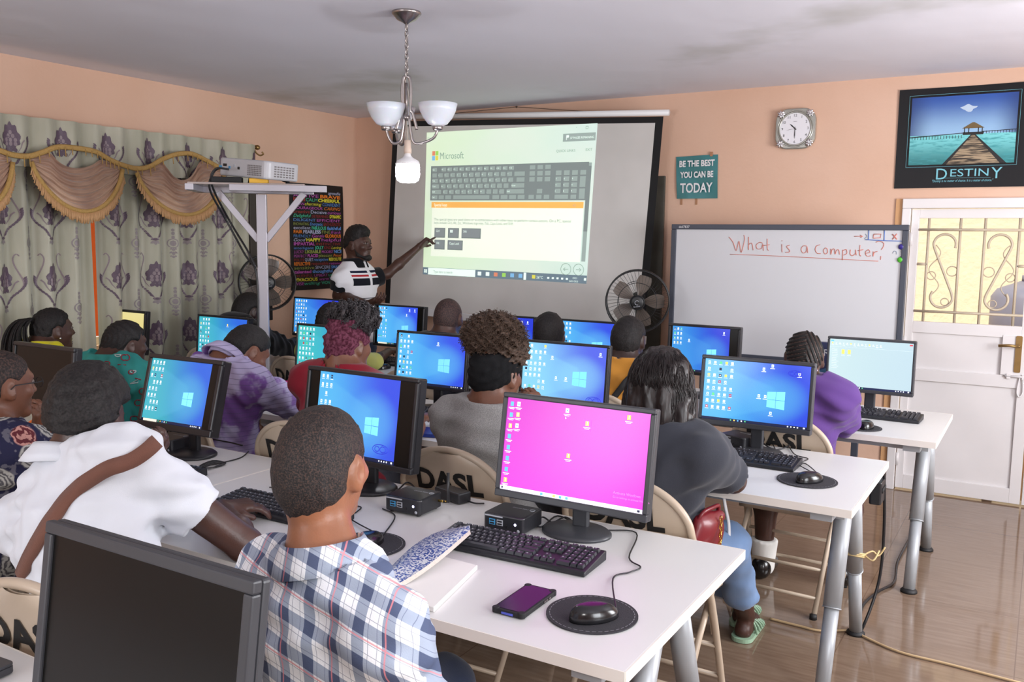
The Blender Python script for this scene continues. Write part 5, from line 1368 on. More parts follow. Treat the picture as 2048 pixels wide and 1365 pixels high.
        for e in (-1, 1):
            M_ = TFh @ Matrix.Rotation(R(e*-22), 3, 'Z')
            B.ell(hd(e*0.078, -0.012, -0.022), (0.011*q*ear, 0.022*q, 0.034*q), M_, 0.008); B.ell(hd(e*0.090, -0.006, -0.018), (0.006*q, 0.012*q, 0.018*q), M_, 0.004, 's')
            B.ell(hd(e*0.077, -0.002, -0.048), (0.009*q, 0.010*q, 0.012*q), TFh, 0.006)
        for i in (0, 1):
            S_, E, Wt = s.S[i], s.E[i], s.Wr[i]
            B.cone(S_, E, 0.052*b, 0.041*b, 0.04); B.cone(E, E.lerp(Wt, 0.35), 0.040*b, 0.041*b, 0.02); B.cone(E.lerp(Wt, 0.35), Wt, 0.041*b, 0.026, 0.02)
            s.hand(B, i, hands[i], hand_d[i], hand_n[i])
        for i, sg in ((0, -1), (1, 1)):
            h = s.P+Vector((sg*0.09, 0.0, -0.02)); B.cone(h, s.K[i], 0.085*b, 0.056, 0.05); B.cone(s.K[i], s.K[i].lerp(s.A[i], 0.35), 0.054, 0.056, 0.03); B.cone(s.K[i].lerp(s.A[i], 0.35), s.A[i], 0.056, 0.036, 0.03)
            B.cone(s.A[i]+Vector((0, -0.03, -0.05)), s.A[i]+Vector((0, 0.12, -0.057)), 0.034, 0.026, 0.03)
        o = B.mesh('body', vx, s.skin, s.t, clip=clip, mats=mats, pick=pick)
        return o
    def hand(s, B, i, mode, d=None, n=None):
        Wt = s.Wr[i]; d = s.rot @ Vector(d) if d is not None else (Wt-s.E[i]); d = d.normalized()
        n = s.rot @ Vector(n) if n is not None else Vector((0, 0, -1)); n = (n-d*n.dot(d)); n = n.normalized() if n.length > 1e-3 else d.orthogonal().normalized()
        side = d.cross(n).normalized()*(1 if i == 1 else -1)        # towards the thumb
        side = -side
        K = 0.010
        p0, p1 = Wt+d*0.012, Wt+d*0.085
        for t in (-0.5, 0, 0.5): B.cone(p0+side*t*0.038, p1+side*t*0.062, 0.017, 0.0145, 0.02)
        curl = {'relax': 26, 'flat': 8, 'fist': 78, 'grip': 48}.get(mode, 26)
        for k in range(4):
            off = (1.5-k)*0.0205; base = p1+side*off+d*(0.0-0.004*abs(k-1.2)); L_ = (0.072, 0.080, 0.074, 0.058)[k]; cu = curl*(0.9+0.12*k)
            if mode == 'point': cu = 4 if k == 0 else 70
            dir_ = (d+side*(1.5-k)*0.07).normalized(); p = base; r = 0.0098
            for sg_ in range(3):
                dir_ = Matrix.Rotation(R(cu if sg_ else cu*0.6), 3, dir_.cross(n).normalized()) @ dir_ if dir_.cross(n).length > 1e-4 else dir_
                l = L_*(0.44, 0.32, 0.24)[sg_]; B.cone(p, p+dir_*l, r, r*0.9, 0.006); p = p+dir_*l; r *= 0.9
        tb = Wt+d*0.030+side*0.026; td = (d*0.62+side*0.72+n*0.25).normalized(); B.cone(tb, tb+td*0.042, 0.0145, 0.0115, 0.012)
        td2 = (d*0.9+side*0.30+n*0.35).normalized(); B.cone(tb+td*0.042, tb+td*0.042+td2*0.03, 0.0112, 0.0095, 0.006)
        return B
    def shirt(s, m, vx=0.008, sleeve=0.6, thick=0.013, hem=-0.08, neck=0.066, seed=1, wr=0.006, loose=0.0, mats=None, pick=None, collar=False, clip=None, sleeve_r=0.018, name='shirt', flare=0.0, sleeve_end=None):
        T = SDF(); g = thick+loose; s.torso(T, g, 0.05)
        for i in (0, 1):
            S_, E, Wt = s.S[i], s.E[i], s.Wr[i]; f = sleeve if not isinstance(sleeve, tuple) else sleeve[i]
            if f <= 1: T.cone(S_, S_.lerp(E, f), 0.054*s.bulk+g, 0.047*s.bulk+sleeve_r+flare, 0.045, flat=True)
            else:
                T.cone(S_, E, 0.054*s.bulk+g, 0.045*s.bulk+sleeve_r, 0.045); T.cone(E, E.lerp(Wt, f-1), 0.045*s.bulk+sleeve_r, 0.034+sleeve_r*.6, 0.03, flat=True)
        for i, sg in ((0, -1), (1, 1)):
            h = s.P+Vector((sg*0.08, 0.02, 0.0)); T.cone(h, h.lerp(s.K[i], 0.18), 0.09*s.bulk+g, 0.085+g, 0.05)
        N, hd, sd = s.N, s.hd, s.sd; nk = np.array(N+sd*0.10); n0 = np.array(N-sd*0.015); rp = ripples(seed, wr, n=7)
        hz = s.P.z+hem
        neck_c = neck
        if collar: neck = 0.050
        if collar:
            pass
        def post(F, X, Y, Z):
            ax = nk-n0; L2 = float(ax @ ax); px, py, pz = X-n0[0], Y-n0[1], Z-n0[2]; t = (px*ax[0]+py*ax[1]+pz*ax[2])/L2
            dn = vlen(px-ax[0]*t, py-ax[1]*t, pz-ax[2]*t)-neck
            F = F+rp(X, Y, Z)*0.6*np.clip(dn/0.06, 0, 1)
            # neck opening: a slanted cylinder about the neck, and everything above the collar line
            F = np.maximum(F, -np.maximum(dn, (-0.05-t)*math.sqrt(L2)))
            F = np.maximum(F, (t-0.42)*math.sqrt(L2)-np.where(dn < 0.05, 0, 9))
            F = np.maximum(F, hz-Z)
            return F
        o = T.mesh(name, vx, m, s.t, post=post, clip=clip, mats=mats, pick=pick)
        if collar: s.collar(m, neck_c+0.011)
        return o
    def trousers(s, m, vx=0.010, to=1.0, shoes=SHOE, clip=None, short=False):
        T = SDF(); b = s.bulk
        T.ell(s.P+Vector((0, -0.005, -0.01)), (0.172*b, 0.135*b, 0.115), s.TF, 0.04)
        for i, sg in ((0, -1), (1, 1)):
            h = s.P+Vector((sg*0.09, 0.0, -0.02)); T.cone(h, s.K[i], 0.098*b, 0.074, 0.05); T.cone(s.K[i], s.K[i].lerp(s.A[i], to), 0.074, 0.066, 0.04, flat=True)
        zt = s.P.z+0.06; rp = ripples(5, 0.006)
        T.mesh('trousers' if not short else 'skirt', vx, m, s.t, post=lambda F, X, Y, Z: np.maximum(F+rp(X, Y, Z)*.5, Z-zt), clip=clip)
        if shoes:
            for i in (0, 1):
                T = SDF(); a = s.A[i]; T.cone(a+Vector((0, -0.035, -0.045)), a+Vector((0, 0.13, -0.052)), 0.042, 0.036, 0.02); T.cone(a+Vector((0, -0.03, -0.02)), a+Vector((0, 0.03, -0.035)), 0.043, 0.04, 0.02)
                T.mesh('shoe', 0.010, shoes, s.t, post=lambda F, X, Y, Z: np.maximum(F, 0.002-Z))
    def collar(s, m, r0, h=0.036, name='collar', flare=0.030):
        """stand and folded-over fall of a shirt collar, open at the throat"""
        ax = ((s.hd(0, -0.03, -0.07)-s.N).normalized()*0.6+s.sd*0.4).normalized(); rt = (s.rt-ax*s.rt.dot(ax)).normalized(); fw = ax.cross(rt); c0 = s.N+s.sd*0.020
        prof = [(r0-0.006, -0.012), (r0-0.004, h*0.6), (r0-0.002, h), (r0+0.004, h+0.003), (r0+0.010, h*0.75), (r0+0.020, h*0.2), (r0+flare, -0.016), (r0+flare-0.004, -0.017), (r0+0.014, h*0.2), (r0+0.004, h*0.6), (r0-0.001, -0.012)]
        b = MB(); n = 56; vs = []; N = len(prof)
        for i in range(n+1):
            a = R(104+332*i/n); sd_ = abs(math.cos(a)); fr = max(0, math.sin(a))
            for k, (r, z) in enumerate(prof):
                r2 = r*(1+0.04*sd_)+(0.018*fr if k > 4 else 0); z2 = z-0.014*fr*(1 if k > 4 else .3)+0.008*sd_*(k > 4)
                vs.append(c0+rt*(r2*math.cos(a))+fw*(r2*math.sin(a))+ax*z2)
        fs = [(i*N+k, i*N+(k+1) % N, (i+1)*N+(k+1) % N, (i+1)*N+k) for i in range(n) for k in range(N)]
        b.add(vs, fs, m, True); return b.build(name, s.t)
    # ---- hair
    def hair(s, m, t=0.012, vx=0.007, rough=0.0015, line=(0.092, 0.048, -0.092, -0.100), sides=True, top=0.0, seed=3, name='hair', wl=(0.012, 0.03), stretch=1.0):
        H_ = SDF(); q = s.sc; hd = s.hd
        H_.ell(hd(0, -0.008, 0.005), (0.076*q+t, 0.098*q+t, 0.094*q+t+top), s.HF, 0.02)
        H_.ell(hd(0, -0.045, -0.035), (0.062*q+t, 0.058*q+t, 0.066*q+t*.6), s.HF, 0.03); H_.cone(hd(0, -0.028, -0.05), hd(0, -0.03, -0.105), 0.055*q+t*.7, 0.056*q+t*.3, 0.03)
        if top: H_.ell(hd(0, 0.02, 0.05+top*.4), (0.062*q+t, 0.07*q+t, 0.05*q+t), s.HF, 0.03)
        return s.hair_mesh(H_, m, vx, rough, line, sides, seed, name, wl, stretch, taper=t*1.25)
    def hair_mesh(s, H_, m, vx=0.007, rough=0.0015, line=(0.092, 0.048, -0.092, -0.062), sides=True, seed=3, name='hair', wl=(0.012, 0.03), stretch=1.0, ridge=None, mats=None, pick=None, extra=None, taper=0.012):
        q = s.sc; Hc = np.array(s.H); Mi = np.array(s.HF).T; y1, z1, y0, z0 = [v*q for v in line]; rp = ripples(seed, rough, wl, 8)
        def loc(X, Y, Z):
            x, y, z = X-Hc[0], Y-Hc[1], Z-Hc[2]
            return (Mi[0, 0]*x+Mi[0, 1]*y+Mi[0, 2]*z, Mi[1, 0]*x+Mi[1, 1]*y+Mi[1, 2]*z, Mi[2, 0]*x+Mi[2, 1]*y+Mi[2, 2]*z)
        def post(F, X, Y, Z):
            u, v, w = loc(X, Y, Z)
            if rough: F = F+rp(X, Y, Z)
            if ridge: F = F+ridge(u, v, w)
            if line is not None and y1 != y0:
                sl = (z1-z0)/(y1-y0); pl = (z0+(v-y0)*sl-w)/math.sqrt(1+sl*sl)
                if sides: pl = np.minimum(pl, 0.0*w+pl); 
                if sides:      # notch around the ears and up to the temples
                    ear = vlen(np.maximum(np.abs(u)-0.2, 0), v+0.0*q, w+0.028*q)-0.034*q
                    pl = np.maximum(pl, np.where(np.abs(u) > 0.055*q, -ear, -1))
                    tm = (v-0.052*q)*0.95-(w-0.030*q)*0.35
                    pl = np.maximum(pl, np.where(np.abs(u) > 0.05*q, tm*0.8, -1))
                F = np.maximum(F+taper*np.clip((pl+0.022)/0.022, 0, 1)**1.5, pl-0.004)
            if extra: F = extra(F, X, Y, Z, u, v, w)
            return F
        pk = (lambda c: pick(*loc(c[:, 0], c[:, 1], c[:, 2]))) if pick else None
        return H_.mesh(name, vx, m, s.t, post=post, mats=mats, pick=pk)
    def eyes(s):
        for e in (-1, 1):
            b = MB(); c = s.hd(e*0.031, 0.083, -0.006); b.ell(c, (0.0105*s.sc,)*3, M_eyew, 12, 8); b.ell(c+s.HF @ Vector((0, 0.0085*s.sc, 0)), (0.0068*s.sc, 0.0035*s.sc, 0.0068*s.sc), M_iris, 10, 6); b.build('eye', s.t)
def curls(P_, name, m, center, rad, n, L=0.03, r=0.0016, seed=1, zmin=-1.0, turns=2.0, amp=0.006, droop=0.0, keep=None):
    """loose coils growing out of a ball of hair, one mesh"""
    q = random.Random(seed); b = MB()
    for i in range(n):
        d = Vector((q.gauss(0, 1), q.gauss(0, 1), q.gauss(0, 1))).normalized()
        if d.z < zmin or (keep and not keep(d)): continue
        p = center+P_.HF @ Vector((d.x*rad[0], d.y*rad[1], d.z*rad[2])); nn = (P_.HF @ Vector((d.x/rad[0], d.y/rad[1], d.z/rad[2]))).normalized()
        a = nn.orthogonal().normalized(); c = nn.cross(a); ph = q.uniform(0, 6.28); l = L*q.uniform(0.5, 1.2); pts = []
        for k in range(10):
            t = k/9; an = ph+turns*2*math.pi*t; pts.append(p-nn*0.006+nn*l*t+(a*math.cos(an)+c*math.sin(an))*amp*t**0.5+Vector((0, 0, -droop*t*t)))
        b.tube(pts, r, m, 4)
    return b.build(name, P_.t)
def surface_tube(o, P_, items, r, m, name, view):
    """draw thin raised marks on a cloth mesh: items = polylines in world points, pushed along view onto the surface"""
    me = o.data; bv = BVHTree.FromPolygons([v.co for v in me.vertices], [p.vertices for p in me.polygons]); b = MB()
    v = (P_.rot @ Vector(view)).normalized()
    for pts in items:
        q = []
        for p in pts:
            l = P_.L(p); h = bv.ray_cast(l-v*1.0, v)
            if h[0] is not None: q.append(h[0]+h[1]*0.001)
        q2 = [q[0]] if q else []
        ok = len(q) > 1
        for i in range(1, len(q)):
            if (q[i]-q[i-1]).length > 0.05: ok = False
        if ok: b.tube(q, r, m, 5)
    return b.build(name, P_.t) if b.v else None
# ------------------------------------------------------------------ rows of tables
table('front-row table at the right, with the magenta monitor on it', -0.668, 1.568, 1.745, 0.835, R(0.3))
table('front-row table at the left, behind the man in the white polo', -2.418, 1.578, 1.745, 0.835, R(0.3))
table('second-row table at the right end, its silver legs in full view', -0.487, 2.955, 1.42, 0.77)
table('second-row table in the middle, the boy in the tie-dye polo leans on it', -1.912, 2.99, 1.42, 0.77, R(-1.0))
table('second-row table at the far left by the curtains', -3.96, 3.05, 1.22, 0.77)
table('back-row table at the right end, nearest the white door', -0.362, 4.195, 1.55, 0.77)
table('back-row table in the middle, below the projection screen', -1.918, 4.195, 1.55, 0.77)
table('back-row table at the left end, below the word poster', -3.475, 4.195, 1.55, 0.77)
table('nearest table in the bottom left corner under the switched-off monitor', -0.98, 0.20, 1.72, 0.775)

# ------------------------------------------------------------------ monitors
YA, YB2, YC = 2.27, 3.56, 4.72
def mx(px0, px1, py, y): return (at(px0, py, y=y).x+at(px1, py, y=y).x)/2
ex = lambda L: [(u, v, {'w': E_wh, 'y': E_ye}[m]) for u, v, m in L]
monitor('monitor with a bright magenta desktop, front row', mx(1014, 1318, 812, YA), YA, 0.49, 0.312, 9, W_MAG, top=1.112, bez=0.015, bezm=M_bezelg, task='light', seed=2, base=(0.107, 0.085))
monitor('black monitor with blue desktop and dark side margins, behind the plaid shirt man', mx(620, 836, 762, YA), YA+0.02, 0.50, 0.312, 8, W_BLUE, rz=R(-2), top=1.12, m0=0.045, m1=0.065, bez=0.014, thick=0.06, seed=4, cols=3, ghost=(0.83, 0.16, 0.028))
monitor('black monitor with teal-blue desktop, in front of the man in the white polo', mx(307, 444, 720, YA), YA, 0.41, 0.292, 15, W_CYAN, rz=R(2), top=1.10, m1=0.04, bez=0.018, thick=0.06, seed=5, cols=4)
monitor('switched-off black monitor at the left end of the front row', mx(50, 168, 690, YA), YA-0.02, 0.45, 0.29, 6, None, top=1.09, thick=0.05)
monitor('large switched-off black monitor in the bottom left foreground', mx(102, 541, 1095, 0.855), 0.86, 0.497, 0.325, 8, None, top=1.090, bez=0.020, bezm=M_bezelg, thick=0.036)
monitor('charcoal-framed monitor with blue desktop, right end of the second row', mx(1411, 1631, 728, YB2), YB2, 0.455, 0.285, 6, W_BLUE, top=1.105, bez=0.015, bezm=M_bezelg, seed=8, cols=5, extra=ex([(.57, .9, 'w'), (.65, .96, 'w'), (.9, .86, 'w'), (.54, .46, 'w'), (.6, .46, 'w'), (.66, .2, 'w')]), ghost=(0.86, 0.87, 0.022))
monitor('monitor with pale blue desktop, behind the magenta monitor', mx(1052, 1222, 695, YB2), YB2, 0.445, 0.285, 6, W_PALE, top=1.11, bez=0.012, seed=9, cols=5, extra=ex([(.93, .88, 'w'), (.42, .40, 'w'), (.54, .40, 'w'), (.36, .76, 'w')]), ghost=(0.88, 0.07, 0.03))
monitor('monitor with blue desktop left of the afro girl in grey', mx(801, 943, 680, YB2), YB2, 0.435, 0.28, 6, W_BLUE, top=1.105, bez=0.012, seed=11, cols=4, extra=ex([(.6, .84, 'w')]))
monitor('monitor with turquoise desktop left of the girl in the maroon headwrap', mx(588, 742, 665, YB2), YB2, 0.445, 0.285, 5, W_TEAL, top=1.10, bez=0.012, seed=13, cols=5)
monitor('monitor with blue-green desktop behind the boy in the tie-dye polo', mx(402, 508, 650, YB2+0.08), YB2+0.08, 0.44, 0.28, 5, W_CYAN, top=1.095, bez=0.013, seed=14, cols=4, extra=ex([(.6, .84, 'y')]))
monitor('monitor with plain yellow screen by the curtains', mx(205, 318, 640, YB2+0.08), YB2+0.08, 0.44, 0.28, 5, W_YEL, rz=R(-3), top=1.085, bez=0.016, seed=15)
monitor('monitor showing a white file window, right end of the back row', mx(1660, 1833, 690, YC), YC, 0.415, 0.275, 1, W_WHITE, top=1.10, bez=0.012, bezm=M_bezelg, seed=17)
monitor('monitor with deep blue desktop in front of the whiteboard', mx(1342, 1484, 668, YC), YC, 0.41, 0.28, 3, W_DEEP, top=1.115, m0=0.012, m1=0.045, bez=0.014, thick=0.06, seed=18, cols=3, rows=4, extra=ex([(.9, .9, 'w'), (.3, .7, 'w')]))
monitor('monitor with blue desktop below the right fan', mx(1120, 1232, 650, YC), YC, 0.44, 0.28, 3, W_BLUE, top=1.10, bez=0.012, seed=20, cols=5)
monitor('monitor with blue desktop behind the big afro', mx(963, 1073, 640, YC), YC, 0.42, 0.28, 3, W_DEEP, top=1.10, bez=0.012, seed=22, cols=3, extra=ex([(.8, .9, 'w'), (.9, .9, 'w')]))
monitor('monitor with blue desktop and wide dark margin, left of the bald man', mx(757, 853, 625, YC), YC, 0.42, 0.285, 5, W_BLUE, top=1.12, m0=0.02, m1=0.045, bez=0.012, thick=0.06, seed=23, cols=4, extra=ex([(.8, .93, 'w'), (.93, .93, 'w'), (.73, .8, 'w')]))
monitor('monitor with blue desktop under the word poster, left end of the back row', mx(590, 690, 614, YC), YC, 0.44, 0.28, 5, W_DEEP, top=1.135, bez=0.012, seed=25, cols=5)

# ------------------------------------------------------------------ keyboards, mice, boxes on the tables
def on(px, py, z=TZ): return at(px, py, z=z)
p = (on(853, 1090)+on(905, 1063)+on(1217, 1118)+on(1182, 1160))/4; keyboard(p.x, p.y, R(2.5), 'black keyboard in front of the magenta monitor')
p = on(440, 1003); keyboard(p.x+0.25, p.y+0.02, R(1), 'black keyboard under the hand of the man in the white polo')
p = on(310, 942); keyboard(p.x-0.02, p.y-0.03, R(4), 'black keyboard below the teal-blue monitor')
p = (on(1430, 905)+on(1587, 930)+on(1560, 950)+on(1400, 915))/4; keyboard(p.x-0.04, p.y+0.01, R(0), 'black keyboard at the right end of the second row')
p = on(866, 832); keyboard(p.x-0.02, p.y-0.02, R(0), 'black keyboard left of the afro girl in grey')
p = on(1740, 832); keyboard(p.x+0.0, p.y-0.01, R(-2), 'black keyboard below the white file window monitor')
p = on(800, 728); keyboard(p.x-0.03, p.y, R(0), 'black keyboard below the monitor left of the bald man')
p = on(655, 800); keyboard(p.x-0.1, p.y, R(0), 'black keyboard half hidden behind the girl in the red shirt')

p = on(1184, 1230); pad(p.x, p.y, 'round grey mouse pad with stitched rim beside the phone')
pm_ = on(1188, 1240); mouse(pm_.x, pm_.y, R(-38), 'black mouse on the stitched pad beside the phone', cable=[on(1226, 1160)+Vector((0, 0, .003)), on(1258, 1148)+Vector((0, 0, .003)), on(1281, 1137)+Vector((0, 0, .003)), on(1258, 1118)+Vector((0, 0, .003)), on(1272, 1068)+Vector((0, 0, .003)), on(1200, 1062)+Vector((0, 0, .003)), on(1150, 1045)+Vector((0, 0, .004))])
p = on(735, 1091); pad(p.x, p.y, 'round grey mouse pad at the plaid shirt man\'s cheek')
pm_ = on(735, 1092); mouse(pm_.x, pm_.y, R(0), 'black mouse half hidden by the plaid shirt man\'s head', cable=[on(770, 1068)+Vector((0, 0, .003)), on(790, 1035)+Vector((0, 0, .003)), on(765, 1020)+Vector((0, 0, .003))])
p = on(1614, 962); pad(p.x, p.y, 'round grey mouse pad at the right end of the second row')
pm_ = on(1619, 965); mouse(pm_.x, pm_.y, R(-30), 'black mouse at the right end of the second row', cable=[on(1612, 930)+Vector((0, 0, .003)), on(1590, 928)+Vector((0, 0, .003)), on(1560, 915)+Vector((0, 0, .004)), on(1545, 890)+Vector((0, 0, .004))])
pm_ = on(1732, 857); mouse(pm_.x, pm_.y, R(0), 'black mouse beside the girl in the purple sweater', z=TZ+.0035); pad(pm_.x-0.02, pm_.y, 'round mouse pad beside the girl in the purple sweater', r=0.09)
pm_ = on(768, 738); mouse(pm_.x, pm_.y, R(0), 'black mouse on the back-row table by the yellow sleeve', z=TZ+.0005)

p = on(1008, 1068); mini_pc(p.x-0.005, p.y+0.06, R(1), 'black mini computer beside the magenta monitor')
p = on(805, 1030); mini_pc(p.x-0.002, p.y+0.06, R(2), 'black mini computer with upright antenna beside the plaid shirt man', antenna=True)
p = on(318, 905); mini_pc(p.x, p.y+0.06, R(4), 'black mini computer beside the teal-blue monitor', led=False)
p = on(1462, 897); mini_pc(p.x+0.02, p.y+0.05, R(-20), 'black mini computer beside the charcoal-framed monitor', led=False)
p = on(905, 1000); brick(p.x, p.y, R(-14), 'black power adapter lying beside the antenna of the mini computer')

p = on(20, 1345); lb = thing('laptop', 'flat closed dark grey laptop at the bottom left edge of the picture', 'laptop', (p.x-0.13, p.y-0.115, TZ), R(4))
b = MB(); b.rbox((0, 0, 0.009), (0.30, 0.22, 0.014), M_bezelg, 0.012); b.build('base', lb, bevel=0.002)
MB().rbox((0, 0, 0.0195), (0.30, 0.22, 0.006), M_bezelg, 0.012).build('lid', lb, bevel=0.002)
# phone
p = (on(1000, 1236)+on(1105, 1185))/2; p = on(1050, 1208)
ph_ = thing('smartphone', 'black smartphone in a rugged case on the white table', 'phone', (p.x, p.y, TZ), R(1))
b = MB(); b.rbox((0, 0, 0.0065), (0.083, 0.168, 0.012), M_black_matt, 0.012, 5); 
for sx in (-1, 1):
    for sy_ in (-1, 1): b.rbox((sx*0.034, sy_*0.076, 0.0075), (0.018, 0.018, 0.0132), M_black_matt, 0.008, 4)
b.build('case', ph_, bevel=0.002)
MB().rbox((0, 0.001, 0.0128), (0.073, 0.152, 0.001), mat('phone_glass', srgb(34, 33, 50), 0.2, spec=0.35), 0.008, 4).build('glass', ph_)
b = MB()
for q in (0.03, 0.045, 0.02): b.box((0.0425, q, 0.007), (0.002, 0.008, 0.004), M_steel)
b.build('side_button', ph_)
MB().box((0, -0.0845, 0.006), (0.03, 0.002, 0.005), mat('port_blue', srgb(80, 90, 190), 0.4)).build('charging_port', ph_)

# notebook: white pages, patterned blue cover folded up at the left
q = [on(x_, y_) for x_, y_ in ((745, 1185), (868, 1226), (955, 1140), (850, 1112))]
nc = sum(q, Vector())/4
nb = thing('notebook', 'open white exercise book lying in front of the plaid shirt man', 'notebook', (nc.x, nc.y, TZ), 0)
b = MB(); ang = 0; loc_ = [Vector((v.x-nc.x, v.y-nc.y, 0)) for v in q]
vs_ = loc_+[v+Vector((0, 0, 0.012)) for v in loc_]; b.add(vs_, [(0, 3, 2, 1), (4, 5, 6, 7), (0, 1, 5, 4), (1, 2, 6, 5), (2, 3, 7, 6), (3, 0, 4, 7)], M_paper); b.build('pages', nb, bevel=0.002)
g = NT('marbled_cover', 0.4); vn = g.noise(150, 3); g.col(g.mix(g.step(vn, 0.47, 0.53), srgb(44, 74, 150), srgb(206, 208, 214))); M_marb = g.m
cpts = [(752, 1176), (800, 1168), (836, 1155), (943, 1084)]; cup = [(775, 1152), (836, 1113), (885, 1108), (938, 1084)]
nb2 = thing('notebook', 'blue patterned exercise book, curled, resting on the white one', 'notebook', (nc.x, nc.y, TZ), 0)
def cov(u, v):
    a = on(752+u*(940-752), 1188+u*(1096-1188)+10*math.sin(math.pi*u), TZ+0.014); c = on(752+u*(938-752)-0, 1174+u*(1083-1174)-40*math.sin(math.pi*min(1, u*1.0))**0.8, TZ+0.014)
    p = a.lerp(c, v); return Vector((p.x-nc.x, p.y-nc.y, 0.0145+0.05*u**1.5*(1-0.3*v)+0.012*math.sin(math.pi*v)))
b = MB(); b.grid(cov, 20, 10, M_marb); b.grid(lambda u, v: cov(u, 1-v)-Vector((0, 0, 0.0025)), 20, 10, M_paper); b.build('cover', nb2)
b = MB(); b.grid(lambda u, v: cov(u, 0)+Vector((0.004*v, -0.002, -0.010*v)), 20, 3, mat('page_edges', srgb(196, 186, 176), 0.8, var=0.2, vscale=200)); b.build('pages', nb2)

# small things further back
p = on(576, 766); t = thing('pen', 'bright pink pen on the second-row table', 'pen', (p.x, p.y, TZ+0.006), R(25)); b = MB(); b.tube([(-0.06, 0, 0), (0.05, 0, 0)], 0.006, mat('pink_plastic', srgb(232, 60, 150), 0.3), 8); b.build('barrel', t); MB().tube([(0.05, 0, 0), (0.085, 0, 0.002)], 0.007, MATS['pink_plastic'], 8).build('cap', t)
p = on(585, 780); tag(MB().box((0, 0, 0.004), (0.20, 0.14, 0.008), M_paper).build('exercise_book', loc=(p.x, p.y, TZ), rot=(0, 0, R(8))), 'white exercise book under the pink pen', 'notebook')
p = on(770, 716); tag(MB().box((0, 0, 0.002), (0.17, 0.12, 0.004), mat('green_paper', srgb(120, 176, 130), 0.8)).build('paper_sheet', loc=(p.x, p.y, TZ), rot=(0, 0, R(-10))), 'green paper sheet on the back-row table', 'paper')
p = on(850, 868); tag(MB().box((0, 0, 0.008), (0.20, 0.14, 0.016), mat('blue_cover', srgb(36, 60, 150), 0.35)).build('folder', loc=(p.x, p.y, TZ), rot=(0, 0, R(20)), bevel=0.002), 'dark blue folder on the second-row table left of the afro girl', 'folder')
p = on(70, 955); tag(MB().box((0, 0, 0.006), (0.21, 0.15, 0.012), M_paper).build('exercise_book', loc=(p.x+0.05, p.y-0.02, TZ), rot=(0, 0, R(12)), bevel=0.001), 'white exercise book under the floral blouse woman\'s arm', 'notebook')
p = at(1651, 728, y=YC+0.02)
bx = thing('software_box', 'dark blue and lime box standing left of the white file window monitor', 'box', (p.x-0.02, YC+0.09, TZ)); b = MB(); b.box((0, 0, 0.17), (0.15, 0.04, 0.34), mat('box_blue', srgb(36, 44, 92), 0.4)); b.build('carton', bx, bevel=0.002)
b = MB(); b.add([(-0.075, -0.0205, 0.06), (0.075, -0.0205, 0.06), (0.075, -0.0205, 0.19), (0.03, -0.0205, 0.15), (-0.075, -0.0205, 0.12)], [(0, 1, 2, 3, 4)], mat('box_lime', srgb(190, 206, 60), 0.4)); b.add([(-0.075, -0.0206, 0.125), (0.03, -0.0206, 0.155), (0.075, -0.0206, 0.195), (0.075, -0.0206, 0.23), (-0.075, -0.0206, 0.17)], [(0, 1, 2, 3, 4)], mat('box_teal', srgb(60, 110, 150), 0.4))
b.text('PRO', 0.05, M_white, Matrix.Translation((0.02, -0.021, 0.27))); b.build('printed_face', bx)
# orange cloth bundle on the table beyond the floral blouse
p = on(112, 900); tb = thing('cloth_bundle', 'bright orange cloth bundle on the table behind the white polo man\'s head', 'cloth', (p.x, p.y, TZ))
SB = SDF(); SB.ell((0, 0, 0.05), (0.15, 0.10, 0.06), None, 0.03); SB.ell((-0.08, 0.03, 0.08), (0.07, 0.07, 0.05), None, 0.03); rp_ = ripples(4, 0.014, (0.04, 0.12))
SB.mesh('bundle', 0.009, cloth_mat('orange_cloth', srgb(226, 110, 30)), tb, post=lambda F, X, Y, Z: np.maximum(F+rp_(X, Y, Z), 0.001-Z))

# ------------------------------------------------------------------ cables
up = lambda p, z=0.003: p+Vector((0, 0, z))
cable([up(on(x_, y_)) for x_, y_ in ((352, 952), (385, 938), (432, 930), (480, 918), (497, 905))], 0.0025, M_black, 'thin black cable loosely tied on the front-row table')
b = MB()
for k in range(5):
    b.tube(spline([up(on(398+k*3, 936+k*2), .004+.003*k), up(on(425, 928+k*2), .012), up(on(452-k*2, 930), .006), up(on(425, 938), .004)], 4, True), 0.0022, M_black, 5, closed=True)
tag(b.build('cable_bundle'), 'small coiled black cable bundle on the front-row table', 'cable')
cable([up(on(x_, y_)) for x_, y_ in ((262, 920), (300, 905), (350, 905), (400, 880), (450, 885), (485, 893))], 0.003, M_black, 'black cable trailing behind the teal-blue monitor\'s foot')
for j, (L_, lab) in enumerate((([(1062, 1050), (1085, 1040), (1105, 1048), (1130, 1040), (1150, 1050)], 'looped black cable behind the magenta monitor\'s mini computer'), ([(1050, 1030), (1080, 1060), (1115, 1035), (1160, 1058)], 'second black cable crossing under the magenta monitor'), ([(930, 1003), (950, 1012), (968, 1010)], 'short black lead from the power adapter to the mini computer'))):
    cable([up(on(*q_), .004+.004*(i % 2)) for i, q_ in enumerate(L_)], 0.0028, M_black, lab)
cable([up(on(x_, y_), .004+.01*(i % 2)) for i, (x_, y_) in enumerate(((1505, 890), (1530, 872), (1560, 880), (1580, 895), (1550, 902), (1520, 885), (1545, 865), (1570, 870)))], 0.003, M_black, 'tangled black cable behind the charcoal-framed monitor')
cable([up(on(x_, y_), .004+.008*(i % 2)) for i, (x_, y_) in enumerate(((735, 990), (760, 975), (790, 985), (815, 972), (835, 985)))], 0.003, M_black, 'tangled black cable under the monitor with dark side margins')
fl = lambda x_, y_, z=0.006: at(x_, y_, z=z)
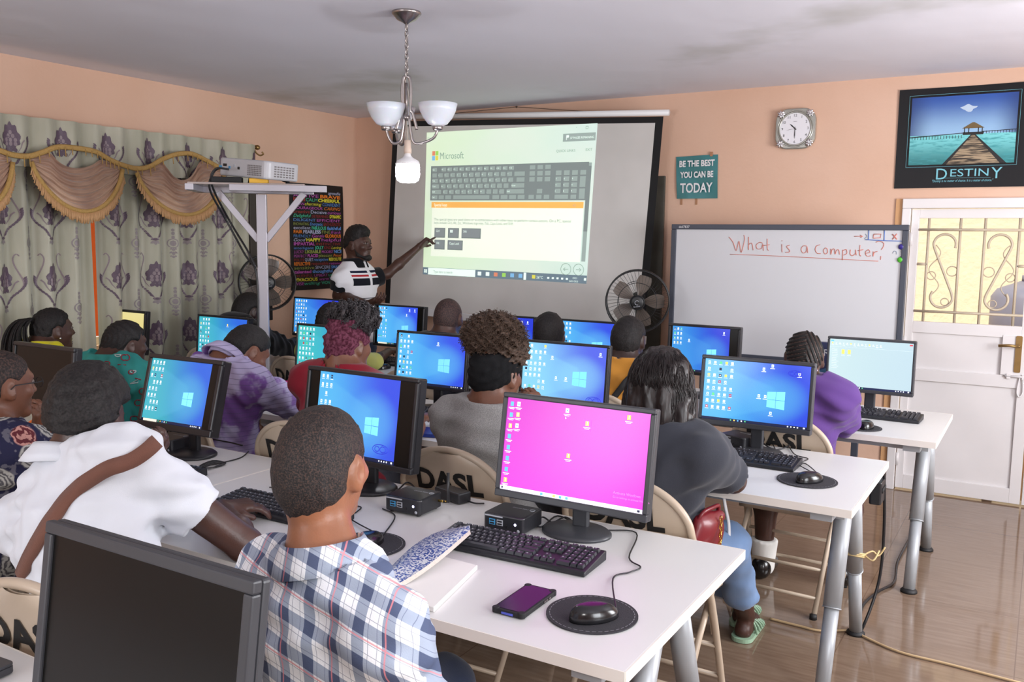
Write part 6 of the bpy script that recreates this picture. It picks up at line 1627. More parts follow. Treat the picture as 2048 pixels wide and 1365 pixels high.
cable([fl(1540, 1238), fl(1600, 1253), fl(1640, 1262), fl(1705, 1262), fl(1730, 1275), fl(1800, 1305), fl(1900, 1330), fl(2045, 1368)], 0.005, mat('beige_cable', srgb(196, 168, 128), 0.6), 'beige cable running across the tiled floor')
tB = Vector((-0.56, 3.62, 0.66))
cable([Vector((-0.50, 3.70, 0.70)), Vector((-0.49, 3.74, 0.45)), Vector((-0.50, 3.76, 0.2)), fl(1722, 1262, .01), fl(1724, 1215, .008), fl(1755, 1185, .008), fl(1788, 1165, .008), fl(1795, 1125, .01), fl(1815, 1085, .01), fl(1835, 1050, 0.01)], 0.006, M_black, 'black power cable from the second-row table down to the floor')
cable([at(1728, 878, y=4.75), at(1760, 882, y=4.8), at(1800, 872, y=4.85), at(1825, 860, y=4.9)], 0.006, M_black, 'black cable sagging under the back-row table')
cable([at(1445, 975, y=2.98), at(1450, 1010, y=2.98), at(1457, 1045, y=2.97), at(1458, 1075, y=2.97)], 0.006, M_white, 'white cable hanging below the second-row table')
rp2 = thing('power_strip', 'black power strip hung below the second-row table\'s right end', 'power strip', (-0.515, 3.68, 0.60)); b = MB(); b.rbox((0, 0, 0), (0.045, 0.11, 0.09), M_black, 0.01); b.build('case', rp2, bevel=0.004)
b = MB(); 
for q_ in (-.03, .0, .03): b.lathe([(0.0, 0), (0.012, 0), (0.010, 0.004), (0, 0.004)], M_black_matt, n=12, M=Matrix.Translation((0.0225, q_, 0.01)) @ Matrix.Rotation(R(90), 4, 'Y'))
b.build('sockets', rp2)
lx = -0.562
cb_ = thing('rope_tie', 'beige cord knotted round the silver table leg', 'cord', (lx, 3.530, 0.37)); b = MB(); M_rope = mat('beige_rope', srgb(206, 182, 132), 0.8)
for k in range(3): b.tube([(0.037*math.cos(t_*math.pi/8), 0.037*math.sin(t_*math.pi/8), 0.006*k-0.012*math.sin(t_*math.pi/8)) for t_ in range(16)], 0.0035, M_rope, 6, closed=True)
b.tube(spline([(0.035, 0, 0.01), (0.06, 0.03, 0.02), (0.08, 0.05, 0.0), (0.10, 0.06, 0.035)], 4), 0.0035, M_rope, 6); b.tube(spline([(0.035, 0, 0.01), (0.07, -0.02, 0.0), (0.085, 0.02, 0.03)], 4), 0.0035, M_rope, 6); b.build('loops', cb_)

# ------------------------------------------------------------------ chandelier
cc_ = at(813, 24, z=ZC); chd = thing('chandelier', 'brushed nickel three-arm chandelier with white glass bowls and one lit bulb', 'chandelier', (cc_.x, cc_.y, ZC))
b = MB(); b.lathe([(0.0, 0.0), (0.066, 0.0), (0.068, -0.008), (0.062, -0.014), (0.045, -0.034), (0.016, -0.048), (0.006, -0.056), (0.0, -0.056)], M_steel, n=32); b.build('canopy', chd)
b = MB(); z = -0.055
for k in range(9):
    ring = [(0.008*math.cos(a*math.pi/6) if k % 2 else 0, 0 if k % 2 else 0.008*math.cos(a*math.pi/6), z-0.016+0.017*math.sin(a*math.pi/6)) for a in range(12)]
    b.tube(ring, 0.0030, M_steel, 6, closed=True); z -= 0.0255
b.build('chain', chd)
zr = z-0.012   # about -0.30
b = MB(); b.tube([(0.003*math.cos(k), 0.003*math.sin(k), -0.04+(zr+0.04)*k/16) for k in range(17)], 0.0018, mat('clear_wire', srgb(180, 170, 160), 0.3), 5); b.tube(spline([(0, 0, zr-.02), (0.012, 0.004, zr-0.10), (0.014, 0.006, zr-0.2)], 4), 0.002, MATS['clear_wire'], 5); b.build('wire', chd)
HUBZ = -0.475
b = MB(); b.tube([(0, 0, zr-0.02), (0, 0, HUBZ)], 0.0055, M_steel, 10); b.lathe([(0.0, 0.012), (0.016, 0.01), (0.016, -0.004), (0.006, -0.014), (0, -0.014)], M_steel, c=(0, 0, HUBZ), n=18); b.build('stem', chd)
sd_ = rgt.copy(); sd_.z = 0; sd_.normalize(); bk = Vector((-sd_.y, sd_.x, 0))
M_glass = mat('opal_glass', srgb(228, 224, 232), 0.25, trans=0.0, spec=0.5)
M_glass.node_tree.nodes['Principled BSDF'].inputs['Subsurface Weight'].default_value = 0.3
for (dr, ln) in ((-sd_, 0.095), (sd_*0.97-bk*0.2, 0.15), (-sd_*0.5+bk*0.87, 0.125)):
    d = dr.normalized(); P2 = lambda r_, z_: d*r_+Vector((0, 0, z_))
    b = MB()
    b.tube(spline([P2(0.004, zr+0.01), P2(0.016, zr-0.002), P2(0.020, zr-0.06), P2(0.018, zr-0.14), P2(0.010+0.02, HUBZ+0.02), P2(0.05, HUBZ-0.055)], 6), 0.0075, M_steel, 8, flat=0.3)
    b.tube(spline([P2(0.012, HUBZ-0.0), P2(0.018, HUBZ-0.05), P2(0.03, HUBZ-0.105), P2(0.06, HUBZ-0.118), P2(ln*0.85, HUBZ-0.095), P2(ln, HUBZ-0.055)], 6), 0.0065, M_steel, 8)
    arm = b.build('arm', chd)
    b = MB(); b.lathe([(0.0, -0.06), (0.021, -0.058), (0.024, -0.05), (0.024, -0.036), (0.0, -0.034)], M_steel, c=tuple(P2(ln, HUBZ)), n=22); b.build('shade_holder', chd)
    b = MB(); b.lathe([(0.022, -0.040), (0.045, -0.030), (0.068, -0.002), (0.083, 0.030), (0.091, 0.062), (0.088, 0.062), (0.080, 0.030), (0.065, 0.0), (0.042, -0.026), (0.02, -0.036)], M_glass, c=tuple(P2(ln, HUBZ)), n=40); b.build('glass_bowl', chd)
bz = at(815, 340, y=cc_.y).z-ZC
b = MB(); b.lathe([(0.0, 0.135), (0.016, 0.135), (0.016, 0.10), (0.018, 0.095), (0.018, 0.075), (0.0, 0.075)], mat('lamp_socket', srgb(216, 196, 180), 0.5), c=(0.006, 0, bz), n=18); b.tube([(0, 0, HUBZ-0.01), (0.006, 0, bz+0.135)], 0.004, MATS['clear_wire'], 6); b.build('bulb_socket', chd)
b = MB(); b.lathe([(0.0, 0.078), (0.014, 0.078), (0.016, 0.066), (0.024, 0.056), (0.050, 0.042), (0.056, 0.03), (0.056, 0.026), (0.0, 0.026)], M_white, c=(0.006, 0, bz), n=28); b.build('bulb_base', chd)
b = MB(); b.lathe([(0.053, 0.026), (0.056, 0.015), (0.056, -0.03), (0.05, -0.048), (0.035, -0.058), (0.0, -0.061)], mat('lit_bulb', (0.92, 0.93, 1.0, 1), 0.4, emit=48.0), c=(0.006, 0, bz), n=32); b.build('bulb', chd)

# ------------------------------------------------------------------ projector and its stand
YP = 3.62
pp = at(523, 388, y=YP); st_ = thing('projector_stand', 'silver T-shaped aluminium stand holding the projector', 'stand', (pp.x, pp.y, 0)); ptop = 1.845
va = Vector((cy, sy, 0))*1.0; va = Vector((math.cos(R(40)), math.sin(R(40)), 0)); vb = Vector((-va.y, va.x, 0)); qz = Matrix.Rotation(R(40), 3, 'Z')
MB().box((0, 0, ptop/2-0.02), (0.055, 0.055, ptop-0.04), M_alu, rot=qz).build('post', st_, bevel=0.002)
b = MB()
for s_ in (-1, 1): b.box(vb*s_*0.0+va*s_*0.22*0+Vector((0, 0, 0.02)), ((0.6, 0.05, 0.04) if s_ < 0 else (0.05, 0.6, 0.04)), M_alu, rot=qz)
b.build('foot', st_, bevel=0.002)
MB().box(Vector((0, 0, ptop+0.008))-va*0.06, (0.62, 0.34, 0.012), mat('stand_plate', srgb(170, 160, 156), 0.25, metal=0.4), rot=qz).build('shelf', st_, bevel=0.002)
for nm, c_, d_ in (('rail', va*0.11-vb*0.155, (0.52, 0.045, 0.035)), ('rail', -va*0.05+vb*0.155, (0.66, 0.045, 0.035)), ('rail', -va*0.36, (0.045, 0.34, 0.035))):
    MB().box(Vector((0, 0, ptop-0.012))+c_, d_, M_alu, rot=qz).build('rail', st_, bevel=0.002)
for s_ in (-1, 1):
    a_, c_ = va*s_*0.02+Vector((0, 0, ptop-0.30)), va*s_*0.235+Vector((0, 0, ptop-0.03)); dd = c_-a_
    MB().box((a_+c_)/2, (dd.length, 0.03, 0.035), M_alu, rot=qz @ Euler((0, -math.atan2(dd.z, s_*dd.xy.length), 0)).to_matrix()).build('brace', st_, bevel=0.002)
prp = at(521, 343, y=YP); M_pj = mat('projector_shell', srgb(186, 186, 190), 0.4); M_pjg = mat('projector_grille', srgb(120, 116, 116), 0.6)
pr_ = thing('projector', 'grey-white video projector resting on the silver stand, tilted on a yellow block', 'projector', (prp.x-0.015, prp.y, ptop+0.014+0.022), R(40)); pr_.rotation_euler = (0, R(5), R(4))
b = MB(); b.rbox((0, 0, 0.062), (0.37, 0.27, 0.10), M_pj, 0.04, 5); b.build('shell', pr_, bevel=0.012, seg=3)
b = MB()
for i in range(9):
    for j in range(6): b.box((0.045+0.0115*i, -0.1355, 0.03+0.010*j), (0.007, 0.003, 0.0065), M_pjg)
b.build('vent', pr_)
b = MB()
for i in range(7):
    for j in range(5): b.box((0.1855, -0.075+0.024*i, 0.032+0.013*j), (0.003, 0.015, 0.007), M_pjg)
b.build('exhaust_grille', pr_)
b = MB()
for i, (w_, c_) in enumerate(((.02, M_usb), (.026, M_black), (.012, M_usb), (.012, M_legend), (.014, M_black))): b.box((-0.16+0.034*i, -0.1355, 0.06+.012*(i % 2)), (w_, 0.004, 0.014), c_)
b.build('socket_panel', pr_)
b = MB(); b.lathe([(0.0, 0.0), (0.05, 0.0), (0.05, 0.015), (0.0, 0.01)], M_black, n=24, M=Matrix.Translation((0.07, 0.135, 0.055)) @ Matrix.Rotation(R(-90), 4, 'X')); b.build('lens', pr_)
for sx in (-1, 1): MB().lathe([(0.0, -0.02), (0.014, -0.02), (0.01, 0.014), (0, 0.014)], M_black_matt, c=(sx*0.14, 0.08, 0), n=12).build('foot', pr_)
tag(MB().box((0, 0, 0.014), (0.10, 0.06, 0.026), mat('yellow_block', srgb(226, 176, 60), 0.6)).build('support_block', loc=(pp.x+va.x*0.0-vb.x*0.10, pp.y+va.y*0.0-vb.y*0.10, ptop+0.0145), rot=(0, 0, R(40)), bevel=0.002), 'small yellow block propping up the projector', 'block')
tag(MB().box((0, 0, 0.017), (0.16, 0.08, 0.030), M_black_matt).build('converter_box', loc=(pp.x-va.x*0.17-vb.x*0.10, pp.y-va.y*0.17-vb.y*0.10, ptop+0.0145), rot=(0, 0, R(40)), bevel=0.003), 'flat black box under the projector', 'box')
cA = pr_.location-va*0.19-vb*0.13
cable([cA+Vector((0, 0, 0.06)), cA+Vector((-0.03, -0.02, 0.03)), cA+Vector((-0.05, -0.03, -0.06)), at(452, 440, y=YP-.1), at(490, 510, y=YP-.06), at(512, 545, y=YP-0.045), at(516, 640, y=YP-0.045), Vector((pp.x-.02, YP-0.045, 0.75))], 0.006, M_black, 'black cable drooping from the projector to the stand\'s post')
cable([cA+Vector((0.05, 0.02, 0.05)), cA+Vector((0.0, -0.03, 0.05)), cA+Vector((-0.035, -0.03, -0.03)), at(458, 440, y=YP-.08), at(494, 500, y=YP-.07), at(511, 535, y=YP-0.06)], 0.006, M_black, 'second black cable drooping beside the first from the projector')

# ------------------------------------------------------------------ fans
M_fan = mat('fan_black', srgb(26, 26, 28), 0.4); M_blade = NT('fan_blade', 0.3); M_blade.col((0.12, 0.095, 0.08, 1)); M_blade = M_blade.m
def fan(label, c, face, rad=0.205, pole=M_fan, base=True):
    """c = hub centre, face = direction the fan looks at"""
    t = thing('standing_fan', label, 'fan', (c.x, c.y, 0), 0); f = Vector(face).normalized(); Q = f.to_track_quat('-Y', 'Z').to_matrix().to_4x4(); M_ = Matrix.Translation((0, 0, c.z)) @ Q
    for nm, y0, bulge in (('front_grille', -0.035, -0.045), ('rear_grille', 0.035, 0.055)):
        b = MB(); ns = 48
        for k in range(ns):
            a = 2*math.pi*k/ns; pts = []
            for r_ in (0.045, 0.10, 0.16, rad): 
                tw = a+0.25*(r_/rad) if nm == 'front_grille' else a
                pts.append((r_*math.cos(tw), y0+bulge*(1-(r_/rad)**2.4), r_*math.sin(tw)))
            b.tube(pts, 0.0007, M_fan, 4, M=M_)
        for r_, w_ in ((rad, 0.005), (rad*0.62, 0.002), (0.047, 0.003)):
            b.tube([(r_*math.cos(k*math.pi/24), y0+bulge*(1-(r_/rad)**2.4), r_*math.sin(k*math.pi/24)) for k in range(48)], w_, M_fan, 6, closed=True, M=M_)
        b.build(nm, t)
    b = MB(); b.lathe([(rad, -0.03), (rad+0.006, -0.03), (rad+0.006, 0.03), (rad, 0.03), (rad, -0.03)], M_fan, n=48, caps=False, M=M_ @ Matrix.Rotation(R(90), 4, 'X')); b.build('rim', t)
    for k in range(5):
        b = MB(); A_ = M_ @ Matrix.Rotation(2*math.pi*k/5+0.3, 4, 'Y')
        def bl(u, v):
            r_ = 0.03+0.145*u; a = (v-0.5)*(0.35+0.45*math.sin(math.pi*min(1, u*0.85+.1)))
            return Vector((r_*math.sin(a)*1.05, 0.012*math.sin((v-.5)*2.6)-0.0, r_*math.cos(a)))
        b.grid(bl, 8, 8, M_blade, M=A_); b.grid(lambda u, v: bl(u, 1-v)+Vector((0, 0.003, 0)), 8, 8, M_blade, M=A_); b.build('blade', t)
    b = MB(); b.lathe([(0.0, -0.085), (0.03, -0.084), (0.045, -0.08), (0.047, -0.072), (0.0, -0.07)], M_fan, n=28, M=M_ @ Matrix.Rotation(R(-90), 4, 'X') @ Matrix.Scale(-1, 4, (0, 0, 1))) if False else b.lathe([(0.0, 0.085), (0.035, 0.084), (0.046, 0.078), (0.047, 0.07), (0.0, 0.07)], M_fan, n=28, M=M_ @ Matrix.Rotation(R(90), 4, 'X'))
    b.tube([(0.014*math.cos(k_), -0.087, 0.014*math.sin(k_)) for k_ in [q_*0.35 for q_ in range(2, 16)]], 0.002, M_legend, 5, M=M_); b.text('Binatone', 0.012, M_legend, M_ @ Matrix.Translation((0, -0.088, -0.028)) @ Matrix.Rotation(R(-12), 4, 'Y'))
    b.build('badge', t)
    b = MB(); b.lathe([(0.0, -0.17), (0.03, -0.165), (0.05, -0.14), (0.052, -0.08), (0.03, -0.05), (0.012, -0.03), (0.012, 0.02), (0, 0.02)], M_fan, n=24, M=M_ @ Matrix.Rotation(R(90), 4, 'X')); b.build('motor', t)
    bx_ = -f*0.12; bx_.z = 0
    b = MB(); b.tube([bx_+Vector((0, 0, 0.02)), bx_+Vector((0, 0, c.z-0.05))], 0.016, pole, 12); b.tube([bx_+Vector((0, 0, 0.02)), bx_+Vector((0, 0, 0.62))], 0.022, pole, 12); b.build('pole', t)
    b = MB(); b.rbox(bx_+Vector((0, 0, c.z-0.22)), (0.09, 0.07, 0.13), pole, 0.015); b.build('control_box', t, bevel=0.004)
    b = MB(); b.lathe([(0.0, 0.0), (0.21, 0.0), (0.20, 0.02), (0.06, 0.04), (0.0, 0.045)], pole, c=tuple(bx_), n=32); b.build('base', t)
    return t
fc = at(1275, 603, y=5.42); fan('black standing fan in front of the right edge of the projection screen', fc, (0.35, -0.9, -0.05))
fc2 = at(520, 566, y=4.55); fan('black standing fan half hidden behind the projector stand', Vector((max(fc2.x, -4.98), 4.62, fc2.z)), (0.75, -0.55, 0.0), rad=0.20)
# ------------------------------------------------------------------ the people
def hp(px, py, y): return at(px, py, y=y)
def T(px, py, z): return at(px, py, z=z)
def dz(p, z): return Vector((p.x, p.y, z))
# ---- cloth patterns
def plaid():
    g = NT('shirt_plaid', 0.85, 0.15); o = g.xyz(); X, Z = o[0], o[2]
    def bands(v, per, off):
        f = g.math('FRACT', g.math('ADD', g.math('DIVIDE', v, per), off))
        wide = g.math('MULTIPLY', g.step(f, 0.30, 0.31), g.step(f, 0.72, 0.71))
        thin = g.math('MAXIMUM', g.math('MULTIPLY', g.step(f, 0.14, 0.145), g.step(f, 0.165, 0.16)), g.math('MULTIPLY', g.step(f, 0.84, 0.845), g.step(f, 0.865, 0.86)))
        f2 = g.math('FRACT', g.math('ADD', g.math('DIVIDE', v, per*2), off)); red = g.math('MULTIPLY', g.step(f2, 0.245, 0.25), g.step(f2, 0.275, 0.27))
        return wide, thin, red
    Yp = o[1]; d = g.math('ADD', g.math('MULTIPLY_ADD', X, 0.85, g.math('MULTIPLY', Z, 0.06)), g.math('MULTIPLY', Yp, 0.55)); e = g.math('ADD', g.math('MULTIPLY_ADD', Z, 0.85, g.math('MULTIPLY', X, 0.10)), g.math('MULTIPLY', Yp, 0.60))
    a = bands(d, 0.053, 0.1); b_ = bands(e, 0.053, 0.3)
    wsum = g.math('MULTIPLY', g.math('ADD', a[0], b_[0]), 0.5)
    c = g.mix(g.step(wsum, 0.0, 0.5), srgb(240, 242, 246), srgb(160, 170, 188)); c = g.mix(g.step(wsum, 0.5, 1.0), c, srgb(84, 94, 122))
    c = g.mix(g.math('MULTIPLY', g.math('MAXIMUM', a[1], b_[1]), 0.65), c, srgb(96, 104, 132)); c = g.mix(g.math('MULTIPLY', g.math('MAXIMUM', a[2], b_[2]), 0.75), c, srgb(226, 140, 146))
    g.col(c); g.bump(g.noise(420, 2), 0.2, 0.002); return g.m
PLAID = plaid()
g = NT('polo_tiedye', 0.85, 0.15); o_ = g.xyz(); st_f = g.math('FRACT', g.math('MULTIPLY', o_[2], 46)); c_ = g.mix(g.step(g.noise(7, 4), 0.50, 0.60), srgb(178, 170, 204), srgb(118, 82, 150)); c_ = g.mix(g.step(g.noise(3.5, 3), 0.55, 0.72), c_, srgb(140, 112, 172))
c_ = g.mix(g.math('MULTIPLY', g.math('MULTIPLY', g.step(st_f, 0.42, 0.46), g.step(st_f, 0.58, 0.54)), 0.55), c_, srgb(92, 84, 120)); g.col(c_); TIEDYE = g.m
# floral blouse: navy ground with grey roses
g = NT('blouse_floral', 0.8, 0.15); vo = g.new('ShaderNodeTexVoronoi'); vo.inputs['Scale'].default_value = 10.5; g.nt.links.new(g.tc.outputs['Object'], vo.inputs['Vector']); dd = vo.outputs['Distance']
swirl = g.math('SINE', g.math('MULTIPLY_ADD', dd, 40, g.math('MULTIPLY', g.noise(38, 3), 16)))
rose = g.mix(g.step(swirl, -0.9, 0.9), srgb(84, 82, 86), srgb(172, 170, 164)); hue = g.new('ShaderNodeSeparateXYZ'); g.nt.links.new(vo.outputs['Color'], hue.inputs[0])
rose = g.mix(g.step(hue.outputs[0], 0.72, 0.76), rose, g.mix(g.step(swirl, -0.2, 0.5), srgb(96, 44, 50), srgb(190, 140, 130)))
mask = g.math('MULTIPLY', g.step(dd, 0.56, 0.48), g.step(hue.outputs[1], 0.28, 0.34)); leaf = g.step(g.noise(34, 3), 0.56, 0.62)
gnd = g.mix(g.math('MULTIPLY', leaf, 0.7), srgb(40, 40, 66), srgb(110, 108, 118)); g.col(g.mix(mask, gnd, rose)); FLORAL = g.m
g = NT('blouse_teal', 0.8, 0.15); n1 = g.noise(16, 4); g.col(g.mix(g.step(g.noise(5, 2), 0.3, 0.7), srgb(52, 140, 136), srgb(66, 160, 152))); TEALM = g.m
g = NT('polo_striped', 0.8, 0.15); o_ = g.xyz()
POLO_Z = [None]
GREYT = cloth_mat('tee_grey_heather', srgb(146, 144, 142)); 
g = NT('tee_heather', 0.88, 0.1); g.col(g.mix(g.step(g.noise(420, 3), 0.35, 0.65), srgb(140, 139, 138), srgb(172, 170, 168))); g.bump(g.noise(400, 2), 0.2, 0.002); HEATHER = g.m
WHITEP = cloth_mat('polo_white', srgb(214, 217, 224), 0.15, 0.02); DARKT = cloth_mat('tee_charcoal', srgb(58, 60, 68)); REDT = cloth_mat('tee_red', srgb(128, 24, 40)); YELT = cloth_mat('blouse_yellow', srgb(214, 204, 34)); PURP = cloth_mat('sweater_purple', srgb(90, 60, 124)); ORNG = cloth_mat('shirt_mustard', srgb(200, 138, 56)); BLK = cloth_mat('hoodie_black', srgb(22, 21, 23)); NAVYT = cloth_mat('tee_dark', srgb(40, 40, 48))
g = NT('headwrap_maroon', 0.85, 0.15); g.col(g.mix(g.step(g.noise(90, 4), 0.4, 0.62), srgb(74, 32, 46), srgb(110, 60, 78))); g.bump(g.noise(120, 3, g.scaled((1, 1, 3))), 0.4, 0.004); WRAP = g.m
g = NT('gingham', 0.8, 0.1); ck = g.new('ShaderNodeTexChecker'); ck.inputs['Scale'].default_value = 90; g.nt.links.new(g.tc.outputs['Object'], ck.inputs['Vector']); g.nt.links.new(ck.outputs['Fac'], g.b.inputs['Base Color']); g.col(g.mix(ck.outputs['Fac'], srgb(230, 222, 236), srgb(84, 50, 100))); GING = g.m
LIGHTJ = cloth_mat('denim_light', srgb(112, 138, 176))

def sit(label, hip, rz, skin, chair_label, **kw):
    P_ = Person(label, hip, rz, skin)
    if chair_label:
        d = Matrix.Rotation(rz, 3, 'Z') @ Vector((0, kw.pop('chair_dy', -0.02), 0)); chair(hip[0]+d.x, hip[1]+d.y, rz, chair_label)
    return P_

# 1 ---- man in the plaid shirt, front row
h = hp(645, 917, 1.24)
p1 = sit('young man in a blue and white plaid shirt seen from behind, short faded hair', (h.x+0.035, 1.22), R(-12), SK_L, 'folding chair under the plaid shirt man')
p1.pose(h, yaw=26, pitch=-4, neck=(-0.035, -0.195, 0.055), elbows=(Vector((h.x-0.24, 1.28, 0.64)), Vector((h.x+0.25, 1.25, 0.63))), knees=(Vector((h.x-0.20, 1.62, 0.5)), Vector((h.x+0.0, 1.64, 0.5))), wrists=(Vector((h.x-0.10, 1.47, 0.60)), Vector((h.x+0.03, 1.46, 0.62))), bulk=1.02, shw=0.178)
p1.body(0.0065)
p1.shirt(PLAID, 0.0065, sleeve=0.86, collar=True, seed=2, wr=0.007, thick=0.014, neck=0.060, sleeve_r=0.02)
p1.trousers(JEANS)
HAIR1 = hair_mat('hair_faded', srgb(40, 36, 36), srgb(92, 64, 50), (0.45, 0.75), 330)
p1.hair(HAIR1, 0.0045, 0.006, 0.001, line=(0.092, 0.05, -0.092, -0.105))

# 2 ---- man in the white polo, leaning on his hand
h = hp(180, 815, 1.40)
p2 = sit('man in a white polo with a brown bag strap, leaning his cheek on his hand', (-1.80, 1.24), R(8), SK_D, 'folding chair under the man in the white polo')
el = (Vector((-2.24, 1.66, 0.765)), T(487, 1083, 0.765)); el = (el[0], Vector((el[1].x+0.03, el[1].y-0.02, 0.765)))
wr_ = (h+Vector((0.035, 0.13, -0.185)), T(440, 1018, 0.765))
p2.pose(h, yaw=26, pitch=-14, elbows=el, wrists=wr_, shw=0.195, bulk=1.06, neck=(-0.075, -0.145), twist=-4)
p2.body(0.0065, hands=('relax', 'relax'), hand_d=((0.75, 0.05, 0.66), (0.5, 0.85, 0.0)), hand_n=((-0.5, -0.5, 0.6), (0, 0, -1)))
o2 = p2.shirt(WHITEP, 0.0065, sleeve=(0.7, 0.62), collar=True, seed=5, wr=0.008, thick=0.014, neck=0.066, loose=0.004, sleeve_r=0.020)
p2.trousers(TR_B)
p2.hair(HR_B, 0.026, 0.006, 0.002, line=(0.095, 0.05, -0.10, -0.085), seed=8)
# brown strap over the left... shoulder to the right of the neck and down the back
me = o2.data; bv = BVHTree.FromPolygons([v.co for v in me.vertices], [q.vertices for q in me.polygons])
strap = []
for (px_, py_) in [(v.x, v.y) for v in spline([(q_[0], q_[1], 0) for q_ in ((312, 884), (300, 896), (282, 910), (262, 922), (244, 929), (222, 936), (200, 946), (170, 966), (140, 993), (110, 1030), (80, 1077), (50, 1132), (32, 1180), (18, 1225))], 5)]:
    a = p2.L(CAMP); b_ = p2.L(CAMP+ray(px_, py_)); dr = (b_-a).normalized(); hit = bv.ray_cast(a, dr)
    if hit[0] is not None: strap.append((hit[0], hit[1]))
if len(strap) > 3:
    b = MB(); pts = [q[0]+q[1]*0.007 for q in strap]; nr = [sum((strap[min(max(i_+d_, 0), len(strap)-1)][1] for d_ in range(-4, 5)), Vector()) for i_ in range(len(strap))]; pts = [sum((pts[min(max(i_+d_, 0), len(pts)-1)] for d_ in range(-2, 3)), Vector())/5 for i_ in range(len(pts))]; vs_ = []
    for i, q in enumerate(pts):
        t_ = (pts[min(i+1, len(pts)-1)]-pts[max(i-1, 0)]).normalized(); n_ = nr[i].normalized(); w_ = t_.cross(n_).normalized()*0.019
        vs_ += [q-w_, q+w_, q+w_-n_*0.012, q-w_-n_*0.012]
    fs = []
    for i in range(len(pts)-1):
        for k in range(4): fs.append((4*i+k, 4*i+(k+1) % 4, 4*i+4+(k+1) % 4, 4*i+4+k))
    b.add(vs_, fs, cloth_mat('strap_brown', srgb(112, 76, 64), 0.4), True); b.build('bag_strap', p2.t)
# grey sleeve band
i = 1; S_, E_ = p2.S[1], p2.E[1]; c0 = S_.lerp(E_, 0.69); ax = (E_-S_).normalized()
SB = SDF(); SB.cone(c0-ax*0.012, c0+ax*0.012, 0.054*1.1+0.046-0.012, None, 0.0); 

# 3 ---- woman in the floral blouse, profile, at the left edge
h = hp(2, 762, 1.62)
p3 = sit('woman with glasses and cropped hair in a dark floral blouse at the left edge', (h.x-0.02, 1.50), R(-4), SK_M, 'folding chair under the woman in the floral blouse')
p3.pose(h, yaw=2, pitch=-3, elbows=(None, Vector((h.x+0.23, 1.80, 0.77))), wrists=(Vector((h.x-0.1, 1.82, 0.77)), at(73, 868, y=1.93)), bulk=1.12, shw=0.19, neck=(-0.05, -0.14))
p3.body(0.007, hands=('relax', 'grip'), hand_d=(None, (0.25, 0.1, 0.95)), hand_n=(None, (-0.8, -0.5, 0)))
p3.shirt(FLORAL, 0.007, sleeve=0.95, seed=4, wr=0.010, thick=0.015, neck=0.085, loose=0.012, sleeve_r=0.04, flare=0.03)
p3.trousers(TR_B)
p3.hair(hair_mat('hair_cropped', srgb(44, 36, 34), srgb(84, 58, 48), (0.5, 0.66), 150), 0.004, 0.0065, 0.0008, line=(0.085, 0.052, -0.092, -0.09))
b = MB()
for e in (-1, 1):
    b.tube([p3.hd(e*0.031+0.022*math.cos(k*math.pi/8), 0.112, -0.008+0.017*math.sin(k*math.pi/8)) for k in range(16)], 0.0014, M_black, 5, closed=True)
    b.tube([p3.hd(e*0.053, 0.111, -0.004), p3.hd(e*0.078, 0.08, -0.003), p3.hd(e*0.087, 0.0, -0.008), p3.hd(e*0.086, -0.012, -0.02)], 0.0017, M_black, 5)
b.tube([p3.hd(-0.009, 0.113, -0.004), p3.hd(0, 0.116, -0.001), p3.hd(0.009, 0.113, -0.004)], 0.0014, M_black, 5); b.build('glasses', p3.t)
p3.eyes()
wp_, we_ = p3.Wr[1], p3.E[1]; d_ = (we_-wp_).normalized(); a_ = d_.orthogonal().normalized(); c_ = d_.cross(a_); q0 = wp_+d_*0.025
b = MB(); b.tube([q0+(a_*math.cos(k*math.pi/10)+c_*math.sin(k*math.pi/10))*0.031 for k in range(20)], 0.005, M_black, 6, closed=True); b.build('wristwatch', p3.t)

# 4 ---- woman with long wavy wig, charcoal tee, second row right
h = hp(1325, 767, 2.72)
p4 = sit('woman with long wavy black hair in a charcoal t-shirt and light jeans', (h.x-0.01, 2.69), 0.0, SK_D, 'folding chair under the woman with long wavy hair, stencilled SL showing')
e4 = T(1462, 968, 0.77); 
p4.pose(h, yaw=4, pitch=-5, elbows=(Vector((h.x-0.25, 2.86, 0.80)), Vector((h.x+0.20, 2.88, 0.775))), wrists=(Vector((h.x-0.12, 3.08, 0.765)), Vector((h.x+0.12, 3.07, 0.765))), bulk=1.02, shw=0.175, neck=(-0.06, -0.13), knees=(Vector((h.x-0.08, 3.12, 0.49)), Vector((h.x+0.135, 3.06, 0.49))), ankles=(Vector((h.x+0.07, 3.53, 0.085)), Vector((h.x+0.12, 3.40, 0.085))))
p4.body(0.008)
p4.shirt(DARKT, 0.008, sleeve=0.72, seed=7, wr=0.010, thick=0.013, neck=0.075, loose=0.004, sleeve_r=0.022)
p4.trousers(LIGHTJ, to=0.72, shoes=None)
for i in (0, 1):      # sage strappy sandals
    b = MB(); a = p4.A[i]; M_sage = mat('sage_strap', srgb(156, 188, 160), 0.4)
    b.rbox((a.x, a.y+0.045, 0.010), (0.085, 0.245, 0.016), M_sage, 0.04, 6)
    for (y_, z_, rr) in ((0.11, 0.030, 0.043), (0.09, 0.036, 0.044), (0.065, 0.045, 0.044), (0.035, 0.055, 0.043), (0.0, 0.075, 0.042)):
        b.tube([(a.x+rr*math.cos(k*math.pi/8), a.y+y_+0.012*math.cos(2*k*math.pi/8), 0.012+(z_)*math.sin(k*math.pi/8)) for k in range(9)], 0.006, M_sage, 6, flat=0.6)
    b.build('sandal', p4.t)
W4 = SDF(); hd = p4.hd
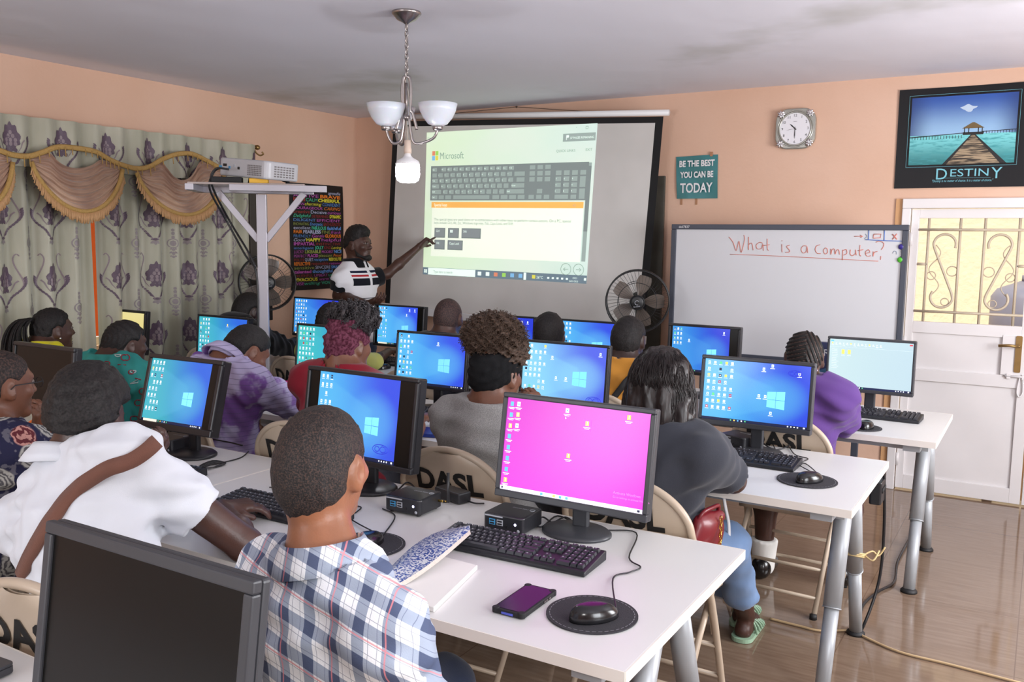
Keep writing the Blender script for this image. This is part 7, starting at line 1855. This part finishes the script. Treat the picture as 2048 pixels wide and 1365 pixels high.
W4.ell(hd(0, -0.012, 0.01), (0.102, 0.118, 0.112), p4.HF, 0.03); W4.ell(hd(0, -0.045, -0.07), (0.108, 0.085, 0.10), p4.HF, 0.04); W4.ell(hd(0, -0.05, -0.14), (0.112, 0.07, 0.09), p4.HF, 0.04)
for e in (-1, 1): W4.ell(hd(e*0.07, 0.01, -0.10), (0.042, 0.06, 0.12), p4.HF, 0.03)
rp4 = ripples(21, 0.004, (0.03, 0.06), 9, (1, 1, 0.16)); rp4b = ripples(22, 0.0016, (0.012, 0.022), 9, (1, 1, 0.10))
def wig(F, X, Y, Z, u, v, w):
    F = F+rp4(X, Y, Z)+rp4b(X, Y, Z)
    face = np.maximum(np.abs(u)-0.06, 0.055-v); F = np.maximum(F, -np.maximum(face, w-0.05)); return F
g = NT('wig_black', 0.42, 0.4); g.col(g.mix(g.noise(60, 3, g.scaled((1, 1, 0.15))), srgb(16, 13, 14), srgb(44, 34, 34))); g.bump(g.noise(160, 3, g.scaled((1, 1, 0.08))), 0.3, 0.003); WIGM = g.m
p4.hair_mesh(W4, WIGM, 0.006, 0.0, (0, 0, 0, 0), extra=wig)
b = MB(); q = random.Random(5)
for k in range(900):
    a0 = R(q.uniform(150, 390)); ph0 = q.uniform(0, 6.28); rr = q.uniform(0.99, 1.06); L_ = q.uniform(0.10, 0.22); pts = []; z0 = q.uniform(-0.09, 0.115)
    for j in range(9):
        t_ = j/8; w_ = z0-L_*t_; kx = 0.102 if w_ > -0.02 else 0.113; ky = 0.118 if w_ > 0 else 0.10
        s_ = math.sqrt(max(0.05, 1-(max(0, w_)/0.125)**2)); an = a0+0.07*math.sin(ph0+t_*7)
        pts.append(p4.hd(kx*rr*s_*math.cos(an), -0.02+ky*rr*s_*math.sin(an)*1.0, w_))
    b.tube(pts, [0.0009]*8+[0.0004], WIGM, 4)
b.build('hair_strands', p4.t)
w_ = p4.Wr[1]; b = MB(); b.tube([w_+Vector((0.034*math.cos(k*math.pi/8), 0.0, 0.030*math.sin(k*math.pi/8))) for k in range(16)], 0.0045, mat('beaded_gold', srgb(190, 150, 96), 0.35, metal=0.5, bump=0.8, bscale=250), 6, closed=True); b.build('bracelet', p4.t)
# red handbag by her side
hb_ = at(1415, 1030, y=2.66); hb = thing('handbag', 'dark red handbag with a gold chain at the side of the wavy-haired woman', 'handbag', (hb_.x-0.012, 2.70, 0.52), R(80))
SB = SDF(); SB.ell((0, 0, 0.08), (0.10, 0.022, 0.12), None, 0.03); SB.cone((-0.07, 0, 0.0), (0.07, 0, 0.0), 0.026, None, 0.03); SB.cone((-0.06, 0, 0.17), (0.06, 0, 0.17), 0.018, None, 0.03); rp_ = ripples(9, 0.006)
SB.mesh('bag', 0.008, mat('red_leather', srgb(112, 18, 30), 0.4, coat=0.1), hb, post=lambda F, X, Y, Z: F+rp_(X, Y, Z))
b = MB()
for k in range(7): b.tube([(0.02+0.004*(k % 2)+0.006*math.cos(a_*math.pi/4)*(k % 2), -0.036+0.004*math.cos(a_*math.pi/4)*((k+1) % 2), 0.17-0.014*k+0.009*math.sin(a_*math.pi/4)) for a_ in range(8)], 0.0018, M_gold2, 5, closed=True)
b.build('gold_chain', hb)
b = MB(); b.tube(spline([(-0.065, 0, 0.17), (-0.05, -0.01, 0.20), (0, -0.014, 0.205), (0.05, -0.01, 0.20), (0.065, 0, 0.17)], 5), 0.007, MATS['red_leather'], 8); b.build('handle', hb)

# 5 ---- girl with big afro, black headband, heather tee
h = hp(994, 742, 2.72)
p5 = sit('girl with a big brown afro above a black headband, grey t-shirt', (h.x-0.03, 2.69), R(2), SK_M, 'folding chair behind the afro girl, stencilled DASL showing')
p5.pose(h, yaw=-6, pitch=-6, elbows=(Vector((h.x-0.27, 2.84, 0.78)), Vector((h.x+0.24, 2.86, 0.78))), wrists=(Vector((h.x-0.1, 3.08, 0.77)), h+Vector((0.075, 0.13, -0.19))), bulk=0.97, shw=0.165)
p5.body(0.008, hands=('relax', 'fist'), hand_d=(None, (0, 0.1, 1)), hand_n=(None, (-1, 0, 0)))
p5.shirt(HEATHER, 0.008, sleeve=0.75, seed=9, wr=0.007, thick=0.013, neck=0.072, loose=0.004, sleeve_r=0.02)
p5.trousers(TR_B)
BAND = SDF(); hd = p5.hd; BAND.ell(hd(0, -0.012, 0.012), (0.085, 0.107, 0.104), p5.HF, 0.02); BAND.ell(hd(0, -0.045, -0.035), (0.072, 0.070, 0.074), p5.HF, 0.03)
KNIT = NT('headband_black', 0.9, 0.1); KNIT.col((0.012, 0.012, 0.013, 1)); KNIT.bump(KNIT.noise(200, 2), 0.4, 0.003); KNIT = KNIT.m
rb5 = ripples(31, 0.003, (0.02, 0.04), 6, (0.4, 0.4, 1))
def band5(F, X, Y, Z, u, v, w): return np.maximum(np.maximum(F+rb5(X, Y, Z), (w-0.085)-0.25*v), (-0.075-w)+0.55*(v+0.1)*0.9)
p5.hair_mesh(BAND, KNIT, 0.006, 0.0, (0, 0, 0, 0), extra=band5, name='headband')
AF = SDF(); AF.ell(hd(-0.022, -0.005, 0.115), (0.108, 0.108, 0.078), p5.HF, 0.02); AF.ell(hd(-0.02, 0.0, 0.145), (0.09, 0.09, 0.062), p5.HF, 0.03); AF.ell(hd(0.035, 0.02, 0.07), (0.06, 0.085, 0.06), p5.HF, 0.03)
p5.hair_mesh(AF, HR_BR, 0.006, 0.011, (0, 0, 0, 0), seed=41, wl=(0.012, 0.035), name='afro_hair')
curls(p5, 'afro_curls', HR_BR, hd(-0.020, -0.004, 0.118), (0.106, 0.106, 0.080), 2600, L=0.030, r=0.0008, seed=4, zmin=-0.55, turns=1.4, amp=0.005)

# 6 ---- girl with maroon headwrap
h = hp(699, 684, 2.78)
p6 = sit('girl in a red t-shirt with a maroon headwrap and curly hair on top', (h.x-0.02, 2.70), R(2), SK_M, 'folding chair under the girl in the maroon headwrap')
p6.pose(h, yaw=-8, pitch=-6, elbows=(Vector((h.x-0.26, 2.86, 0.78)), Vector((h.x+0.27, 2.86, 0.78))), wrists=(Vector((h.x-0.1, 3.12, 0.77)), Vector((h.x+0.1, 3.12, 0.77))), bulk=0.96, shw=0.18, scale=0.93, neck=(-0.06, -0.115))
p6.body(0.008); p6.shirt(REDT, 0.008, sleeve=0.8, seed=12, wr=0.008, neck=0.072, sleeve_r=0.022); p6.trousers(TR_G)
WRP = SDF(); hd = p6.hd; WRP.ell(hd(0, -0.010, 0.010), (0.0775, 0.100, 0.097), p6.HF, 0.02); WRP.ell(hd(0, -0.05, -0.035), (0.066, 0.060, 0.074), p6.HF, 0.03); WRP.ell(hd(0, -0.02, 0.075), (0.074, 0.082, 0.05), p6.HF, 0.03)
rb6 = ripples(51, 0.005, (0.02, 0.05), 7, (0.5, 0.5, 1))
p6.hair_mesh(WRP, WRAP, 0.006, 0.0, (0, 0, 0, 0), extra=lambda F, X, Y, Z, u, v, w: np.maximum(np.maximum(F+rb6(X, Y, Z), (w-0.098)-0.1*v), (-0.082-w)+0.62*(v+0.1)*0.9), name='headwrap')
AF = SDF(); AF.ell(hd(-0.008, 0.01, 0.118), (0.096, 0.088, 0.045), p6.HF, 0.02); AF.ell(hd(0.018, 0.02, 0.10), (0.086, 0.08, 0.05), p6.HF, 0.03)
p6.hair_mesh(AF, HR_GY, 0.006, 0.012, (0, 0, 0, 0), seed=43, wl=(0.02, 0.05), name='curly_hair')
curls(p6, 'hair_curls', HR_GY, hd(0.0, 0.012, 0.110), (0.096, 0.088, 0.050), 600, L=0.032, r=0.0022, seed=6, zmin=-0.5, turns=2.2, amp=0.008)

# 7 ---- boy in tie-dye polo bending over
h = hp(498, 697, 2.80)
p7 = sit('boy in a purple and white tie-dye polo bending over his writing', (h.x-0.03, 2.68), R(-6), SK_M, 'folding chair under the boy in the tie-dye polo')
p7.pose(h, yaw=-10, pitch=-34, elbows=(Vector((h.x-0.25, 2.78, 0.80)), T(600, 815, 0.77)), wrists=(Vector((h.x-0.16, 2.98, 0.64)), T(560, 785, 0.765)+Vector((-0.02, 0.10, 0))), bulk=1.0, shw=0.19, neck=(-0.13, -0.055))
p7.body(0.008, hand_d=((0.3, 0.3, -0.9), None), hand_n=((0.6, -0.6, 0), None)); p7.shirt(TIEDYE, 0.008, sleeve=0.78, seed=14, wr=0.008, neck=0.064, collar=True, loose=0.006, sleeve_r=0.03, hem=-0.12); p7.trousers(TR_B)
p7.hair(HR_B, 0.007, 0.0065, 0.0012, line=(0.088, 0.05, -0.095, -0.10))

# 8 ---- teal blouse, cornrows gathered in a tail
h = hp(252, 684, 2.82)
p8 = sit('girl in a teal blouse with red printed emblems, hair in cornrows', (h.x+0.01, 2.70), R(-4), SK_D, 'folding chair under the girl in the teal blouse')
p8.pose(h, yaw=-4, pitch=-4, elbows=(Vector((h.x-0.26, 2.88, 0.78)), Vector((h.x+0.27, 2.90, 0.78))), wrists=(Vector((h.x-0.1, 3.16, 0.77)), Vector((h.x+0.12, 3.16, 0.77))), bulk=1.06, shw=0.185, neck=(-0.09, -0.085))
p8.body(0.008); o8 = p8.shirt(TEALM, 0.008, sleeve=0.62, seed=16, wr=0.011, neck=0.076, loose=0.014, sleeve_r=0.045, flare=0.03); p8.trousers(TR_B)
H8 = SDF(); hd = p8.hd; H8.ell(hd(0, -0.008, 0.006), (0.084, 0.108, 0.106), p8.HF, 0.02); H8.ell(hd(0, -0.05, -0.04), (0.070, 0.066, 0.074), p8.HF, 0.03); H8.ell(hd(0, -0.085, -0.06), (0.045, 0.045, 0.05), p8.HF, 0.03)
p8.hair_mesh(H8, HR_B, 0.0055, 0.0, (0.09, 0.05, -0.10, -0.10), ridge=lambda u, v, w: 0.0028*np.sin(2*math.pi*(np.sqrt((w-0.02)**2+u*u*0.6)+0.3*v)/0.019), seed=3)
b = MB()
for k in range(9):
    q = random.Random(k); x_ = (k-4)*0.008; b.tube(spline([hd(x_*.6, -0.12, -0.07), hd(x_-0.012, -0.15, -0.12), p8.hd(x_-0.03, -0.15, -0.20), p8.hd(x_*1.6-0.05, -0.13, -0.30)], 5), [0.0075]*15+[0.004], HR_B, 6)
b.build('hair_braid', p8.t)
# printed emblems: interlocked rings and bars on the back
def on_cloth(P_, o, glyphs, r, m, name):
    me = o.data; bv = BVHTree.FromPolygons([v.co for v in me.vertices], [q.vertices for q in me.polygons]); b = MB(); a = P_.L(CAMP)
    for poly in glyphs:
        pts = []; b = MB()
        for (px_, py_) in poly:
            hit = bv.ray_cast(a, (P_.L(CAMP+ray(px_, py_))-a).normalized())
            if hit[0] is not None: pts.append(hit[0]+hit[1]*0.0012)
        if len(pts) == len(poly) and all((pts[i]-pts[i-1]).length < 0.06 for i in range(1, len(pts))): b.tube(pts, r, m, 5); b.build(name, P_.t)
arc = lambda cx, cy_, rx, ry, a0, a1, n=9: [(cx+rx*math.cos(R(a0+(a1-a0)*i/n)), cy_+ry*math.sin(R(a0+(a1-a0)*i/n))) for i in range(n+1)]
GL = []
for (cx, cy_, k) in ((251, 716, 1), (287, 783, 1), (278, 806, 1), (302, 726, .8), (231, 760, .9), (262, 745, .6), (214, 728, .7), (268, 838, .9), (240, 800, .8)):
    GL += [arc(cx-2.5*k, cy_, 6*k, 6*k, 50, 310), arc(cx+2.5*k, cy_, 6*k, 6*k, -130, 130)]
GL += [[(236, 730), (252, 731)], [(270, 757), (282, 760)], [(300, 770), (306, 775)]]
on_cloth(p8, o8, GL, 0.0028, mat('emblem_red', srgb(150, 44, 60), 0.7), 'printed_emblem')
on_cloth(p8, o8, [arc(266, 742, 6, 5, 0, 180), [(260, 742), (272, 742)], [(260, 768), (276, 766), (276, 760), (262, 767)], arc(236, 710, 6, 4, 0, 180), [(230, 710), (242, 710)]], 0.0026, mat('emblem_white', srgb(206, 220, 220), 0.7), 'printed_emblem')
b = MB(); b.ell(hd(0.083, 0.0, -0.058), (0.005, 0.005, 0.005), M_chrome, 8, 6); b.build('earring', p8.t)

# 9 ---- yellow blouse, long ponytail braids
h = hp(106, 655, 2.86)
p9 = sit('girl in a yellow top with long braids in a ponytail, facing the curtains', (h.x-0.02, 2.76), R(-6), SK_D, 'folding chair under the girl in the yellow top')
p9.pose(h, yaw=-2, pitch=0, elbows=(Vector((h.x-0.26, 2.96, 0.78)), Vector((h.x+0.26, 2.96, 0.78))), bulk=1.0, shw=0.18, neck=(-0.07, -0.095))
p9.body(0.008); p9.shirt(YELT, 0.008, sleeve=0.7, seed=18, neck=0.075, wr=0.008); p9.trousers(TR_B); p9.eyes()
p9.hair(HR_B, 0.010, 0.0065, 0.002, line=(0.085, 0.055, -0.10, -0.10), seed=19)
hd = p9.hd; b = MB(); q = random.Random(11)
for k in range(60):
    a0 = q.uniform(-1, 1); b_ = q.uniform(-1, 1); L_ = q.uniform(0.2, 0.34)
    b.tube(spline([hd(0.012*a0, -0.10, 0.045+0.01*b_), hd(0.03*a0, -0.145+0.02*b_, 0.05), hd(0.05*a0, -0.19+0.03*b_, 0.0), hd(0.06*a0, -0.20+0.05*b_, -0.10), hd(0.07*a0+.01, -0.18+0.07*b_, -0.10-L_*.6)], 4), [0.0045]*14+[0.003]*3, HR_B, 5)
b.build('ponytail', p9.t)
b = MB(); b.ell(hd(0.083, 0.0, -0.055), (0.006, 0.006, 0.006), M_chrome, 8, 6); b.build('earring', p9.t)

# 10 ---- girl in purple sweater, back row right
h = hp(1608, 710, 4.06)
p10 = sit('girl in a purple sweater with gingham collar, cornrowed hair, back row right', (h.x-0.01, 3.985), R(-2), SK_D, 'folding chair under the girl in the purple sweater')
p10.pose(h, yaw=18, pitch=-10, elbows=(Vector((h.x-0.22, 4.13, 0.79)), Vector((h.x+0.17, 4.13, 0.785))), wrists=(Vector((h.x-0.1, 4.42, 0.77)), Vector((h.x+0.02, 4.43, 0.77))), bulk=1.04, shw=0.175, neck=(-0.085, -0.10), ankles=(dz(T(1527, 1118, 0.085), 0.085), dz(T(1692, 1132, 0.085), 0.085)), knees=(dz(T(1527, 1118, 0.085), 0.50), dz(T(1692, 1132, 0.085), 0.50)))
p10.body(0.008); p10.shirt(PURP, 0.008, sleeve=1.9, seed=22, neck=0.070, wr=0.010, loose=0.010, sleeve_r=0.022, collar=False); p10.trousers(TR_B, to=0.25, shoes=SHOE, short=True)
for i in (0, 1):
    SB = SDF(); a = p10.A[i]; SB.cone(a.lerp(p10.K[i], 0.26), a+Vector((0, 0.0, -0.03)), 0.064, 0.050, 0.01); SB.cone(a+Vector((0, 0, -0.03)), a+Vector((0, 0.03, -0.045)), 0.042, 0.038, 0.02)
    SB.mesh('sock', 0.008, M_paper, p10.t, post=lambda F, X, Y, Z, a=a: np.maximum(F, Z-a.z-0.10))
CL = SDF(); n0 = p10.N; CL.cone(n0-p10.sd*0.01, n0+p10.sd*0.045, 0.070, 0.074, 0.0)
def ring10(F, X, Y, Z): 
    a = np.array(n0); s_ = np.array(p10.sd); t_ = (X-a[0])*s_[0]+(Y-a[1])*s_[1]+(Z-a[2])*s_[2]; r_ = vlen(X-a[0]-t_*s_[0], Y-a[1]-t_*s_[1], Z-a[2]-t_*s_[2])
    return np.maximum(np.abs(r_-(0.070+0.1*t_))-0.007, np.maximum(t_-0.05, -0.01-t_))
CL.mesh('collar', 0.006, GING, p10.t, post=ring10)
H10 = SDF(); hd = p10.hd; H10.ell(hd(0, -0.008, 0.006), (0.082, 0.106, 0.102), p10.HF, 0.02); H10.ell(hd(0, -0.05, -0.04), (0.068, 0.062, 0.07), p10.HF, 0.03)
CORN = NT('hair_cornrow', 0.6, 0.3); CORN.col((0.012, 0.0105, 0.010, 1)); CORN = CORN.m
p10.hair_mesh(H10, CORN, 0.0048, 0.0, (0.09, 0.05, -0.10, -0.085), ridge=lambda u, v, w: 0.0035*np.sin(2*math.pi*(np.where(u > 0.0, u*0.9+w*0.35, w*0.95-u*0.2))/0.0165), mats=[SK_D], pick=lambda u, v, w: (np.sin(2*math.pi*(np.where(u > 0.0, u*0.9+w*0.35, w*0.95-u*0.2))/0.0165) > 0.9), seed=3)

# 11 ---- boy in mustard shirt
h = hp(1258, 674, 4.08)
p11 = sit('boy in a mustard shirt with a black shoulder strap, in front of the right fan', (h.x-0.01, 3.985), R(0), SK_DD, 'folding chair under the boy in the mustard shirt')
p11.pose(h, yaw=4, pitch=-4, bulk=1.02, shw=0.19); p11.body(0.009); o11 = p11.shirt(ORNG, 0.009, sleeve=0.8, seed=24, neck=0.070, wr=0.010); p11.trousers(TR_B); p11.hair(HR_B, 0.008, 0.007, 0.0012)
me = o11.data; bv = BVHTree.FromPolygons([v.co for v in me.vertices], [q.vertices for q in me.polygons]); pts = []
for k in range(14):
    t_ = k/13; l = Vector((0.12-0.26*t_, -0.6, p11.S[1].z+0.06-0.40*t_)); hit = bv.ray_cast(l, Vector((0, 1, 0)))
    if hit[0] is not None: pts.append(hit[0]+hit[1]*0.004)
if len(pts) > 3: MB().tube(pts, 0.016, M_black_matt, 8, flat=0.4).build('bag_strap', p11.t)

# 12 ---- boy with short black hair
h = hp(1098, 664, 4.16)
p12 = sit('boy with short black hair and a dark top, left of the monitor below the fan', (h.x, 4.02), R(0), SK_D, 'folding chair under the boy left of the right fan')
p12.pose(h, yaw=24, pitch=-4, bulk=1.0); p12.body(0.009); p12.shirt(NAVYT, 0.009, seed=26, sleeve=0.8); p12.trousers(TR_B); p12.hair(HR_B, 0.010, 0.007, 0.0015, line=(0.09, 0.05, -0.092, -0.095))

# 13 ---- bald man
h = hp(897, 632, 4.18)
p13 = sit('man with a shaved head and dark shirt below the projection screen', (h.x, 4.04), R(0), SK_D, 'folding chair under the man with the shaved head')
p13.pose(h, yaw=14, pitch=-4, bulk=1.04); p13.body(0.009); p13.shirt(NAVYT, 0.009, seed=28, sleeve=0.8, wr=0.008); p13.trousers(TR_G)
p13.hair(hair_mat('hair_shaved', srgb(50, 40, 40), srgb(86, 60, 54), (0.42, 0.6), 190), 0.0018, 0.007, 0.0, line=(0.09, 0.05, -0.092, -0.095))

# 14 ---- girl with dark braids behind the maroon headwrap
h = hp(668, 640, 4.2)
p14 = sit('girl with dark braids and a pale yellow sleeve, hidden behind the maroon headwrap', (h.x+0.02, 4.06), R(-4), SK_D, 'folding chair under the girl with dark braids')
p14.pose(h, yaw=-8, pitch=-6, elbows=(None, T(748, 724, 0.765)), wrists=(None, T(768, 705, 0.765)+Vector((0.0, 0.05, 0))), bulk=0.88); p14.body(0.009); p14.shirt(cloth_mat('blouse_pale_yellow', srgb(196, 196, 110)), 0.009, seed=30, sleeve=(0.9, 1.2), sleeve_r=0.010); p14.trousers(TR_B)
p14.hair(HR_B, 0.014, 0.007, 0.003, line=(0.09, 0.05, -0.10, -0.085), seed=31)
hd = p14.hd; b = MB(); q = random.Random(12)
for k in range(26):
    a0 = R(q.uniform(175, 365)); b.tube(spline([hd(0.08*math.cos(a0), 0.09*math.sin(a0), 0.03), hd(0.105*math.cos(a0), 0.115*math.sin(a0), -0.03), hd(0.105*math.cos(a0+.1), 0.11*math.sin(a0+.1), -0.10), hd(0.10*math.cos(a0), 0.105*math.sin(a0), -0.17)], 4), 0.0055, HR_B, 5)
b.build('hair_braids', p14.t)

# 15 ---- person in black behind the stand
h = hp(500, 618, 4.16)
p15 = sit('person in a black hooded top leaning over the table behind the projector stand', (h.x-0.02, 4.04), R(-4), SK_DD, 'folding chair under the person in black')
p15.pose(h, yaw=-10, pitch=-14, elbows=(Vector((h.x-0.25, 4.24, 0.78)), T(578, 700, 0.79)), wrists=(Vector((h.x-0.1, 4.46, 0.77)), T(575, 690, 0.77)+Vector((-0.04, 0.20, 0))), bulk=1.06, neck=(-0.09, -0.09)); p15.body(0.009); p15.shirt(BLK, 0.009, seed=32, sleeve=1.9, wr=0.010, neck=0.066, loose=0.012); p15.trousers(TR_B)
p15.hair(HR_B, 0.012, 0.007, 0.001)
HD = SDF(); n0 = p15.N; HD.ell(n0+Vector((0, -0.05, 0.02)), (0.115, 0.085, 0.06), None, 0.03); HD.cone(n0+Vector((-0.08, 0.0, 0.02)), n0+Vector((0.08, 0.0, 0.02)), 0.04, None, 0.04); HD.mesh('hood', 0.009, BLK, p15.t)

# 16 ---- instructor pointing at the screen
POLO = NT('instructor_polo', 0.8, 0.15)
h = hp(716, 486, 5.22)
rz16 = R(-78)
p16 = Person('instructor in a striped white and black polo pointing at the projected lesson', (h.x-0.01, 5.22), rz16, SK_D)
ptip = at(868, 470, y=YS-0.06); wr_l = at(838, 494, y=YS-0.14)
eL = at(775, 548, y=5.52)
p16.pose(h, hipz=0.90, neck=(-0.03, -0.165), yaw=-4, pitch=2, scale=1.04, shw=0.150, sh_drop=0.245, bulk=0.98, seated=False, elbows=(eL, at(676, 592, y=5.06)), wrists=(wr_l, at(735, 608, y=4.96)), twist=-14)
zc_ = p16.N.z
o_ = POLO.xyz(); X, Y, Z = o_[0], o_[1], o_[2]
def zb(a, b_): return POLO.math('MULTIPLY', POLO.step(Z, zc_+a, zc_+a+0.002), POLO.step(Z, zc_+b_+0.002, zc_+b_))
front = POLO.step(Y, -0.02, 0.0); half = POLO.step(POLO.math('ABSOLUTE', X), 0.014, 0.016); sidem = POLO.step(POLO.math('ABSOLUTE', X), 0.155, 0.15)
c_ = POLO.mix(POLO.noise(8), srgb(222, 220, 226), srgb(236, 236, 242))
mk = lambda a, b_: POLO.math('MULTIPLY', POLO.math('MULTIPLY', zb(a, b_), front), POLO.math('MULTIPLY', half, sidem))
c_ = POLO.mix(mk(-0.150, -0.095), c_, srgb(22, 24, 34)); c_ = POLO.mix(mk(-0.083, -0.068), c_, srgb(176, 44, 52)); c_ = POLO.mix(mk(-0.055, -0.038), c_, srgb(30, 36, 60))
for a in (-0.25, -0.335, -0.42): c_ = POLO.mix(zb(a, a+0.006), c_, srgb(60, 62, 70))
POLO.col(c_); POLO.bump(POLO.noise(400, 2), 0.2, 0.002)
p16.body(0.0062, hands=('point', 'relax'), hand_d=(tuple(ptip-wr_l), (0.86, 0.12, 0.28)), hand_n=((0.2, -0.3, -0.9), (0.1, 0.3, 0.9)))
p16.shirt(POLO.m, 0.007, sleeve=0.06, seed=40, wr=0.007, neck=0.068, hem=-0.14, loose=0.006, collar=False)
SLV = cloth_mat('polo_black', srgb(18, 19, 25))
for i in (0, 1):
    SB = SDF(); S_, E_ = p16.S[i], p16.E[i]; SB.cone(S_.lerp(E_, -0.02), S_.lerp(E_, 0.66), 0.086, 0.072, 0.0, flat=True); ax_ = (E_-S_).normalized()
    SB.mesh('sleeve', 0.007, SLV, p16.t, post=lambda F, X, Y, Z, S_=S_, E_=E_, ax_=ax_: np.maximum(F, -((X-S_.x)*ax_.x+(Y-S_.y)*ax_.y+(Z-S_.z)*ax_.z)+(E_-S_).length*-0.01))
n0 = p16.N; CL = SDF(); CL.cone(n0-p16.sd*0.01, n0+p16.sd*0.06, 0.075, 0.078, 0.0)
def ring16(F, X, Y, Z):
    a = np.array(n0); s_ = np.array(p16.sd); t_ = (X-a[0])*s_[0]+(Y-a[1])*s_[1]+(Z-a[2])*s_[2]; r_ = vlen(X-a[0]-t_*s_[0], Y-a[1]-t_*s_[1], Z-a[2]-t_*s_[2])
    b1 = np.maximum(np.abs(r_-(0.072-0.05*t_))-0.006, np.maximum(t_-0.055, -0.02-t_)); b2 = np.maximum(np.abs(r_-(0.098-0.35*t_))-0.006, np.maximum(t_-0.055, -0.02-t_)); F = np.minimum(b1, b2)
    gap = np.maximum(0.02-(Y-a[1]), np.abs(X-a[0])-0.022); return np.maximum(F, -gap)
CL.mesh('collar', 0.0062, SLV, p16.t, post=ring16)
p16.trousers(JEANS)
H16 = SDF(); hd = p16.hd; q = 1.06; H16.ell(hd(0, -0.008, 0.008), (0.083*q, 0.104*q, 0.100*q), p16.HF, 0.02); H16.ell(hd(0, 0.005, 0.075), (0.072*q, 0.088*q, 0.060*q), p16.HF, 0.03); H16.ell(hd(0, -0.045, -0.03), (0.066*q, 0.062*q, 0.066*q), p16.HF, 0.03)
p16.hair_mesh(H16, HR_B, 0.006, 0.002, (0.092, 0.052, -0.092, -0.05), seed=44)
BD = SDF(); BD.cone(hd(-0.020, 0.082, -0.112), hd(0.020, 0.082, -0.112), 0.0165*q, None, 0.02); BD.cone(hd(0, 0.086, -0.102), hd(0, 0.082, -0.122), 0.014*q, 0.012*q, 0.02)
for e in (-1, 1): BD.cone(hd(e*0.028, 0.072, -0.108), hd(e*0.053, 0.03, -0.088), 0.0125*q, 0.011*q, 0.02); BD.cone(hd(e*0.053, 0.03, -0.088), hd(e*0.064, 0.008, -0.035), 0.011*q, 0.008*q, 0.02)
BD.mesh('beard', 0.005, HR_B, p16.t); p16.eyes()
